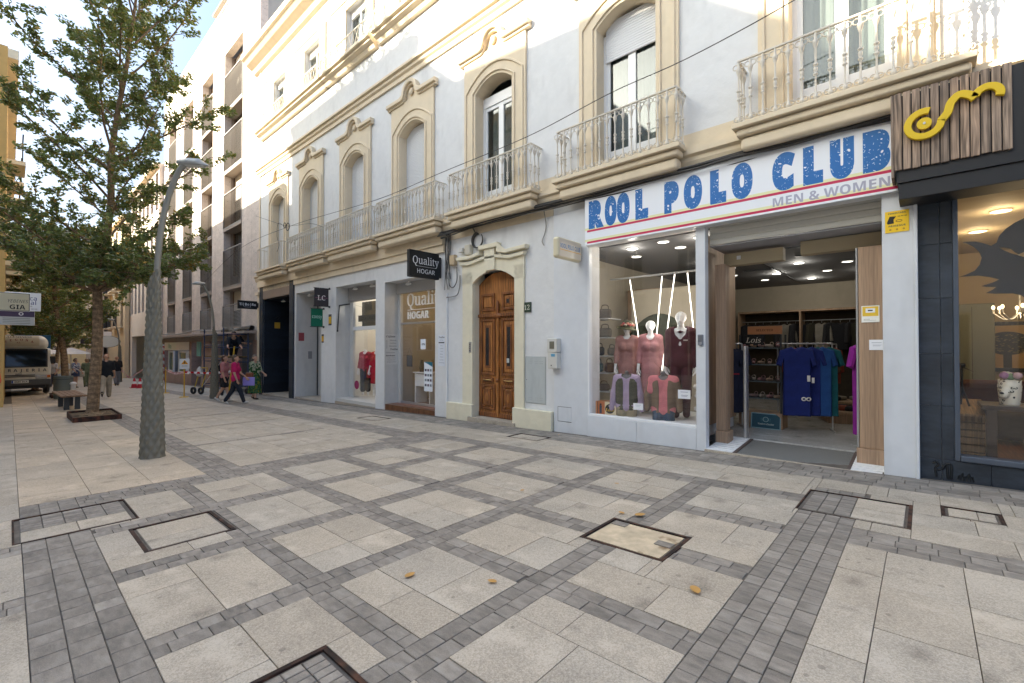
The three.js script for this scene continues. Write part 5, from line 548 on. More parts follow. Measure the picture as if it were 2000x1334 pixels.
  const tb = thing('display_table', 'white box table of ornaments inside the home goods shop', 'table', null, -10.4, y + 0.12, -0.95); mesh('top', rb(0.75, 0.03, 0.5, 0, 0.86, 0, 0.004), M.pvc, tb); for (const a of [-0.33, 0.33]) mesh('leg', rb(0.04, 0.85, 0.4, a, 0.425, 0, 0.004), M.pvc, tb); mesh('drawer_front', rb(0.6, 0.34, 0.02, 0, 0.65, 0.2, 0.004), M.pvc, tb); mesh('low_shelf', rb(0.7, 0.03, 0.46, 0, 0.3, 0, 0.004), M.glass, tb);
  for (const [x, yy, z, c, lab] of [[-10.15, y + 1.01, -0.9, [0.45, 0.3, 0.15], 'tall patterned tan vase on the white table'], [-10.55, y + 1.0, -0.85, [0.12, 0.09, 0.06], 'small dark pot on the white table']]) { const t = thing('vase', lab, 'vase', null, x, yy, z); mesh('pot', lathe([[0, 0], [0.06, 0], [0.075, 0.12], [0.05, 0.24], [0.035, 0.32], [0.04, 0.33], [0.03, 0.325], [0, 0.02]], 12), cloth(...c), t); mesh('rim', new THREE.TorusGeometry(0.038, 0.006, 5, 12).rotateX(Math.PI / 2).translate(0, 0.33, 0), cloth(...c), t); }
  const bed = thing('yellow_chest', 'warm lit yellow chest with black handles inside the home goods shop', 'chest', null, -9.45, y + 0.12, -1.5); mesh('body', tri(rb(1.1, 1.2, 0.5, 0, 0.6, 0, 0.01)), std(0.62, 0.44, 0.2, 0.6), bed); for (const yy of [0.35, 0.8]) for (const a of [-0.3, 0.3]) { mesh('drawer', rb(0.5, 0.36, 0.02, a, yy, 0.26, 0.006), std(0.64, 0.46, 0.22, 0.6), bed); mesh('handle', rb(0.08, 0.02, 0.03, a, yy + 0.12, 0.28, 0.006), M.black, bed); }
  const pp = thing('potted_plant', 'spiky green plant in a white pot on the yellow chest', 'plant', null, -9.7, y + 1.33, -1.5); mesh('pot', cy(0.06, 0.08, 0.13, 0, 0, 0, 12), M.pvc, pp); for (let i = 0; i < 16; i++) { const a = i * 2.4, l = rr(0.18, 0.34); mesh('leaf', new THREE.ConeGeometry(0.02, l, 4).scale(1, 1, 0.3).translate(0, l / 2, 0).rotateX(rr(0.3, 0.9)).rotateY(a).translate(0, 0.12, 0), std(0.05, 0.10, 0.04, 0.7), pp); }
  const cu = mesh('cushion', tri(new THREE.SphereGeometry(0.22, 14, 10).scale(1.1, 1, 0.45)), cloth(0.5, 0.35, 0.05)); cu.position.set(-9.1, y + 1.54, -1.4); tag(cu, 'yellow cushion propped on the yellow chest', 'cushion');
  for (const [x, yy, w, h, lab, f] of [[-9.95, 1.52, 0.22, 0.27, 'white paper price sign on the shop glass reading minus twenty percent', (c, w, h) => { c.fillStyle = '#eef3fb'; c.fillRect(0, 0, w, h); txt(c, '-20%', w / 2, h / 2, 88, '#2b3350'); }], [-9.72, 0.66, 0.36, 0.78, 'white poster of small framed pictures stuck on the shop glass', (c, w, h) => { c.fillStyle = '#e9eef5'; c.fillRect(0, 0, w, h); c.fillStyle = '#116a82'; c.beginPath(); c.moveTo(0, 0); c.lineTo(w, 0); c.lineTo(w, h * 0.16); c.fill(); for (let i = 0; i < 4; i++) for (let k = 0; k < 3; k++) { c.fillStyle = ['#3c3f52', '#5b4a5c', '#74808c'][(i + k) % 3]; c.fillRect(22 + k * 76, h * 0.24 + i * h * 0.17, 56, 44); } }], [-9.0, 0.55, 0.24, 0.62, 'narrow poster of framed pictures beside the pier on the shop glass', (c, w, h) => { c.fillStyle = '#e4eaf2'; c.fillRect(0, 0, w, h); c.fillStyle = '#116a82'; c.fillRect(0, 0, w, h * 0.1); for (let i = 0; i < 4; i++) { c.fillStyle = '#4a4c60'; c.fillRect(30, h * 0.2 + i * h * 0.18, w - 60, 50); } }]]) { const p = mesh('window_poster', rb(w, h, 0.004, 0, 0, 0, 0.001), print(256, Math.round(256 * h / w), f)); p.position.set(x, yy, -0.44); tag(p, lab, 'poster'); }
  const pc = thing('hanging_picture', 'small square picture hanging from strings behind the shop glass', 'picture', null, -10.82, 1.05, -0.62); mesh('canvas', rb(0.26, 0.32, 0.02, 0, 0, 0, 0.004), cloth(0.1, 0.09, 0.08), pc); mesh('string', mg(rod(V(-0.12, 0.16, 0), V(0, 0.36, 0), 0.003, 4), rod(V(0.12, 0.16, 0), V(0, 0.36, 0), 0.003, 4)), M.cable, pc);
}
{ // fashion window with red dresses
  const x0 = -13.94, x1 = -11.58, y = GY(-12.8), s = thing('fashion_shopfront', 'deep set fashion window with red garments between white piers', 'shopfront');
  room(-14.0, -11.5, -2.4, y + 0.14, 3.36, std(0.74, 0.70, 0.62, 0.8), std(0.6, 0.58, 0.54, 0.4), std(0.5, 0.5, 0.5, 0.8));
  mesh('reveal', tri(bb(x0, x0 + 0.02, y - 0.3, 3.358, -0.49, -0.002)), grey, s); mesh('shutter_housing', tri(bb(x0 + 0.02, x1, 2.92, 3.358, -0.56, -0.40)), std(0.33, 0.32, 0.31, 0.6), s);
  mesh('step', tri(bb(x0, x1, y - 0.3, y + 0.05, -0.56, 0.02)), slabM[4], s); mesh('sill', tri(bb(x0, x1, y + 0.051, y + 0.14, -0.56, -0.46)), grey, s);
  for (const [a, b] of [[x0 + 0.02, x0 + 0.24], [x1 - 0.02, x1]]) mesh('jamb', tri(rbb(a, b, y + 0.05, 2.918, -0.55, -0.46)), grey, s); mesh('transom', rbb(x0 + 0.24, x1, 1.98, 2.1, -0.55, -0.46), M.pvc, s);
  mesh('pane', bb(x0 + 0.24, -12.2, y + 0.14, 1.978, -0.5, -0.494), M.glass, s); mesh('pane', bb(-12.18, x1, y + 0.14, 1.978, -0.5, -0.494), M.glass, s); mesh('fanlight_pane', bb(x0 + 0.24, x1, 2.1, 2.918, -0.5, -0.494), M.glass, s); mesh('fanlight_board', tri(bb(x0 + 0.24, x1, 2.0, 2.918, -0.8, -0.78)), std(0.20, 0.19, 0.16, 0.8), s);
  mesh('fanlight_print', sheet(1.6, 0.2, -12.62, 2.35, -0.4935), print(512, 64, (x, w, h) => { x.fillStyle = '#5d5a50'; x.fillRect(0, 0, w, h); txt(x, 'LOLA CASADEMUNT', w / 2, h / 2, 46, '#1c1b19', 'sans-serif', 'normal'); }), s);
  mesh('awning_arm', mg(rod(V(-13.9, 2.85, -0.45), V(-13.9, 2.78, -0.1), 0.018), rod(V(-13.9, 2.78, -0.1), V(-13.88, 1.98, -0.03), 0.016), new THREE.SphereGeometry(0.03, 8, 6).translate(-13.88, 1.96, -0.03)), M.black, s);
  const rnd_ = mesh('round_sticker', new THREE.CylinderGeometry(0.14, 0.14, 0.003, 20).rotateX(Math.PI / 2).translate(-13.5, y + 0.55, -0.49), std(0.35, 0.02, 0.10, 0.5), s);
  lampShade(-13.2, 3.355, -0.25, 'small white lamp at the left of the fashion shop soffit'); lampShade(-12.2, 3.355, -0.25, 'small white lamp at the right of the fashion shop soffit');
  downlight(-12.8, 3.34, -1.2, 0.08, 0.45, 'bright lamp over the red garments in the fashion window', 'lamps in the fashion window'); downlight(-12.2, 3.34, -1.6, 0.08, 0.3, 'bright lamp behind the red garments in the fashion window', 'lamps in the fashion window');
  const m = figure('mannequin', 'headless mannequin in a red printed blouse and black flared trousers', 'mannequin', 'mannequins in the fashion window', { H: 1.7, female: true, dummy: true, headless: true, skin: M.pvc, top: cloth(0.5, 0.03, 0.06), sleeve: 0.8, topLen: 0.1, pants: cloth(0.015, 0.015, 0.02), pantLen: 0.8, loose: 0.03, cell: 0.02, noShoes: true }); m.position.set(-13.5, y + 0.14, -0.8); m.rotation.y = 0.5; mesh('red_bag', tri(rb(0.2, 0.36, 0.1, 0.22, 0.8, 0.1, 0.03, 2)), cloth(0.5, 0.02, 0.05), m);
  const m2 = figure('mannequin', 'headless mannequin in a long plain red dress', 'mannequin', 'mannequins in the fashion window', { H: 1.7, female: true, dummy: true, headless: true, skin: M.pvc, top: cloth(0.62, 0.02, 0.035), sleeve: 0.6, skirt: cloth(0.62, 0.02, 0.035), hem: 0.45, hemR: 0.2, cell: 0.02, noShoes: true }); m2.position.set(-13.08, y + 0.14, -0.95); m2.rotation.y = 0.4;
}
{ // white door with pink glass
  const x0 = -16.95, x1 = -14.95, y = GY(-16), s = thing('boutique_shopfront', 'pale recessed boutique door with pink glass and grey reveal', 'shopfront');
  mesh('reveal', tri(bb(x0, x0 + 0.03, y - 0.3, 3.398, -0.8, -0.002)), grey, s); mesh('soffit', tri(bb(x0, x1, 3.38, 3.398, -0.8, -0.37)), grey, s); mesh('step', tri(bb(x0, x1, y - 0.3, y + 0.03, -0.8, 0.02)), slabM[3], s);
  mesh('back_wall', tri(bb(x0 - 0.05, x1 + 0.05, y - 0.3, 3.5, -0.9, -0.80)), grey, s); mesh('joint_strip', bb(x0 + 0.03, x0 + 0.06, y, 3.38, -0.8, -0.76), M.cable, s);
  const d = mesh('door', tri(mg(rbb(-16.6, -16.4, y + 0.03, 2.2, -0.8, -0.74), rbb(-15.35, -15.05, y + 0.03, 2.2, -0.8, -0.74), rbb(-16.4, -15.35, 2.05, 2.2, -0.8, -0.74), rbb(-16.4, -15.35, y + 0.03, y + 0.55, -0.8, -0.74))), grey, s); mesh('pink_glass', bb(-16.4, -15.35, y + 0.55, 2.05, -0.79, -0.77), std(0.62, 0.36, 0.31, 0.15, { map: T.plaster }), d); mesh('pull_handle', cy(0.012, 0.012, 0.4, -15.45, 0.75, -0.73, 6), M.alu, d);
  mesh('fanlight', bb(-16.4, -15.35, 2.3, 3.2, -0.798, -0.77), std(0.5, 0.3, 0.25, 0.2), s); mesh('letter_box', rb(0.025, 0.28, 0.14, x0 + 0.043, 1.15, -0.5, 0.006), std(0.25, 0.25, 0.25, 0.5), s); mesh('red_plate', rb(0.012, 0.3, 0.2, x0 + 0.037, 1.82, -0.18, 0.003), std(0.32, 0.06, 0.07, 0.5), s);
  lampShade(-16.3, 3.378, -0.2, 'small white lamp at the left of the boutique soffit'); lampShade(-15.5, 3.378, -0.2, 'small white lamp at the right of the boutique soffit');
  const ban = (lab, x, y0, y1, z1, dr, m0) => { const t = thing('hanging_banner', lab, 'banner', 'signs projecting over the shops', x, 0, 0); for (const yy of [y0 - 0.01, y1 + 0.01]) { mesh('pole', rod(V(0, yy, 0), V(0, yy, z1 + 0.03), 0.009), M.darkMetal, t); mesh('wall_mount', rb(0.06, 0.07, 0.04, 0, yy, 0.02, 0.01), M.darkMetal, t); } mesh('cloth', rb(0.008, y1 - y0, z1 - 0.05, 0, (y0 + y1) / 2, 0.05 + (z1 - 0.05) / 2, 0.002), m0, t); mesh('cloth_print', sheet(z1 - 0.06, y1 - y0 - 0.01, 0.0052, (y0 + y1) / 2, 0.05 + (z1 - 0.05) / 2, Math.PI / 2), print(256, 320, dr, { rough: 0.85 }), t); };
  ban('dark banner with white monogram and pink heart', -14.34, 2.76, 3.33, 0.52, (x, w, h) => { x.fillStyle = '#3a3536'; x.fillRect(0, 0, w, h); txt(x, 'LC', w / 2, h * 0.54, 120, '#efe9e4', 'serif', 'normal'); x.strokeStyle = '#b56a8f'; x.lineWidth = 4; x.beginPath(); x.moveTo(14, h * 0.54); x.lineTo(w - 14, h * 0.54); x.stroke(); txt(x, '♥', w / 2, h * 0.32, 66, '#d98fb4'); }, cloth(0.04, 0.035, 0.036));
  ban('green banner with white lettering and small heart', -14.74, 2.12, 2.70, 0.44, (x, w, h) => { x.fillStyle = '#0b6a4e'; x.fillRect(0, 0, w, h); txt(x, 'coosy', w / 2, h * 0.44, 88, '#cfe9dc', 'sans-serif', 'normal'); txt(x, '♥', w / 2, h * 0.63, 60, '#cfe9dc'); }, cloth(0.01, 0.14, 0.08));
  const st = (lab, x, yy, w, h) => { const t = thing('alarm_plate', lab, 'sign', null, x, yy, 0.004); mesh('plate', rb(w, h, 0.006, 0, 0, 0, 0.002), std(0.05, 0.05, 0.06, 0.5), t); mesh('print', sheet(w * 0.9, h * 0.62, 0, -h * 0.03, 0.0036), std(0.75, 0.42, 0.02, 0.5), t); }; st('black and yellow alarm plate on the pier right of the banners', -14.32, 2.33, 0.2, 0.36); st('small yellow alarm plate on the pier below the green banner', -14.83, 1.73, 0.16, 0.28);
}
{ // dark clad entrance at the far end
  const x0 = -20.05, x1 = -17.42, y = GY(-18.8), s = thing('dark_shopfront', 'dark blue clad recessed entrance with brown fascia panel', 'shopfront');
  mesh('frame', tri(mg(rbb(-20.40, x0, y - 0.4, 3.9, 0.004, 0.06), rbb(x1, -17.08, y - 0.4, 3.9, 0.004, 0.06))), M.slate, s); mesh('fascia_panel', tri(bb(x0, x1, 3.40, 3.895, 0.004, 0.05)), std(0.28, 0.22, 0.19, 0.35, { map: T.plaster }), s);
  mesh('reveal', tri(bb(x0, x0 + 0.04, y - 0.3, 3.4, -1.2, 0.0)), M.navy, s); mesh('inner_wall', tri(bb(x0, -18.9, y - 0.3, 3.4, -1.3, -1.2)), M.navy, s); mesh('right_reveal', tri(bb(x1 - 0.04, x1, y - 0.3, 3.4, -1.2, 0.0)), M.navy, s); mesh('soffit', tri(bb(x0, x1, 3.36, 3.4, -1.3, 0.0)), M.navy, s); mesh('step', tri(bb(x0, x1, y - 0.3, y + 0.02, -1.3, 0.05)), slabM[1], s); mesh('door_mat', bb(-18.85, -17.6, y + 0.02, y + 0.03, -1.15, -0.75), std(0.2, 0.1, 0.05, 0.9), s);
  mesh('glass_door', bb(-18.85, -17.5, y + 0.03, 2.3, -1.22, -1.2), std(0.02, 0.022, 0.025, 0.08), s); mesh('door_edge', rbb(-18.9, -18.86, y + 0.03, 2.3, -1.22, -1.18), M.alu, s); mesh('pull_handle', rb(0.03, 0.2, 0.05, -17.7, 1.0, -1.17, 0.01), M.pvc, s); mesh('lit_ledge', rbb(-18.85, -17.5, 2.32, 2.36, -1.22, -1.16), M.alu, s);
  const pw = mesh('plant_wall', (() => { const l = [tri(bb(-18.88, -17.46, 2.37, 3.35, -1.29, -1.25))]; for (let i = 0; i < 160; i++) l.push(new THREE.ConeGeometry(0.03, 0.22, 3).rotateZ(rr(-0.8, 0.8) + Math.PI).translate(rr(-18.8, -17.5), rr(2.45, 3.3), -1.24 + rr(0, 0.05))); return mg(l); })(), std(0.06, 0.12, 0.03, 0.8), s, { kind: 'stuff' });
  lampShade(-18.9, 3.355, -0.3, 'small white lamp under the dark entrance soffit'); mesh('camera_dome', new THREE.SphereGeometry(0.06, 10, 8).translate(x0 + 0.07, 2.66, -0.5), M.black, s); mesh('yellow_plate', rb(0.01, 0.25, 0.22, x0 + 0.046, 2.35, -0.5, 0.003), std(0.62, 0.36, 0.04, 0.5), s);
  const b = thing('hanging_sign', 'black projecting sign with white spaced lettering beside the dark entrance', 'sign', 'signs projecting over the shops', -20.5, 3.17, 0.45); mesh('panel', rb(0.08, 0.33, 0.72, 0, 0, 0.03, 0.006), M.black, b); mesh('bracket', rb(0.06, 0.2, 0.2, 0, 0, -0.38, 0.006), M.black, b); mesh('lettering', sheet(0.715, 0.325, 0.0415, 0, 0.03, Math.PI / 2), print(448, 204, (x, w, h) => { x.fillStyle = '#111214'; x.fillRect(0, 0, w, h); txt(x, 'Ti|Bo|Ro', w / 2, h * 0.45, 88, '#eee'); txt(x, 'Peluqueros', w / 2, h * 0.76, 30, '#ccc', 'sans-serif', 'normal'); }), b);
}
// ---------- wall fittings by the wooden door ----------
{
  const cb = thing('meter_cabinet', 'flat grey metal meter cabinet set in the wall by the wooden door', 'cabinet', null, -5.705, 0.79, 0.004); mesh('rim', rb(0.52, 0.93, 0.008, 0, 0, 0, 0.003), std(0.40, 0.42, 0.41, 0.5), cb); mesh('cover', rb(0.49, 0.90, 0.012, 0, 0, 0.004, 0.003), std(0.56, 0.59, 0.58, 0.5, { map: T.plaster }), cb); for (const y of [-0.39, -0.35, 0.33, 0.37]) for (const x of [-0.13, 0.03, 0.15]) mesh('vent_slot', rb(0.09, 0.008, 0.006, x, y, 0.011, 0.002), std(0.4, 0.42, 0.42, 0.5), cb); mesh('lock', cy(0.008, 0.008, 0.004, 0, 0, 0, 8).rotateX(Math.PI / 2).translate(-0.22, 0, 0.012), M.cable, cb);
  const mt = thing('electric_meter_box', 'beige two part electric meter box on the wall corner', 'meter box', null, -5.18, 1.31, 0.004); mesh('lower_case', rb(0.22, 0.30, 0.15, 0, -0.12, 0.077, 0.01), std(0.62, 0.60, 0.54, 0.5), mt); mesh('upper_case', rb(0.23, 0.26, 0.16, 0, 0.165, 0.082, 0.012), std(0.62, 0.60, 0.54, 0.5), mt); mesh('meter_window', rb(0.11, 0.14, 0.01, 0.0, 0.17, 0.163, 0.004), std(0.16, 0.15, 0.11, 0.2), mt); mesh('sticker', rb(0.09, 0.05, 0.003, 0.02, -0.02, 0.1535, 0.001), std(0.12, 0.34, 0.5, 0.5), mt); mesh('seal', cy(0.01, 0.01, 0.02, -0.02, -0.22, 0.155, 6), M.cable, mt);
  const nb = thing('house_number', 'dark green number plate reading twelve beside the wooden door', 'number plate', null, -5.91, 2.245, 0.004); mesh('plate', rb(0.2, 0.2, 0.02, 0, 0, 0.01, 0.004), std(0.05, 0.07, 0.05, 0.4), nb); mesh('print', sheet(0.19, 0.19, 0, 0, 0.0215), print(128, 128, (x, w, h) => { x.fillStyle = '#30402f'; x.fillRect(0, 0, w, h); txt(x, '12', 64, 68, 84, '#e6e2cf', 'serif', 'normal', 'center', 1.1, 1.1); }), nb);
  const lb = thing('hanging_sign', 'small cream light box sign with blue lettering beside the white cladding', 'sign', 'signs projecting over the shops', -4.64, 3.15, 0.42); mesh('case', rb(0.13, 0.36, 0.72, 0, 0, 0, 0.05, 3), std(0.68, 0.60, 0.40, 0.4), lb); mesh('face', sheet(0.66, 0.3, 0.0665, 0, 0, Math.PI / 2), print(384, 174, (x, w, h) => { x.fillStyle = '#cfc3ae'; x.fillRect(0, 0, w, h); txt(x, 'ROOL POLO CLUB', w / 2, h * 0.40, 50, '#2468a0', 'sans-serif', 'bold', 'center', 0.85, 1.2); x.fillStyle = '#d9a13a'; x.fillRect(10, h * 0.60, w - 20, 7); }, { rough: 0.35 }), lb); mesh('bracket', mg(rb(0.04, 0.05, 0.08, 0, 0.1, -0.38, 0.008), rb(0.04, 0.05, 0.08, 0, -0.1, -0.38, 0.008)), M.darkMetal, lb);
  // cables
  const cbn = thing('cable_bundle', 'tangle of dark cables running under the balconies', 'cables');
  for (let i = 0; i < 11; i++) { const p = [], o = rr(-0.05, 0.05), z = 0.13 + rr(0, 0.10); for (let x = -8.5; x <= 1.2; x += 0.55) p.push([x, 4.13 + o * 0.8 - 0.05 * Math.sin((x + 8.4) * 0.9 + i) * rr(0.3, 1) + (i % 3 === 0 ? -0.05 : 0) - (x < -7.4 ? 0.02 : 0), z + rr(-0.02, 0.02)]); mesh('cable', tube(p, rr(0.008, 0.017), 60, 5), i % 4 === 1 ? M.cableGrey : M.cable, cbn); }
  for (let i = 0; i < 9; i++) { const x = -8.42 + i * 0.022, p = [[x + 0.1, 4.15, 0.12], [x + 0.03, 4.05, 0.08]]; for (let y = 3.8; y > 2.75 + (i % 3) * 0.25; y -= 0.25) p.push([x + rr(-0.03, 0.03), y, 0.04 + rr(0, 0.05)]); mesh('drop_cable', tube(p, rr(0.007, 0.013), 24, 5), i % 3 ? M.cable : M.cableGrey, cbn); }
  mesh('cable_coil', mg(...[0, 1, 2, 3].map(i => new THREE.TorusGeometry(0.15 + i * 0.008, 0.012, 5, 28, 5.2).rotateZ(1.4 + i * 0.1).translate(-7.32, 3.80 + i * 0.006, 0.035 + i * 0.012))), M.cable, cbn); mesh('coil_lead', tube([[-7.42, 4.12, 0.12], [-7.4, 4.0, 0.06], [-7.4, 3.93, 0.04]], 0.012, 10, 5), M.cable, cbn);
  mesh('loop_cable', tube([[-8.3, 3.2, 0.05], [-8.27, 2.9, 0.06], [-8.15, 2.83, 0.06], [-8.02, 2.95, 0.06], [-8.02, 3.3, 0.05]], 0.012, 24, 5), M.cable, cbn); mesh('pale_cable', tube([[-8.4, 2.62, 0.04], [-8.2, 2.62, 0.05], [-8.0, 2.66, 0.05], [-7.93, 2.85, 0.04], [-7.93, 3.1, 0.03]], 0.013, 20, 5), M.cableGrey, cbn); mesh('short_drop', tube([[-5.42, 4.1, 0.1], [-5.42, 3.8, 0.03], [-5.45, 3.65, 0.03], [-5.5, 3.5, 0.05], [-5.46, 3.42, 0.04]], 0.01, 16, 5), M.cableGrey, cbn);
  const jb = (lab, x, y, w, h, c) => { const t = thing('junction_box', lab, 'junction box', 'boxes on the wall by the door', x, y, 0.002); mesh('case', rb(w, h, 0.1, 0, 0, 0.052, 0.01), std(...c, 0.6), t); mesh('lid', rb(w * 0.85, h * 0.85, 0.01, 0, 0, 0.103, 0.004), std(...c, 0.6), t); }; jb('tan junction box hanging in the cable tangle', -8.14, 3.47, 0.17, 0.24, [0.55, 0.42, 0.26]); jb('beige junction box above the door hood', -7.61, 3.63, 0.18, 0.23, [0.60, 0.55, 0.44]); jb('small white fixing box left of the door hood', -7.84, 3.66, 0.12, 0.10, [0.68, 0.66, 0.6]);
  const dp = thing('downpipe', 'thin white conduit running down the wall left of the wooden door', 'pipe'); mesh('pipe', cy(0.02, 0.02, 2.95, -8.40, GY(-8.4), 0.025, 8), M.pvc, dp); for (const y of [0.5, 1.3, 2.1]) mesh('clip', rb(0.06, 0.02, 0.03, -8.40, y, 0.02, 0.004), M.pvc, dp);
  const ow = thing('overhead_cable', 'black overhead cable strung along the facade in front of the balconies', 'cable'); const Wp = (px, py, z) => { const u = (px - 1000) / 889, v = (667 - py) / 889, cp = Math.cos(PITCH), sp = Math.sin(PITCH), fx = -Math.sin(YAW) * cp + u * Math.cos(YAW) + v * Math.sin(YAW) * sp, fy = sp + v * cp, fz = -Math.cos(YAW) * cp - u * Math.sin(YAW) + v * Math.cos(YAW) * sp, t = (z - 7) / fz; return [fx * t, 1.442 + fy * t, z]; };
  mesh('wire', tube([[390, 560], [470, 485], [566, 442], [750, 385], [860, 338], [1040, 262], [1200, 178], [1330, 120], [1460, 52], [1590, -22]].map(p => Wp(...p, 0.55)), 0.007, 120, 5), M.cable, ow); mesh('knot', mg(new THREE.TorusGeometry(0.13, 0.015, 5, 16).translate(...Wp(562, 443, 0.55)), new THREE.TorusGeometry(0.09, 0.012, 5, 16).translate(...Wp(556, 440, 0.55))), M.cable, ow); mesh('second_wire', tube([[500, 422], [530, 432], [562, 441], [610, 437], [632, 444]].map(p => Wp(...p, 0.5)), 0.006, 30, 5), M.cable, ow); mesh('hanging_loop', tube([[556, 442], [543, 437], [541, 460], [545, 480], [541, 492]].map(p => Wp(...p, 0.5)), 0.007, 30, 5), M.cable, ow);
}
// ---------- dark slate shop at the right with the slatted wooden sign ----------
{
  const y = GY(0.3), s = thing('slate_shopfront', 'dark slate clad shopfront with a large framed window and warm lit room', 'shopfront');
  for (let i = 0; i < 6; i++) { const a = [-0.9, 0.20, 0.79, 1.37, 1.99, 2.60][i], b = [0.197, 0.787, 1.367, 1.987, 2.597, 3.28][i]; mesh('slate_tile', tri(rbb(-0.043, 0.135, a, b, 0.003, 0.035, 0.003)), M.slate, s); if (i) mesh('slate_tile', tri(rbb(0.138, 0.238, a, b, 0.003, 0.033, 0.003)), M.slate, s); }
  for (const [a, b] of [[0.138, 0.515], [0.518, 1.5], [1.503, 2.6]]) mesh('slate_tile', tri(rbb(a, b, -0.9, 0.197, 0.003, 0.035, 0.003)), M.slate, s);
  mesh('lintel_tile', tri(rbb(0.24, 3.1, 3.201, 3.28, 0.003, 0.035, 0.003)), M.slate, s);
  const gm = std(0.008, 0.01, 0.012, 0.6); for (const q of [tube([[0.06, 0.145, 0.037], [0.09, 0.165, 0.037], [0.11, 0.13, 0.037], [0.085, 0.10, 0.037], [0.09, 0.0, 0.037]], 0.011, 20, 4).scale(1, 1, 1), tube([[0.07, 0.075, 0.037], [0.13, 0.085, 0.037], [0.17, 0.15, 0.037], [0.205, 0.155, 0.037], [0.21, -0.01, 0.037]], 0.012, 24, 4), tube([[0.175, 0.15, 0.037], [0.185, -0.01, 0.037]], 0.012, 6, 4), ...[0.26, 0.285, 0.31, 0.335, 0.36].map((x, i) => tube([[x, 0.0, 0.037], [x + 0.012, 0.05 + (i % 2) * 0.03, 0.037], [x + 0.024, -0.01, 0.037]], 0.006, 6, 4))]) mesh('painted_stroke', q, gm, s, { label: 'black spray painted scrawl on the slate base' });
  mesh('window_frame', tri(mg(rbb(0.24, 0.285, 0.20, 3.2, -0.12, 0.045), rbb(0.285, 3.0, 0.20, 0.26, -0.12, 0.06), rbb(0.285, 3.0, 3.15, 3.2, -0.12, 0.045))), std(0.10, 0.12, 0.155, 0.35, { metalness: 0.4 }), s);
  mesh('pane', bb(0.285, 2.6, 0.26, 3.15, -0.06, -0.054), M.glass, s);
  const vs = new THREE.Shape(); const pts = [[0.29, 2.22], [0.42, 2.28], [0.47, 2.42], [0.40, 2.55], [0.32, 2.60], [0.44, 2.59], [0.56, 2.53], [0.62, 2.66], [0.75, 2.77], [0.95, 2.84], [1.2, 2.88], [1.2, 2.70], [0.98, 2.64], [0.93, 2.55], [0.86, 2.59], [0.82, 2.48], [0.74, 2.41], [0.68, 2.48], [0.60, 2.50], [0.70, 2.42], [0.80, 2.36], [0.90, 2.2], [1.0, 2.0], [1.2, 1.75], [1.2, 1.55], [0.95, 1.72], [0.80, 1.92], [0.72, 2.0], [0.50, 2.02], [0.58, 2.08], [0.46, 2.10], [0.60, 2.16], [0.44, 2.22]]; vs.moveTo(...pts[0]); vs.splineThru(pts.slice(1).map(p => new THREE.Vector2(...p))); mesh('vinyl_figure', ext(vs, 0.002, 0, 2).translate(0, 0, -0.066), M.black, s, { label: 'large flowing black vinyl shape stuck inside the window' });
  const wallM = std(0.56, 0.46, 0.30, 0.85, { map: T.plaster }); room(0.1, 2.85, -5.2, y + 0.12, 3.22, wallM, std(0.26, 0.12, 0.045, 0.35, { map: T.wood }), std(0.42, 0.35, 0.24, 0.8), -0.1);
  downlight(0.75, 3.21, -1.6, 0.09, 0.16, 'warm ceiling lamp in the slate shop', 'lamps in the slate shop', true); downlight(0.62, 3.21, -2.9, 0.09, 0.12, 'warm ceiling lamp in the slate shop', 'lamps in the slate shop', true); downlight(1.6, 3.21, -2.6, 0.09, 0.16, 'warm ceiling lamp in the slate shop', 'lamps in the slate shop', true);
  const ch = thing('chandelier', 'crystal chandelier with small candle lamps in the slate shop', 'chandelier', null, 1.05, 1.95, -3.0); mesh('stem', cy(0.01, 0.01, 1.25, 0, 0, 0, 6), M.alu, ch); for (let i = 0; i < 8; i++) { const a = i * Math.PI / 4, X = Math.cos(a) * 0.27, Z = Math.sin(a) * 0.27; mesh('arm', tube([[0, 0.0, 0], [X * 0.5, -0.1, Z * 0.5], [X, 0, Z]], 0.008, 10, 4), M.alu, ch); mesh('candle', cy(0.012, 0.012, 0.06, X, 0, Z, 6), M.pvc, ch); mesh('flame_bulb', new THREE.SphereGeometry(0.02, 8, 6).scale(1, 1.6, 1).translate(X, 0.09, Z), M.warmGlow, ch); for (let k = 0; k < 3; k++) mesh('crystal', new THREE.OctahedronGeometry(0.018).scale(0.7, 1.6, 0.7).translate(X * (1 - k * 0.3), -0.09 - k * 0.05, Z * (1 - k * 0.3)), M.glass, ch); } { const l = new THREE.PointLight(C3(1, 0.75, 0.42), 0.2); l.position.set(0, 0.2, 0); l.castShadow = true; l.shadow.radius = 8; ch.add(l); }
  const tp = thing('camera_tripod', 'black photographic tripod standing behind the slate shop window', 'tripod', null, 0.35, y + 0.12, -1.1); for (let i = 0; i < 3; i++) { const a = 0.4 + i * 2.09; mesh('leg', rod(V(Math.cos(a) * 0.24, 0, Math.sin(a) * 0.24), V(0, 0.85, 0), 0.012, 6), M.black, tp); } mesh('column', cy(0.012, 0.012, 0.4, 0, 0.72, 0, 8), M.black, tp); mesh('head', mg(rb(0.07, 0.05, 0.06, 0, 1.12, 0, 0.012), rod(V(0, 1.1, 0), V(0.1, 1.04, 0.08), 0.008)), M.black, tp);
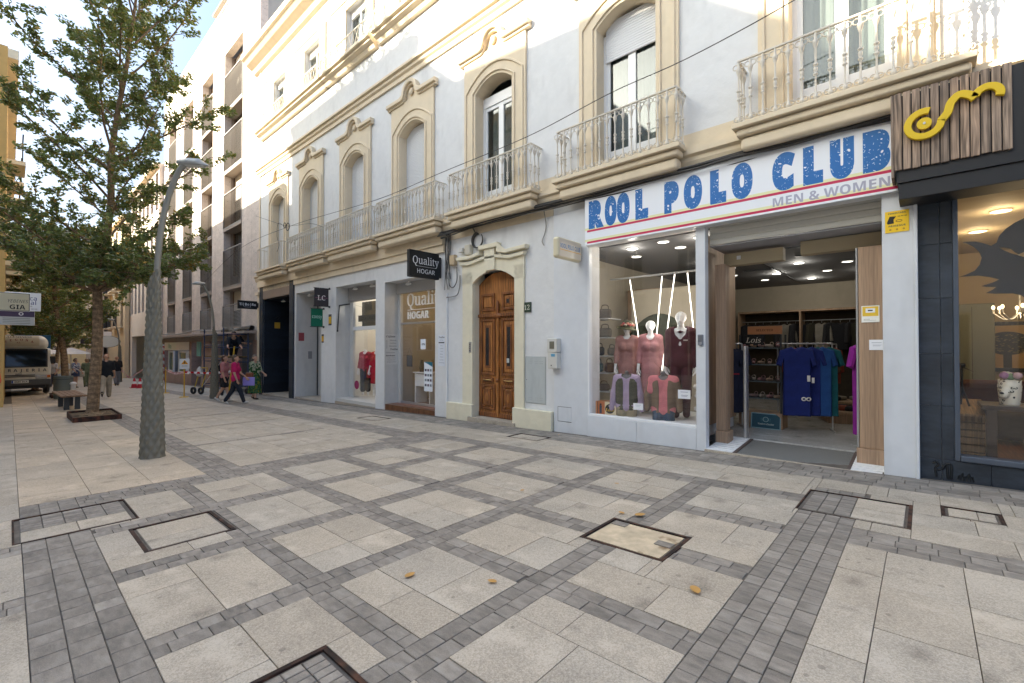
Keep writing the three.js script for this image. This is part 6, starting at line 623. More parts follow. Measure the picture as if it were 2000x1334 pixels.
  const tb = thing('dark_table', 'dark wooden table carrying the spotted vase', 'table', null, 0.98, y + 0.12, -0.75); mesh('top', rb(1.0, 0.05, 0.6, 0, 0.66, 0, 0.006), std(0.05, 0.03, 0.02, 0.3), tb); for (const [a, b] of [[-0.42, 0.22], [-0.42, -0.22], [0.42, 0.22], [0.42, -0.22]]) mesh('leg', rb(0.09, 0.64, 0.07, a, 0.32, b, 0.006), std(0.05, 0.03, 0.02, 0.3), tb);
  const sp = dtex(128, (u, v) => { let m = 1; for (let i = 0; i < 16; i++) { const a = hash(i, 3, 5), b = hash(i, 9, 7), dx = Math.min(Math.abs(u - a), 1 - Math.abs(u - a)), dy = Math.min(Math.abs(v - b), 1 - Math.abs(v - b)); const d = Math.hypot(dx, dy); if (d < 0.06 && d > 0.025 && !(u > a && v > b)) m = 0.06; } return [m, m * 0.98, m * 0.92]; }, 0.22);
  const vz = thing('leopard_vase', 'white black spotted animal head vase holding pale flowers', 'vase', null, 0.72, y + 0.81, -0.68, -0.5); mesh('head', tri(capsMesh([[0, 0.03, 0, 0.085, 0, 0.2, 0, 0.1], [0, 0.15, 0.08, 0.05, 0, 0.11, 0.12, 0.035], [-0.08, 0.25, 0, 0.02, -0.09, 0.285, 0, 0.014], [0.08, 0.25, 0, 0.02, 0.09, 0.285, 0, 0.014]], 0.02, 0.012, (x, yy) => yy - 0.29)), std(0.75, 0.73, 0.68, 0.25, { map: sp }), vz); mesh('nose', new THREE.SphereGeometry(0.016, 8, 6).scale(1.3, 0.8, 0.8).translate(0, 0.135, 0.155), M.black, vz); for (let i = 0; i < 9; i++) mesh('flower', new THREE.IcosahedronGeometry(0.04, 1).translate(Math.cos(i * 2.4) * 0.022 * i * 0.5, 0.31 + rr(0, 0.03), Math.sin(i * 2.4) * 0.022 * i * 0.5), cloth(...[[0.7, 0.45, 0.45], [0.7, 0.65, 0.5], [0.45, 0.2, 0.35], [0.2, 0.3, 0.15]][i % 4]), vz);
  const pic = thing('framed_picture', 'dark framed print of a leafy tree on the shop back wall', 'picture', null, 1.12, 1.45, -5.15); mesh('frame', tri(mg(rb(0.9, 0.07, 0.04, 0, 0.42, 0, 0.006), rb(0.9, 0.07, 0.04, 0, -0.42, 0, 0.006), rb(0.07, 0.77, 0.04, -0.415, 0, 0, 0.006), rb(0.07, 0.77, 0.04, 0.415, 0, 0, 0.006))), M.darkMetal, pic); mesh('print', sheet(0.77, 0.77, 0, 0, 0), print(256, 256, (x, w, h) => { x.fillStyle = '#b99a68'; x.fillRect(0, 0, w, h); x.fillStyle = '#3a3830'; x.beginPath(); x.ellipse(w / 2, h * 0.42, 100, 70, 0, 0, 7); x.fill(); x.fillRect(w / 2 - 18, h * 0.5, 36, h * 0.5); x.fillStyle = '#8b7a52'; for (let i = 0; i < 90; i++) x.fillRect(40 + hash(i, 1, 2) * 176, 50 + hash(i, 3, 4) * 110, 9, 4); }), pic);
  const cbx = thing('grey_cupboard', 'tall grey green cupboard at the back of the slate shop', 'cupboard', null, 0.62, y + 0.12, -4.5); mesh('body', tri(rb(0.55, 2.1, 0.5, 0, 1.05, 0, 0.01)), std(0.14, 0.15, 0.12, 0.6), cbx); mesh('door_gap', bb(-0.004, 0.004, 0.05, 2.05, 0.25, 0.252), M.black, cbx);
  const stp = thing('wooden_stair', 'low slatted pallet wood stand inside the slate shop window', 'stand', null, 0.40, y + 0.12, -0.95); for (let i = 0; i < 6; i++) mesh('slat', tri(rb(0.26, 0.075, 0.9, 0, 0.05 + i * 0.088, -0.2, 0.006)), std(0.34, 0.22, 0.10, 0.7, { map: T.wood }), stp); mesh('top_board', tri(rb(0.3, 0.03, 1.0, 0, 0.575, -0.2, 0.006).rotateX(0.1)), std(0.4, 0.26, 0.12, 0.7, { map: T.wood }), stp);
  const so = thing('dark_sofa', 'dark velvet sofa seen across the slate shop', 'sofa', null, 1.05, y + 0.12, -2.6); mesh('seat', rb(1.3, 0.4, 0.7, 0, 0.25, 0, 0.08, 3), cloth(0.06, 0.05, 0.04), so); mesh('backrest', rb(1.3, 0.5, 0.18, 0, 0.6, -0.3, 0.07, 3), cloth(0.09, 0.03, 0.02), so);
}
{ // slatted wooden sign box
  const wm = [0, 1, 2, 3].map(i => std(0.52 * [1, 0.8, 1.15, 0.92][i], 0.41 * [1, 0.82, 1.12, 0.95][i], 0.325 * [1, 0.85, 1.1, 0.98][i], 0.75, { map: T.wood, bumpMap: T.wood, bumpScale: 0.002 })), X0 = -0.225, X1 = 2.4, s = thing('wooden_sign', 'box sign of upright weathered wooden slats with a yellow looping emblem', 'sign', null, 0, 0, 0);
  mesh('case', tri(bb(X0 + 0.02, X1, 3.24, 4.19, 0.17, 0.47)), M.black, s); mesh('underside', tri(rbb(X0 + 0.03, X1, 3.06, 3.238, 0.04, 0.45, 0.006)), M.black, s);
  let i = 0; for (let x = X0; x < X1 - 0.05; x += 0.074, i++) { if (x > 0.66 && x < 0.70) { continue; } const sl = mesh('slat', tri(rbb(x, x + 0.064, 3.375 - (i % 3) * 0.004, 4.215, 0.472, 0.50, 0.004), R() * 3, R() * 3), wm[(i * 7 + (i % 3)) % 4], s); }
  for (let k = 0; k < 4; k++) mesh('side_slat', tri(rbb(X0 - 0.028, X0 - 0.002, 3.3, 4.21, 0.17 + k * 0.085, 0.245 + k * 0.085, 0.004)), wm[k], s);
  const ym = std(0.72, 0.48, 0.005, 0.45), em = new THREE.Shape(); const ring = (cx, cy_, r0, r1, a0, a1, n = 20) => { const sh = new THREE.Shape(); for (let k = 0; k <= n; k++) { const a = a0 + (a1 - a0) * k / n; k ? sh.lineTo(cx + r1 * Math.cos(a), cy_ + r1 * Math.sin(a)) : sh.moveTo(cx + r1 * Math.cos(a), cy_ + r1 * Math.sin(a)); } for (let k = n; k >= 0; k--) { const a = a0 + (a1 - a0) * k / n; sh.lineTo(cx + r0 * Math.cos(a), cy_ + r0 * Math.sin(a)); } return ext(sh, 0.035, 0.004, 4).translate(0, 0, 0.515); };
  const lg = thing('yellow_emblem', 'flat yellow looping emblem fixed on the wooden slat sign', 'emblem'); mesh('c_ring', ring(0.02, 3.80, 0.10, 0.165, 1.25, Math.PI * 2 + 0.0), ym, lg); mesh('hub', new THREE.CylinderGeometry(0.06, 0.06, 0.04, 20).rotateX(Math.PI / 2).translate(0.02, 3.80, 0.535), ym, lg); mesh('hub_bolt', new THREE.CylinderGeometry(0.012, 0.012, 0.012, 10).rotateX(Math.PI / 2).translate(0.02, 3.80, 0.558), M.alu, lg);
  mesh('swan_neck', (() => { const c = new THREE.CatmullRomCurve3([V(0.15, 3.79, 0), V(0.20, 3.86, 0), V(0.225, 3.95, 0), V(0.29, 4.01, 0), V(0.37, 3.97, 0), V(0.40, 3.93, 0)]), n = 24, sh = new THREE.Shape(), L = [], Q = []; for (let k = 0; k <= n; k++) { const p = c.getPoint(k / n), t = c.getTangent(k / n); L.push([p.x - t.y * 0.035, p.y + t.x * 0.035]); Q.unshift([p.x + t.y * 0.035, p.y - t.x * 0.035]); } return ext(poly([...L, ...Q]), 0.035, 0.003).translate(0, 0, 0.516); })(), ym, lg);
  mesh('arch', ring(0.485, 3.93, 0.055, 0.12, -0.35, Math.PI * 0.95), ym, lg); 
}
// ---------- stone clad block with louvred balconies, left of the cream building ----------
{
  const stone = std(0.75, 0.70, 0.66, 0.8, { map: T.stone }), brown = std(0.37, 0.31, 0.27, 0.85, { map: T.plaster }), louv = std(0.29, 0.27, 0.25, 0.6), bk = thing('stone_block', 'tall pale stone clad block with brown louvred balcony panels', 'building');
  const cols = [[-25.4, -22.8], [-29.3, -27.3], [-33.1, -31.1], [-37.0, -35.0]], X0 = -38.4, X1 = -20.66, top = 18.1, base = 2.1;
  const s = poly([[X0, base], [X1, base], [X1, top], [X0, top]]); cols.forEach(([a, b]) => s.holes.push(rectPath(a, b, 2.35, 15.8))); mesh('wall', tri(ext(s, 0.3).translate(0, 0, -0.3)), stone, bk);
  for (let x = X1 - 0.9; x > X0; x -= 1.02) if (!cols.some(([a, b]) => x > a - 0.05 && x < b + 0.05)) mesh('panel_joint', bb(x, x + 0.012, base, top, 0.0005, 0.0015), std(0.28, 0.25, 0.23, 0.9), bk);
  mesh('recess', tri(mg(...cols.map(([a, b]) => bb(a - 0.05, b + 0.05, 2.3, 15.85, -0.75, -0.65)), ...cols.flatMap(([a, b]) => [bb(a - 0.08, a, 2.3, 15.85, -0.65, -0.301), bb(b, b + 0.08, 2.3, 15.85, -0.65, -0.301)]))), brown, bk, { kind: 'stuff' });
  mesh('side_wall', tri(mg(bb(X1 - 0.3, X1, TOPW, 21, -9, -1.6), bb(X1 - 0.02, X1 + 0.0, TOPW - 1, top, -9, -0.301), bb(X0, X1 - 0.31, top, top + 0.1, -9, -0.31), bb(X0, X0 + 0.3, -1.5, top, -9, -0.31))), std(0.42, 0.41, 0.40, 0.9, { map: T.plaster }), bk);
  mesh('penthouse', tri(bb(-33, X1 - 0.31, top + 0.1, top + 2.9, -8.8, -2.4)), M.plaster, bk); mesh('parapet_rail', mg(bb(X0, X1, top + 0.55, top + 0.6, -0.2, -0.15), bb(X0, X1, top + 0.1, top + 0.14, -0.2, -0.15), ...Array.from({ length: 14 }, (_, i) => bb(X0 + i * 1.3, X0 + 0.04 + i * 1.3, top + 0.1, top + 0.6, -0.2, -0.15))), M.pvc, bk); mesh('awning', tri(bb(-30, -28, top + 2.2, top + 2.26, -2.4, -0.6).rotateX(0)), cloth(0.6, 0.5, 0.4), bk);
  const panes = [[14.65, 15.8], [11.83, 12.9], [8.87, 9.95], [6.15, 7.17], [3.45, 4.29]], lv = [[12.9, 14.65], [9.95, 11.83], [7.17, 8.87], [4.29, 6.15], [2.36, 3.45]];
  for (const [a, b] of cols) { panes.forEach(([y0, y1], i) => { const w = mesh('window', tri(mg(bb(a, b, y1 - 0.06, y1, -0.5, -0.42), bb(a, a + 0.08, y0 - 1.2 < 2.4 ? 2.4 : y0 - 1.2, y1 - 0.06, -0.5, -0.42), bb((a + b) / 2 - 0.05, (a + b) / 2 + 0.05, y0 - 1.2 < 2.4 ? 2.4 : y0 - 1.2, y1 - 0.06, -0.49, -0.43), bb(b - 0.08, b, y0 - 1.2 < 2.4 ? 2.4 : y0 - 1.2, y1 - 0.06, -0.5, -0.42))), std(0.16, 0.10, 0.06, 0.5), bk); mesh('pane', bb(a + 0.08, b - 0.08, Math.max(2.4, y0 - 1.2), y1 - 0.06, -0.47, -0.465), M.tint, w); if ((i + Math.round(a)) % 2) mesh('blind', tri(slats(b - a - 0.2, y0 - 0.2, y1 - 0.06, 0, 0.07).translate((a + b) / 2, 0, -0.455)), std(0.6, 0.55, 0.46, 0.7), w); });
    lv.forEach(([y0, y1]) => { const p = mesh('louvre_panel', mg(bb(a - 0.02, b + 0.02, y1 - 0.04, y1, -0.03, 0.03), bb(a - 0.02, b + 0.02, y0, y0 + 0.05, -0.03, 0.03), bb(a - 0.02, a + 0.02, y0 + 0.05, y1 - 0.04, -0.03, 0.03), bb(b - 0.02, b + 0.02, y0 + 0.05, y1 - 0.04, -0.03, 0.03), ...Array.from({ length: Math.floor((y1 - y0 - 0.1) / 0.062) }, (_, i) => box(b - a - 0.04, 0.008, 0.05, 0, 0, 0).rotateX(0.6).translate((a + b) / 2, y0 + 0.09 + i * 0.062, 0))), louv, bk); mesh('balcony_slab', tri(bb(a, b, y0 - 0.12, y0 - 0.002, -0.64, 0.02)), brown, p); }); }
  // ground floor
  const pk = std(0.42, 0.31, 0.27, 0.8, { map: T.stone }); mesh('canopy', tri(mg(bb(X0, X1, 2.02, 2.12, -0.3, 0.55), bb(X0, X1, 1.75, 2.018, -0.3, 0.10))), std(0.40, 0.33, 0.28, 0.9, { map: T.plaster }), bk); for (const [a, b] of [[-21.2, -20.66], [-24.6, -23.9], [-28.9, -27.2], [-31.4, -30.9], [-38.4, -37.6]]) mesh('pier', tri(bb(a, b, -1.6, 1.748, -0.4, 0.04)), pk, bk); mesh('plinth', tri(mg(bb(-37.6, -31.4, -1.6, -0.15, -0.4, 0.02))), pk, bk); mesh('shop_back', tri(bb(X0, X1, -1.6, 2.0, -3, -2.9)), std(0.2, 0.19, 0.18, 0.9), bk); mesh('shop_floor', tri(bb(X0, X1, -1.6, -0.62, -3, -0.41)), slabM[4], bk);
  mesh('sign_panel', bb(-37.5, -31.4, 1.25, 1.745, -0.1, 0.06), M.pvc, bk); mesh('sign_print', sheet(2.4, 0.42, -35.6, 1.5, 0.064), print(256, 48, (x, w, h) => { x.fillStyle = '#e8efe9'; x.fillRect(0, 0, w, h); txt(x, 'Òca', w * 0.34, h / 2, 44, '#2a8f7b', 'serif'); }), bk); mesh('green_sign', bb(-29.6, -28.9, 0.95, 1.74, 0.05, 0.1), std(0.15, 0.42, 0.40, 0.5), bk); for (const [a, b] of [[-37.3, -35.9], [-34.6, -32.7], [-32.4, -31.5]]) { const w = mesh('shop_window', tri(mg(bb(a, b, 1.1, 1.2, -0.2, -0.1), bb(a, b, -0.15, -0.05, -0.2, -0.1), bb(a, a + 0.1, -0.05, 1.1, -0.2, -0.1), bb(b - 0.1, b, -0.05, 1.1, -0.2, -0.1))), M.pvc, bk); mesh('pane', bb(a + 0.1, b - 0.1, -0.05, 1.1, -0.16, -0.155), std(0.05, 0.14, 0.12, 0.08), w); }
  mesh('torn_duct', tri(tube([[-20.8, 2.25, 0.2], [-21.6, 2.2, 0.35], [-22.4, 2.12, 0.4], [-23.1, 2.25, 0.35], [-24.2, 2.18, 0.3]], 0.11, 40, 7)), std(0.12, 0.11, 0.11, 0.9, { map: T.dirt }), bk); mesh('ledge_cable', tube([[-20.9, 2.3, 0.1], [-26, 2.22, 0.3], [-29, 2.32, 0.3], [-33, 2.2, 0.3], [-38, 2.3, 0.3]], 0.04, 60, 5), M.cableGrey, bk);
}
// ---------- further buildings down the street ----------
function farHouse(label, x0, x1, zf, h, m, o = {}) {
  const g = thing('far_house', label, 'building', 'houses further down the street'), s = poly([[x0, -2], [x1, -2], [x1, h], [x0, h]]), n = o.n || 3, W_ = [];
  for (let f = 0; f < (o.floors || 3); f++) for (let i = 0; i < n; i++) { const c = x0 + (x1 - x0) * (i + 0.5) / n, w = o.w || 0.55, y = (o.y0 ?? 3.2) + f * (o.fh || 3.2), hh = o.hh || 2.2; s.holes.push(rectPath(c - w, c + w, y, y + hh)); W_.push([c, w, y, hh]); }
  if (o.garage) s.holes.push(rectPath(x0 + 0.8, x1 - 0.6, -1.9, 2.3));
  mesh('wall', tri(ext(s, 0.3).translate(0, 0, zf - 0.3)), m, g); mesh('block', tri(bb(x0 + 0.02, x1 - 0.02, -2, h - 0.02, zf - 9, zf - (o.garage ? 3 : 0.6))), o.garage ? std(0.12, 0.11, 0.1, 0.9) : m, g);
  for (const [c, w, y, hh] of W_) { const f = mesh('window', mg(bb(c - w, c - w + 0.06, y, y + hh, zf - 0.2, zf - 0.12), bb(c + w - 0.06, c + w, y, y + hh, zf - 0.2, zf - 0.12), bb(c - 0.03, c + 0.03, y, y + hh, zf - 0.19, zf - 0.13)), std(0.16, 0.11, 0.08, 0.6), g); mesh('pane', bb(c - w, c + w, y, y + hh, zf - 0.17, zf - 0.165), std(0.03, 0.032, 0.035, 0.1), f); if (o.balcony) { const b = mesh('balcony', bb(c - w - 0.3, c + w + 0.3, y - 0.12, y - 0.002, zf, zf + 0.5), M.cream, g); mesh('railing', mg(bb(c - w - 0.3, c + w + 0.3, y + 0.9, y + 0.94, zf + 0.44, zf + 0.48), ...Array.from({ length: 14 }, (_, i) => bb(c - w - 0.3 + i * (2 * w + 0.6) / 13 - 0.01, c - w - 0.29 + i * (2 * w + 0.6) / 13, y, y + 0.9, zf + 0.45, zf + 0.47))), M.darkMetal, b); } }
  mesh('cornice', tri(bb(x0, x1, h - 0.3, h, zf + 0.002, zf + 0.3)), o.trim || M.cream, g); return g;
}
farHouse('white house with tall brown window strips over a dark garage opening', -49.0, -38.5, 0.25, 14, std(0.72, 0.64, 0.56, 0.85, { map: T.plaster }), { n: 7, w: 0.42, y0: 4.1, fh: 3.4, hh: 2.6, floors: 3, garage: true });
farHouse('pale yellow house with black iron balconies beyond the garage', -58.5, -49.05, 0.6, 12.5, std(0.70, 0.58, 0.40, 0.85, { map: T.plaster }), { n: 3, w: 0.6, y0: 3.2, balcony: true });
farHouse('pinkish white house with paired windows further along', -70, -58.6, 1.2, 13, std(0.68, 0.60, 0.56, 0.85, { map: T.plaster }), { n: 4, y0: 3.4, balcony: true });
{ const e = farHouse('yellow house closing the far end of the street', -14, 14, 0, 11, std(0.68, 0.52, 0.28, 0.85, { map: T.plaster }), { n: 9, w: 0.6, y0: 3.6, fh: 3.4, hh: 1.7, floors: 2 }); e.rotation.y = Math.PI / 2 - 0.18; e.position.set(-80, -1.6, 6);
  const e2 = farHouse('tall cream house behind the end of the street', -12, 10, 0, 17, std(0.66, 0.6, 0.52, 0.85, { map: T.plaster }), { n: 6, w: 0.6, y0: 4, floors: 4 }); e2.rotation.y = Math.PI / 2; e2.position.set(-96, -2, -2); }
farHouse('ochre corner house on the opposite side far down the street', -20, 20, 0, 11.5, ochre, { n: 9, y0: 3.4, balcony: true }).position.set(-68, -1, 7.6); scene.children[scene.children.length - 1].rotation.y = Math.PI; scene.children[scene.children.length - 1].position.z = 7.4;
// signs and shop fittings on the far stretch
{
  const blade = (lab, x, y, z, w, h, draw, cw = 256) => { const t = thing('hanging_sign', lab, 'sign', 'signs projecting over the shops', x, y, z); mesh('panel', rb(0.12, h, w, 0, 0, 0, 0.01), M.pvc, t); mesh('face', sheet(w * 0.98, h * 0.97, 0.0615, 0, 0, Math.PI / 2), print(cw, Math.round(cw * h / w), draw), t); mesh('arm', rod(V(0, h * 0.3, w / 2), V(0, h * 0.3, w / 2 + 0.25), 0.02), M.darkMetal, t); return t; };
  blade('white dental clinic sign projecting over the street behind a beige sign', -22.6, 2.98, 6.78, 1.0, 0.62, (x, w, h) => { x.fillStyle = '#e9edf2'; x.fillRect(0, 0, w, h); txt(x, 'Clínica', w - 20, h * 0.3, 50, '#3a4a86', 'sans-serif', 'normal', 'right'); txt(x, 'Dental', w - 24, h * 0.55, 50, '#3a4a86', 'sans-serif', 'normal', 'right'); txt(x, 'Fuentes', w - 50, h * 0.75, 22, '#777', 'sans-serif', 'normal', 'right'); txt(x, '950 00 00 00', w - 20, h * 0.9, 16, '#999', 'sans-serif', 'normal', 'right'); });
  blade('beige framed sign with bold black letters in front of the white clinic sign', -20.6, 2.82, 6.98, 0.8, 0.56, (x, w, h) => { x.fillStyle = '#cfc9ae'; x.fillRect(0, 0, w, h); x.strokeStyle = '#333'; x.lineWidth = 6; x.strokeRect(2, 2, w - 4, h - 4); txt(x, 'YEBENES', w - 14, h * 0.45, 44, '#555', 'sans-serif', 'italic', 'right', 0.8); txt(x, 'GIA', w - 30, h * 0.78, 62, '#1c1c1c', 'sans-serif', 'bold', 'right'); });
  blade('small purple sign with a white ring and grey lower half', -21.6, 2.38, 6.85, 0.8, 0.46, (x, w, h) => { x.fillStyle = '#4a3e5c'; x.fillRect(0, 0, w, h * 0.42); x.fillStyle = '#b9bec0'; x.fillRect(0, h * 0.42, w, h); x.strokeStyle = '#fff'; x.lineWidth = 7; x.beginPath(); x.arc(w * 0.62, h * 0.2, 14, 0, 7); x.stroke(); for (let i = 0; i < 4; i++) { x.fillStyle = '#6f7a76'; x.fillRect(30, h * 0.52 + i * 17, w - 60, 5); } });
  const ov = thing('oval_sign', 'white oval sign with dark rim on the far facade', 'sign', null, -50.5, 1.9, 1.5, Math.PI / 2); mesh('panel', new THREE.CylinderGeometry(0.62, 0.62, 0.12, 24).rotateX(Math.PI / 2).scale(1.25, 0.75, 1), std(0.6, 0.64, 0.62, 0.5), ov); mesh('rim', new THREE.TorusGeometry(0.62, 0.05, 6, 24).scale(1.25, 0.75, 1), std(0.1, 0.14, 0.14, 0.5), ov); mesh('topper', rb(0.5, 0.35, 0.12, 0, 0.65, 0, 0.01), M.pvc, ov);
  const dk = blade('dark square sign with a pale ring far down the street', -56, 2.0, 2.3, 0.9, 0.55, (x, w, h) => { x.fillStyle = '#2c2430'; x.fillRect(0, 0, w, h); x.strokeStyle = '#d8c8d8'; x.lineWidth = 8; x.beginPath(); x.arc(w / 2, h / 2, 38, 0, 7); x.stroke(); });
  for (const [x, z, c] of [[-52, 4.6, 'white canvas market parasol by the far trees'], [-58, 3.2, 'pale canvas parasol beyond the white one']]) { const t = thing('cafe_parasol', c, 'parasol', null, x, GY(x), z); mesh('pole', cy(0.03, 0.03, 2.5, 0, 0, 0, 8), M.alu, t); mesh('canopy', new THREE.ConeGeometry(2.0, 0.6, 4).rotateY(0.8).translate(0, 2.45, 0), cloth(0.72, 0.70, 0.66), t); mesh('base', cy(0.3, 0.3, 0.08, 0, 0, 0, 12), M.darkMetal, t); }
}
// ---------- trees ----------
function leafGeo(L, w) { const g = new THREE.BufferGeometry(), p = [0, 0, 0, w / 2, L * 0.4, 0.012, 0, L, -0.01, 0, L * 0.45, -0.012, -w / 2, L * 0.4, 0.012]; g.setAttribute('position', new THREE.BufferAttribute(new Float32Array(p), 3)); g.setIndex([0, 1, 3, 1, 2, 3, 0, 3, 4, 3, 2, 4]); g.computeVertexNormals(); return g; }
function makeTree(o, label, x, z) {
  const t = thing('street_tree', label, 'tree', 'street trees', x, GY(x), z); const wood = [], tips = [], up = V(0, 1, 0);
  const branch = (a, dir, len, r0, r1, lvl) => { const pts = [a.clone()], n = 5; let p = a.clone(), d = dir.clone(); for (let i = 0; i < n; i++) { d.add(V(rr(-1, 1), rr(-0.5, 1) * (lvl < 2 ? 0.5 : 0.15), rr(-1, 1)).multiplyScalar(lvl ? 0.16 : 0.06)).normalize(); p = p.clone().addScaledVector(d, len / n); pts.push(p); }
    const c = new THREE.CatmullRomCurve3(pts), seg = lvl < 2 ? 8 : 4, rad = lvl < 1 ? 9 : lvl < 2 ? 6 : 4, g = new THREE.TubeGeometry(c, seg, 1, rad), q = g.attributes.position; for (let i = 0; i <= seg; i++) { const cp = c.getPointAt(i / seg), k = r0 + (r1 - r0) * i / seg; for (let j = 0; j <= rad; j++) { const id = i * (rad + 1) + j; q.setXYZ(id, cp.x + (q.getX(id) - cp.x) * k, cp.y + (q.getY(id) - cp.y) * k, cp.z + (q.getZ(id) - cp.z) * k); } } wood.push(g); return c; };
  const trunk = branch(V(0, 0, 0), V(o.leanX || 0, 1, o.leanZ || 0).normalize(), o.trunk, 0.135, 0.10, 0);
  for (let i = 0; i < 6; i++) { const a = i * 1.05 + 0.2; wood.push(tube([[Math.cos(a) * 0.26, 0.02, Math.sin(a) * 0.26], [Math.cos(a) * 0.13, 0.06, Math.sin(a) * 0.13], [Math.cos(a) * 0.06, 0.25, Math.sin(a) * 0.06], [0, 0.5, 0]], 0.055, 8, 6)); }
  const T0 = trunk.getPoint(1), leader = branch(T0, V(0, 1, 0), o.h - o.trunk, 0.10, 0.015, 1);
  for (let i = 0; i < o.limbs; i++) { const f = i / o.limbs, base = f < 0.34 ? trunk.getPoint(0.92 + 0.08 * f / 0.34) : leader.getPoint((f - 0.34) / 0.66 * 0.9), az = i * 2.4 + rr(-0.3, 0.3), el = 0.3 + 0.75 * f + rr(-0.1, 0.1), R0 = o.rad * (o.prof ? 1.0 - 0.5 * Math.max(0, f - 0.45) : 0.95 - 0.55 * Math.abs(f - 0.3) - 0.25 * f) * rr(0.8, 1.15), dir = V(Math.cos(az) * Math.cos(el), Math.sin(el), Math.sin(az) * Math.cos(el)), c = branch(base, dir, R0 / Math.max(0.55, Math.cos(el)), 0.05 - 0.03 * f, 0.012, 2);
    for (let k = 0; k < o.subs; k++) { const u = 0.18 + 0.82 * (k + R()) / o.subs, b = c.getPoint(u), tn = c.getTangent(u), sd = V(rr(-1, 1), rr(-0.35, 0.75), rr(-1, 1)).normalize(), d = tn.clone().multiplyScalar(0.55).add(sd.multiplyScalar(0.85)).normalize(), L = rr(0.35, 0.95) * o.rad * 0.42, c2 = branch(b, d, L, 0.011, 0.004, 3); tips.push(c2); }
    tips.push(c); }
  tips.push(leader);
  mesh('trunk', tri(mg(wood)), o.bark || std(0.42, 0.32, 0.23, 0.9, { map: T.bark, bumpMap: T.bark, bumpScale: 0.01 }), t);
  const g = leafGeo(o.leaf, o.leaf * 0.62), lm = new THREE.MeshPhysicalMaterial({ color: 0xffffff, roughness: 0.75, side: THREE.DoubleSide, transmission: 0.42, thickness: 0 }), im = new THREE.InstancedMesh(g, lm, o.leaves), d = new THREE.Object3D(), col = new THREE.Color();
  for (let i = 0; i < o.leaves; i++) { const c = tips[Math.floor(R() * tips.length)], u = Math.sqrt(rr(0.06, 1)), p = c.getPoint(u), tn = c.getTangent(u); d.position.copy(p).add(V(rr(-1, 1), rr(-1, 0.8), rr(-1, 1)).multiplyScalar(0.09)); const out = tn.clone().multiplyScalar(0.6).add(V(rr(-1, 1), rr(-0.7, 0.35), rr(-1, 1))).normalize(); d.quaternion.setFromUnitVectors(up, out); d.rotateY(rr(-1.2, 1.2)); d.scale.setScalar(rr(0.65, 1.2)); d.updateMatrix(); im.setMatrixAt(i, d.matrix);
    const k = R(); if (k < 0.06) col.setRGB(0.42, 0.27, 0.05); else if (k < 0.24) col.setRGB(0.27 * rr(0.8, 1.2), 0.26, 0.05); else { const v = rr(0.7, 1.25); col.setRGB(0.18 * v, 0.235 * v, 0.055 * v); } im.setColorAt(i, col); }
  im.name = 'crown'; im.userData.kind = 'stuff'; im.castShadow = im.receiveShadow = true; t.add(im); return t;
}
seed = 777;
const bigTree = makeTree({ trunk: 3.6, h: 12.6, rad: 2.3, prof: 1, limbs: 46, subs: 16, leaves: 50000, leaf: 0.11 }, 'tall leafy street tree with a bare straight trunk in a rusty planter', -16.45, 5.5);
const tree2 = makeTree({ trunk: 2.7, h: 7.0, rad: 2.3, limbs: 20, subs: 13, leaves: 16000, leaf: 0.125, leanZ: 0.08 }, 'smaller crooked street tree beside the grey litter bin', -26.8, 5.35);
copyOf(tree2, 'street tree standing behind the truck', -33.5, GY(-33.5), 6.1, 2.2, 0.95); copyOf(tree2, 'distant street tree beyond the walking people', -42, GY(-42), 5.0, 4.1, 0.9);
{ // planters
  const pl = (lab, x, z, w, d) => { const t = thing('tree_planter', lab, 'planter', 'rusty planters round the trees', x, GY(x), z, 0.0); for (const [a, b, c, e] of [[-w / 2, w / 2, -d / 2, -d / 2 + 0.02], [-w / 2, w / 2, d / 2 - 0.02, d / 2], [-w / 2, -w / 2 + 0.02, -d / 2 + 0.021, d / 2 - 0.021], [w / 2 - 0.02, w / 2, -d / 2 + 0.021, d / 2 - 0.021]]) mesh('side', tri(bb(a, b, -0.1, 0.14, c, e)), std(0.17, 0.075, 0.045, 0.85, { map: T.rust }), t); mesh('soil', tri(bb(-w / 2 + 0.02, w / 2 - 0.02, -0.1, 0.09, -d / 2 + 0.02, d / 2 - 0.02)), std(0.16, 0.11, 0.07, 0.95, { map: T.dirt }), t); for (let i = 0; i < 9; i++) mesh('root', tube([[rr(-0.2, 0.2), 0.09, rr(-0.2, 0.2)], [rr(-0.4, 0.4), 0.105, rr(-0.3, 0.3)], [rr(-0.5, 0.5), 0.1, rr(-0.35, 0.35)], [rr(-0.5, 0.5), 0.085, rr(-0.35, 0.35)]], 0.012, 12, 5), std(0.28, 0.2, 0.12, 0.9), t); };
  pl('rusty square planter frame with roots round the tall tree', -15.9, 5.52, 1.7, 0.9); pl('rusty planter frame round the crooked tree by the bin', -26.6, 5.4, 1.3, 0.9);
}
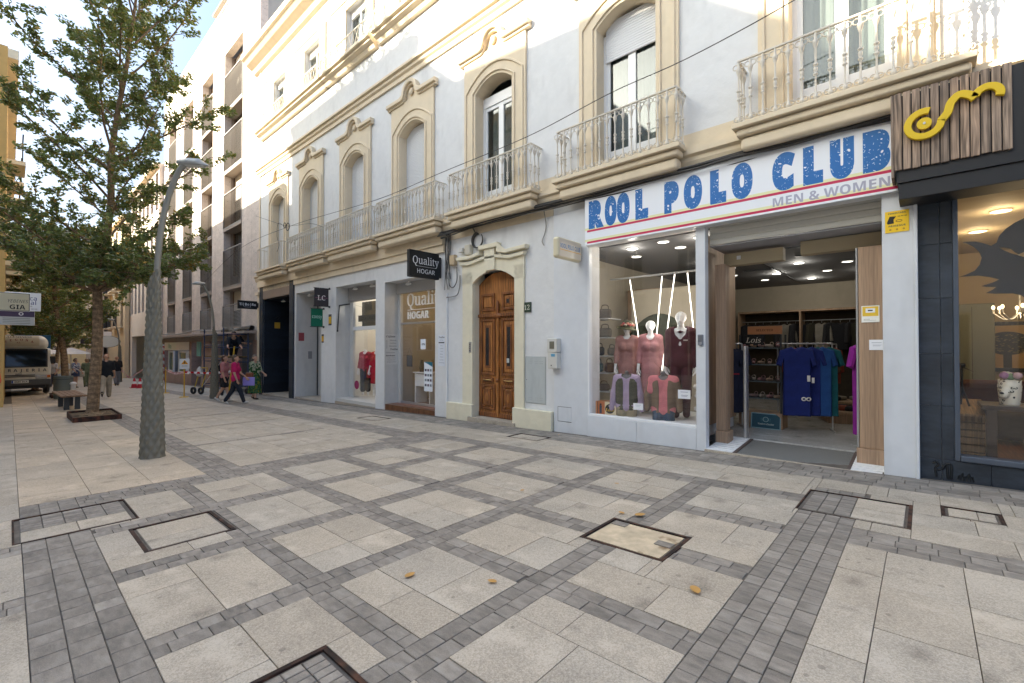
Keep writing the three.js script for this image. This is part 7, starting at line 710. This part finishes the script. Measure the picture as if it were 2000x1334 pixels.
// ---------- lamp posts ----------
function lampPost(label, x, z, ry, s = 1) {
  const t = thing('street_lamp', label, 'street lamp', 'street lamps with patterned bases', x, GY(x), z, ry); const nu = 72, nv = 150, P = [], I = [];
  for (let j = 0; j <= nv; j++) for (let i = 0; i <= nu; i++) { const a = i / nu * Math.PI * 2, topY = 2.72 + 0.17 * Math.cos(a), y = topY * j / nv, r0 = 0.155 - 0.078 * Math.min(1, y / 2.5), u = i / nu * 8, v = y / 0.2, d1 = Math.abs(((u + v) % 1 + 1) % 1 - 0.5) * 2, d2 = Math.abs(((u - v) % 1 + 1) % 1 - 0.5) * 2, rel = Math.min(1 - d1, 1 - d2), r = r0 + 0.030 * (Math.min(rel, 0.8) - 0.35); P.push(Math.cos(a) * r, y, Math.sin(a) * r); }
  for (let j = 0; j < nv; j++) for (let i = 0; i < nu; i++) { const a = j * (nu + 1) + i, b = a + nu + 1; I.push(a, b, a + 1, a + 1, b, b + 1); }
  const g = new THREE.BufferGeometry(); g.setAttribute('position', new THREE.BufferAttribute(new Float32Array(P), 3)); g.setIndex(I); g.computeVertexNormals();
  const bm = std(0.175, 0.165, 0.13, 0.6, { metalness: 0.25, bumpMap: T.soft, bumpScale: 0.003 }); mesh('patterned_base', tri(g), bm, t); mesh('base_cap', new THREE.CylinderGeometry(0.072, 0.072, 0.01, 24).translate(0, 2.55, 0), bm, t); mesh('hatch_bolt', new THREE.CylinderGeometry(0.02, 0.02, 0.012, 10).rotateZ(Math.PI / 2).translate(0.125, 1.1, 0), M.alu, t);
  mesh('pole', tube([[0.03, 2.4, 0], [0.045, 2.9, 0], [0.10, 3.5, 0], [0.22, 4.05, 0], [0.38, 4.42, 0], [0.46, 4.50, 0]], 0.042, 40, 10), std(0.24, 0.235, 0.205, 0.5, { metalness: 0.3 }), t);
  mesh('lamp_head', capsMesh([[0.36, 4.50, 0, 0.05, 0.62, 4.48, 0, 0.085, 1.0], [0.5, 4.50, 0, 0.06, 0.76, 4.455, 0, 0.03]], 0.05, 0.018, (px, py, pz) => 4.45 - py), std(0.34, 0.345, 0.33, 0.4, { metalness: 0.4 }), t); mesh('lens', rb(0.26, 0.012, 0.10, 0.58, 4.445, 0, 0.005), std(0.55, 0.55, 0.5, 0.2), t);
  t.scale.setScalar(s); return t;
}
lampPost('grey street lamp with a thick diamond patterned base in front of the tall tree', -8.68, 5.53, Math.PI / 2 - 0.75);
lampPost('street lamp with patterned base beside the scaffold', -19.75, 1.82, -Math.PI / 2 - 0.2, 0.95); lampPost('distant street lamp near the garage', -41, 1.9, -Math.PI / 2, 0.95); lampPost('distant street lamp by the café parasols', -55, 5.2, -Math.PI / 2, 1);
// ---------- bench, bin, cones, barrier posts ----------
{
  const b = thing('street_bench', 'flat wooden slatted bench on dark legs behind the tall tree', 'bench', null, -20.1, GY(-20.1), 5.72, 0.04); for (let i = 0; i < 5; i++) mesh('seat_slat', tri(rb(2.4, 0.05, 0.1, 0, 0.45, -0.23 + i * 0.115, 0.008)), std(0.30, 0.19, 0.12, 0.7, { map: T.woodSoft }), b); for (const x of [-0.7, 0.7]) { mesh('leg', rb(0.12, 0.42, 0.12, x, 0.21, -0.12, 0.01), M.darkMetal, b); mesh('leg', rb(0.12, 0.42, 0.12, x, 0.21, 0.12, 0.01), M.darkMetal, b); }
  const bin = thing('litter_bin', 'round grey green metal litter bin beside the crooked tree', 'bin', null, -25.3, GY(-25.3), 5.55); mesh('drum', lathe([[0, 0], [0.25, 0], [0.28, 0.04], [0.29, 0.88], [0.27, 0.9], [0.26, 0.86], [0.25, 0.05], [0, 0.04]], 24), std(0.11, 0.13, 0.115, 0.5), bin); mesh('hoop', new THREE.TorusGeometry(0.288, 0.012, 5, 24).rotateX(Math.PI / 2).translate(0, 0.78, 0), M.darkMetal, bin);
  const bo = thing('pale_bollard', 'short pale post with rounded top beside the bin', 'bollard', null, -23.6, GY(-23.6), 5.38); mesh('post', cy(0.07, 0.075, 0.6, 0, 0, 0, 12), std(0.5, 0.47, 0.43, 0.7), bo); mesh('cap', new THREE.SphereGeometry(0.1, 12, 8).scale(1, 0.7, 1).translate(0, 0.64, 0), std(0.62, 0.58, 0.55, 0.6), bo);
  const cone = (lab, x, z) => { const t = thing('traffic_cone', lab, 'traffic cone', 'red traffic cones', x, GY(x), z); mesh('base', rb(0.36, 0.03, 0.36, 0, 0.015, 0, 0.01), std(0.35, 0.02, 0.03, 0.6), t); mesh('cone', cy(0.14, 0.03, 0.5, 0, 0.03, 0, 14), std(0.55, 0.02, 0.035, 0.55), t); mesh('white_band', cy(0.098, 0.068, 0.13, 0, 0.22, 0, 14).scale(1.03, 1, 1.03), M.pvc, t); };
  cone('red traffic cone at the foot of the scaffold by the dark entrance', -20.75, 0.15); cone('red traffic cone under the barrier tape', -30.7, 2.35); cone('second red traffic cone beside the one under the tape', -31.3, 2.5);
  const post = (lab, x, z, s) => { const t = thing('barrier_post', lab, 'barrier post', 'yellow posts carrying barrier tape', x, GY(x), z); mesh('pole', cy(0.022, 0.022, 1.15, 0, 0, 0, 8), std(0.62, 0.36, 0.02, 0.5), t); mesh('foot', cy(0.16, 0.14, 0.03, 0, 0, 0, 16), std(0.55, 0.33, 0.03, 0.6), t); if (s) { mesh('plate', rb(0.02, 0.4, 0.32, 0.03, 1.3, 0, 0.006), M.pvc, t); mesh('plate_print', sheet(0.31, 0.39, 0.0415, 1.3, 0, Math.PI / 2), print(128, 160, (x, w, h) => { x.fillStyle = '#eee'; x.fillRect(0, 0, w, h); x.fillStyle = '#e09a12'; x.beginPath(); x.moveTo(64, 16); x.lineTo(112, 86); x.lineTo(16, 86); x.fill(); x.fillStyle = '#222'; x.fillRect(58, 40, 12, 34); x.fillStyle = '#999'; x.fillRect(24, 104, 80, 6); x.fillRect(24, 122, 80, 6); }), t); } };
  post('yellow barrier post with hazard plate near the scaffold', -21.35, 2.42, true); post('yellow barrier post beside the red striped column', -24.8, 2.36); post('yellow barrier post by the red cones', -30.6, 2.2); post('yellow barrier post near the far lamp', -36.5, 2.6);
  const tp = dtex(64, (u, v) => ((u * 4 + v * 0.6) % 1 + 1) % 1 < 0.5 ? [0.72, 0.05, 0.08] : [0.92, 0.9, 0.9], 0.8), tm = new THREE.MeshStandardMaterial({ map: tp, roughness: 0.6, side: THREE.DoubleSide });
  const tape = (lab, pts) => { const c = new THREE.CatmullRomCurve3(pts.map(p => V(...p))), n = 40, g = new THREE.PlaneGeometry(1, 1, n, 1), p = g.attributes.position, uv = g.attributes.uv, L = c.getLength(); for (let i = 0; i <= n; i++) { const q = c.getPoint(i / n), tw = 0.02 * Math.sin(i * 0.9); for (const k of [0, 1]) { const id = k * (n + 1) + i; p.setXYZ(id, q.x, q.y + (k ? -0.04 : 0.04), q.z + tw * (k ? 1 : -1)); uv.setXY(id, L * i / n, k * 0.08); } } g.computeVertexNormals(); tag(mesh('barrier_tape', g, tm), lab, 'barrier tape', 'red and white barrier tapes'); };
  const G_ = (x, y, z) => [x, GY(x) + y, z]; tape('red and white barrier tape from the hazard plate to the scaffold', [G_(-21.35, 0.98, 2.42), G_(-20.8, 0.92, 1.6), G_(-20.3, 1.0, 0.9)]); tape('red and white barrier tape between two posts beyond the patterned lamp', [G_(-21.35, 0.98, 2.42), G_(-23, 0.9, 2.4), G_(-24.8, 1.02, 2.36), G_(-28, 0.93, 2.3), G_(-30.6, 1.02, 2.2)]); tape('sagging barrier tape near the distant lamp', [G_(-30.6, 1.02, 2.2), G_(-32, 0.75, 2.3), G_(-33.5, 0.5, 2.4), G_(-35, 0.85, 2.5), G_(-36.5, 1.05, 2.6)]);
  const rs = thing('striped_column', 'column wrapped in red and white striped tape by the shop window', 'column', null, -33.5, GY(-33.5), 0.9); mesh('shaft', cy(0.10, 0.10, 2.3, 0, 0, 0, 14), new THREE.MeshStandardMaterial({ map: (() => { const t = dtex(64, (u, v) => ((u + v * 6) % 1 + 1) % 1 < 0.5 ? [0.62, 0.05, 0.07] : [0.85, 0.83, 0.82], 1); return t; })(), roughness: 0.6 }), rs); mesh('collar', cy(0.12, 0.12, 0.08, 0, 2.3, 0, 14), M.pvc, rs);
}
// ---------- scaffold ----------
{
  const y = GY(-22), bl = std(0.03, 0.05, 0.11, 0.5), s = thing('scaffold', 'blue tube scaffold tower with a work platform against the stone block', 'scaffold', null, -22.1, y, 0.75);
  for (const x of [-1.55, 1.15]) for (const z of [-0.45, 0.45]) { mesh('upright', rod(V(x, 0.12, z), V(x, 2.75, z), 0.028, 8), bl, s); mesh('castor', new THREE.TorusGeometry(0.09, 0.04, 8, 16).translate(x, 0.13, z + 0.05), M.black, s); } for (const x of [-1.55, 1.15]) for (const h of [0.35, 0.85, 1.35, 1.95, 2.5]) mesh('rung', rod(V(x, h, -0.45), V(x, h, 0.45), 0.02, 6), bl, s); for (const z of [-0.45, 0.45]) for (const h of [0.3, 1.5, 2.05, 2.5]) mesh('ledger', rod(V(-1.55, h, z), V(1.15, h, z), 0.02, 6), bl, s); mesh('brace', rod(V(-1.55, 0.3, 0.46), V(1.15, 1.5, 0.46), 0.017, 6), M.alu, s); for (let i = 0; i < 3; i++) mesh('plank', tri(rb(2.75, 0.05, 0.27, -0.2, 1.56, -0.29 + i * 0.29, 0.008)), std(0.32, 0.2, 0.05, 0.8, { map: T.wood }), s); mesh('yellow_ladder_stile', rod(V(1.3, 0.0, 0.3), V(1.3, 2.0, 0.1), 0.03), std(0.6, 0.36, 0.02, 0.5), s);
  const bg = mesh('rubble_sack', tri(capsMesh([[0, 0, 0, 0.13, 0, 0.16, 0, 0.1], [0.05, 0.02, 0, 0.12, 0, 0.3, 0, 0.03]], 0.05, 0.03)), cloth(0.66, 0.64, 0.6)); bg.position.set(-22.9, GY(-22.9) + 0.85, 1.55); tag(bg, 'white sack hanging by the wheels of the scaffold', 'sack'); const tl = thing('hand_truck', 'black wheeled trolley parked before the scaffold', 'trolley', null, -22.6, GY(-22.6), 1.7, 0.4); for (const x of [-0.22, 0.22]) mesh('wheel', new THREE.TorusGeometry(0.11, 0.05, 8, 16).translate(x, 0.16, 0), M.black, tl); mesh('frame', mg(rod(V(-0.2, 0.16, 0), V(-0.2, 1.1, -0.3), 0.02), rod(V(0.2, 0.16, 0), V(0.2, 1.1, -0.3), 0.02), rod(V(-0.2, 1.1, -0.3), V(0.2, 1.1, -0.3), 0.02)), std(0.5, 0.33, 0.03, 0.5), tl);
}
// ---------- truck ----------
{
  const x = -29.3, t = thing('box_truck', 'white delivery truck with lettered roof fairing and blue cargo box', 'truck', null, x, GY(x), 6.72, 0); const cr = std(0.84, 0.81, 0.72, 0.35, { map: T.plaster }), bk = std(0.03, 0.03, 0.032, 0.6);
  // front faces +x
  mesh('cab', tri(mg((() => { const s = poly([[-1.5, 0.5], [0.02, 0.5], [0.06, 0.95], [0.0, 1.25], [-0.16, 2.0], [-0.3, 2.08], [-1.5, 2.08]]); return ext(s, 1.9, 0.04).translate(0, 0, -0.95); })())), cr, t);
  mesh('windscreen', (() => { const g = box(0.02, 0.72, 1.66).rotateZ(0.21).translate(-0.075, 1.64, 0); return g; })(), std(0.015, 0.02, 0.025, 0.04), t); mesh('windscreen_seal', (() => { const g = mg(box(0.02, 0.06, 1.78, 0, 0.39, 0), box(0.02, 0.12, 1.78, 0, -0.42, 0), box(0.02, 0.76, 0.06, 0, 0, -0.86), box(0.02, 0.76, 0.06, 0, 0, 0.86)); return g.rotateZ(0.21).translate(-0.07, 1.64, 0); })(), bk, t); for (const z of [-0.4, 0.35]) mesh('wiper', rod(V(-0.0, 1.25, z), V(-0.05, 1.52, z - 0.35), 0.012, 5), bk, t);
  mesh('front_lettering', sheet(1.8, 0.24, 0.048, 1.12, 0, Math.PI / 2).rotateZ(0.1).translate(0.11, 0, 0), print(512, 70, (c, w, h) => { c.fillStyle = '#d9d2bf'; c.fillRect(0, 0, w, h); 'CERRAJERIA'.split('').forEach((l, i) => txt(c, l, 28 + i * 50.5, h / 2 + 2, 50, '#20303c')); }), t);
  mesh('grille', mg(rb(0.03, 0.035, 1.0, 0.07, 0.90, 0, 0.01), rb(0.03, 0.035, 1.0, 0.065, 0.84, 0, 0.01), rb(0.03, 0.03, 0.2, 0.075, 0.96, 0, 0.01)), bk, t); mesh('bumper', rb(0.16, 0.26, 1.98, 0.02, 0.58, 0, 0.04, 2), std(0.10, 0.105, 0.105, 0.6), t); mesh('under_guard', rb(0.12, 0.14, 1.7, -0.1, 0.38, 0, 0.03), bk, t);
  for (const z of [-0.74, 0.74]) { mesh('headlight', rb(0.05, 0.17, 0.36, 0.055, 0.80, z * 0.94, 0.02), std(0.55, 0.56, 0.56, 0.1, { metalness: 0.3 }), t); mesh('indicator', rb(0.05, 0.13, 0.16, 0.045, 0.83, z * 1.21, 0.02), std(0.65, 0.16, 0.02, 0.25), t); mesh('mirror', rb(0.1, 0.34, 0.18, -0.12, 1.55, z * 1.42, 0.03), bk, t); }
  mesh('number_plate', rb(0.012, 0.12, 0.52, 0.105, 0.62, -0.05, 0.003), M.pvc, t); mesh('plate_print', sheet(0.51, 0.11, 0.1125, 0.62, -0.05, Math.PI / 2), print(256, 56, (c, w, h) => { c.fillStyle = '#e8e8e2'; c.fillRect(0, 0, w, h); c.fillStyle = '#2a4fae'; c.fillRect(0, 0, 24, h); txt(c, '0685 DCA', w * 0.55, h / 2, 44, '#333'); }), t);
  mesh('roof_fairing', capsMesh([[-0.45, 2.32, -0.62, 0.30, -0.45, 2.32, 0.62, 0.30], [-1.1, 2.36, -0.62, 0.30, -1.1, 2.36, 0.62, 0.30], [-0.35, 2.2, -0.7, 0.2, -0.35, 2.2, 0.7, 0.2]], 0.08, 0.035), cr, t); mesh('fairing_lettering', (() => { const g = new THREE.CylinderGeometry(0.385, 0.385, 1.24, 12, 1, true, Math.PI / 2 - 0.35, 1.35).rotateX(Math.PI / 2).rotateZ(0); const p = g.attributes.position, uv = g.attributes.uv, n = clean(g), q = n.attributes.position, u2 = n.attributes.uv; for (let i = 0; i < q.count; i++) { const xx = q.getX(i), yy = q.getY(i), zz = q.getZ(i); const a = Math.atan2(yy, xx); u2.setXY(i, 0.5 - zz / 1.24, (a + 0.35) / 1.35); } return n.translate(-0.45, 2.32, 0); })(), print(512, 180, (c, w, h) => { c.fillStyle = '#d8cfb9'; c.fillRect(0, 0, w, h); txt(c, 'ALUMINIOS', w / 2, 36, 40, '#5a4a3a', 'serif', 'italic bold', 'center', 1.3); 'BEGOÑA'.split('').forEach((l, i) => { const k = i - 2.5; txt(c, l, w / 2 + k * 66, 84 + k * k * 5, 48, '#8c2f24', 'serif'); }); txt(c, 'S.L.', w / 2, 130, 28, '#8c2f24', 'serif'); }), t);
  mesh('cargo_box', tri(rb(4.2, 2.15, 2.1, -3.75, 1.62, 0, 0.03)), std(0.012, 0.10, 0.22, 0.4, { map: T.plaster }), t); mesh('chassis', rb(5.5, 0.2, 1.0, -3.0, 0.45, 0, 0.02), bk, t);
  for (const wx of [-0.75, -4.6]) for (const z of [-0.88, 0.88]) { const w = mesh('wheel', new THREE.TorusGeometry(0.27, 0.11, 10, 22).translate(wx, 0.38, z), M.black, t); mesh('rim', new THREE.CylinderGeometry(0.2, 0.2, 0.16, 16).rotateX(Math.PI / 2).translate(wx, 0.38, z), M.alu, w); }
}
// ---------- people ----------
{
  const G = 'people in the street', put = (f, x, z, ry, y = GY(x)) => { f.position.set(x, y, z); f.rotation.y = ry; return f; };
  const shoeW = std(0.6, 0.56, 0.5, 0.6), shoeB = std(0.06, 0.04, 0.03, 0.6);
  const pat = (a, b, c, k) => new THREE.MeshStandardMaterial({ roughness: 0.9, map: dtex(128, (u, v) => { const n = fbm(u, v, 8, 3, k), m = fbm(u, v, 10, 2, k + 5); return n > 0.58 ? a : m > 0.54 ? b : c; }, 0.5) });
  const p1 = put(figure('person', 'woman in a magenta top and dark trousers walking with a purple folder', 'person', G, { H: 1.62, female: true, girth: 1.15, legs: [[0.42, 0.12], [-0.30, 0.25]], arms: [[0.1, 0.14, 0.25], [0.3, 0.1, 0.5]], top: cloth(0.62, 0.012, 0.13), topLen: 0.06, sleeve: 0.35, pants: cloth(0.02, 0.024, 0.035), hair: { m: std(0.17, 0.13, 0.10, 0.7, { map: T.bark }), len: 0.1 }, shoe: shoeW }), -16.8, 2.0, 2.55);
  mesh('purple_folder', rb(0.04, 0.28, 0.36, 0, 0, 0, 0.01), std(0.30, 0.24, 0.62, 0.6), p1).position.set(p1.J.arms[1][2][0] + 0.02, p1.J.arms[1][2][1] - 0.14, p1.J.arms[1][2][2] + 0.08); mesh('bag_strap', tube([[-0.12, 1.36, -0.05], [0, 1.2, -0.16], [0.14, 1.0, -0.12]], 0.012, 14, 5), cloth(0.5, 0.25, 0.25), p1);
  put(figure('person', 'girl with long brown hair, pink top and black shorts walking beside the woman in magenta', 'person', G, { H: 1.60, female: true, legs: [[0.3, 0.1], [-0.25, 0.3]], top: cloth(0.55, 0.22, 0.22), sleeve: 0.4, pants: cloth(0.015, 0.015, 0.02), pantsName: 'shorts', pantLen: 0.35, loose: 0.03, hair: { m: std(0.12, 0.055, 0.03, 0.6, { map: T.bark }), len: 0.42 }, shoe: shoeW }), -18.1, 1.95, 2.4);
  const p3 = put(figure('person', 'grey haired woman in a leafy blouse and long patterned skirt with brown bag', 'person', G, { H: 1.58, female: true, girth: 1.2, legs: [[0.2, 0.05], [-0.2, 0.1]], arms: [[0.1, 0.12, 0.3], [0.3, 0.1, 0.7]], top: pat([0.14, 0.30, 0.14], [0.75, 0.72, 0.62], [0.60, 0.62, 0.50], 300), sleeve: 0.5, topLen: 0.08, skirt: pat([0.45, 0.45, 0.12], [0.12, 0.28, 0.16], [0.25, 0.40, 0.25], 320), hem: 0.22, hemR: 0.24, hair: { m: M.hairGrey, len: 0.06 }, shoe: shoeB }), -17.9, 1.05, 1.9); mesh('brown_bag', tri(rb(0.12, 0.24, 0.3, -0.24, 0.85, 0.05, 0.04, 2)), std(0.22, 0.07, 0.03, 0.5), p3);
  const p4 = put(figure('person', 'bald man in a black polo shirt and beige trousers walking away', 'person', G, { H: 1.74, girth: 1.12, legs: [[0.30, 0.05], [-0.32, 0.65]], arms: [[0.1, 0.16, 0.5], [-0.1, 0.12, 0.25]], top: cloth(0.012, 0.014, 0.018), sleeve: 0.42, topLen: 0.07, pants: cloth(0.42, 0.36, 0.27), loose: 0.024, shoe: shoeB }), -24.2, 4.4, -1.75); mesh('brown_folder', rb(0.05, 0.3, 0.22, 0.28, 1.0, 0.1, 0.02), std(0.25, 0.12, 0.05, 0.6), p4);
  put(figure('person', 'man in black shirt and grey trousers near the barrier tape', 'person', G, { H: 1.72, girth: 1.1, legs: [[0.22, 0.05], [-0.25, 0.4]], top: cloth(0.015, 0.015, 0.018), sleeve: 0.45, pants: cloth(0.20, 0.20, 0.21), loose: 0.02, cell: 0.026, shoe: shoeB }), -35.2, 2.75, -1.6);
  const far = [['woman in a white sleeveless dress in the chatting group', -34.6, 4.95, cloth(0.72, 0.72, 0.72), cloth(0.72, 0.72, 0.72), 0.5, M.hairDark, 0.9], ['woman in a patterned blouse and blue skirt carrying a pale bag', -35.2, 4.5, pat([0.3, 0.35, 0.5], [0.7, 0.7, 0.72], [0.55, 0.57, 0.6], 340), cloth(0.05, 0.07, 0.14), 0.62, M.hairDark, 2.2], ['woman in an olive green suit in the chatting group', -35.6, 4.02, cloth(0.16, 0.20, 0.12), null, 0, std(0.3, 0.18, 0.1, 0.7), -1.4], ['person in a light blue shirt behind the olive suit', -36.6, 3.85, cloth(0.35, 0.52, 0.62), null, 0, M.hairGrey, -0.6], ['grey haired person in white at the edge of the chatting group', -37.2, 5.3, cloth(0.66, 0.64, 0.62), null, 0, M.hairGrey, 1.2]];
  for (const [lab, x, z, top, sk, hem, hr, ry] of far) { const f = put(figure('person', lab, 'person', G, { H: 1.62 + (x % 1) * 0.05, female: true, girth: 1.15, top, sleeve: 0.4, topLen: 0.08, skirt: sk || undefined, hem, hemR: 0.18, pants: sk ? undefined : (top.map === T.cloth && lab.includes('olive') ? top : cloth(0.12, 0.12, 0.15)), hair: { m: hr, len: 0.05 }, cell: 0.028, shoe: shoeB, arms: [[0.3, 0.2, 0.6], [0.2, 0.12, 0.4]] }), x, z, ry); if (lab.includes('pale bag')) mesh('bag', tri(rb(0.3, 0.32, 0.1, 0.3, 0.75, 0.05, 0.05, 2)), cloth(0.5, 0.47, 0.4), f); }
  // workers on and by the scaffold
  const wy = GY(-22) + 1.585; const w1 = put(figure('person', 'scaffold worker in cap and orange backed navy shirt standing on the platform', 'person', G, { H: 1.66, lean: 0.25, legs: [[0.1, 0.1], [-0.1, 0.1]], arms: [[0.7, 0.15, 0.8], [0.6, 0.15, 0.9]], top: cloth(0.012, 0.018, 0.045), sleeve: 0.45, pants: cloth(0.02, 0.025, 0.05), shoe: shoeB, nod: 0.3 }), -22.0, 0.5, 2.2, wy - 0.55); mesh('orange_panel', tri(rb(0.3, 0.42, 0.05, 0, 0, 0, 0.02, 2)), cloth(0.75, 0.13, 0.02), w1).position.set(0, w1.hy + 0.27, -0.06); { const c = mesh('cap', mg(new THREE.SphereGeometry(0.108, 14, 8, 0, 7, 0, 1.5), rb(0.16, 0.012, 0.12, 0, 0.01, 0.13, 0.005)), cloth(0.05, 0.08, 0.11), w1); c.position.set(w1.hp[0], w1.hp[1] + 0.15, w1.hp[2] - 0.02); c.rotation.x = 0.35; }
  put(figure('person', 'worker in dark clothes crouching on the scaffold platform', 'person', G, { H: 1.72, lean: 0.75, legs: [[1.75, 2.3], [1.5, 2.4]], arms: [[0.5, 0.15, 0.7], [0.5, 0.15, 0.6]], top: cloth(0.015, 0.02, 0.03), sleeve: 0.45, pants: cloth(0.012, 0.013, 0.016), hair: { m: M.hairDark, len: 0 }, shoe: shoeB, nod: -0.2 }), -21.5, 0.72, 1.4, wy);
  put(figure('person', 'worker in navy bending over behind the scaffold frame', 'person', G, { H: 1.72, lean: 0.95, legs: [[0.3, 0.25], [0.1, 0.2]], arms: [[0.4, 0.15, 0.3], [0.4, 0.15, 0.2]], top: cloth(0.012, 0.016, 0.03), sleeve: 0.5, pants: cloth(0.012, 0.014, 0.02), hair: { m: M.hairDark, len: 0 }, shoe: shoeB }), -23.4, 0.5, -1.2);
  put(figure('person', 'person in a bright orange top at the edge of the truck', 'person', G, { H: 1.65, female: true, top: cloth(0.75, 0.14, 0.06), sleeve: 0.45, pants: cloth(0.05, 0.05, 0.08), hair: { m: M.hairDark, len: 0.1 }, shoe: shoeB, legs: [[0.25, 0.05], [-0.2, 0.2]] }), -14.4, 7.35, -1.57);
}
renderer.render(scene, camera);
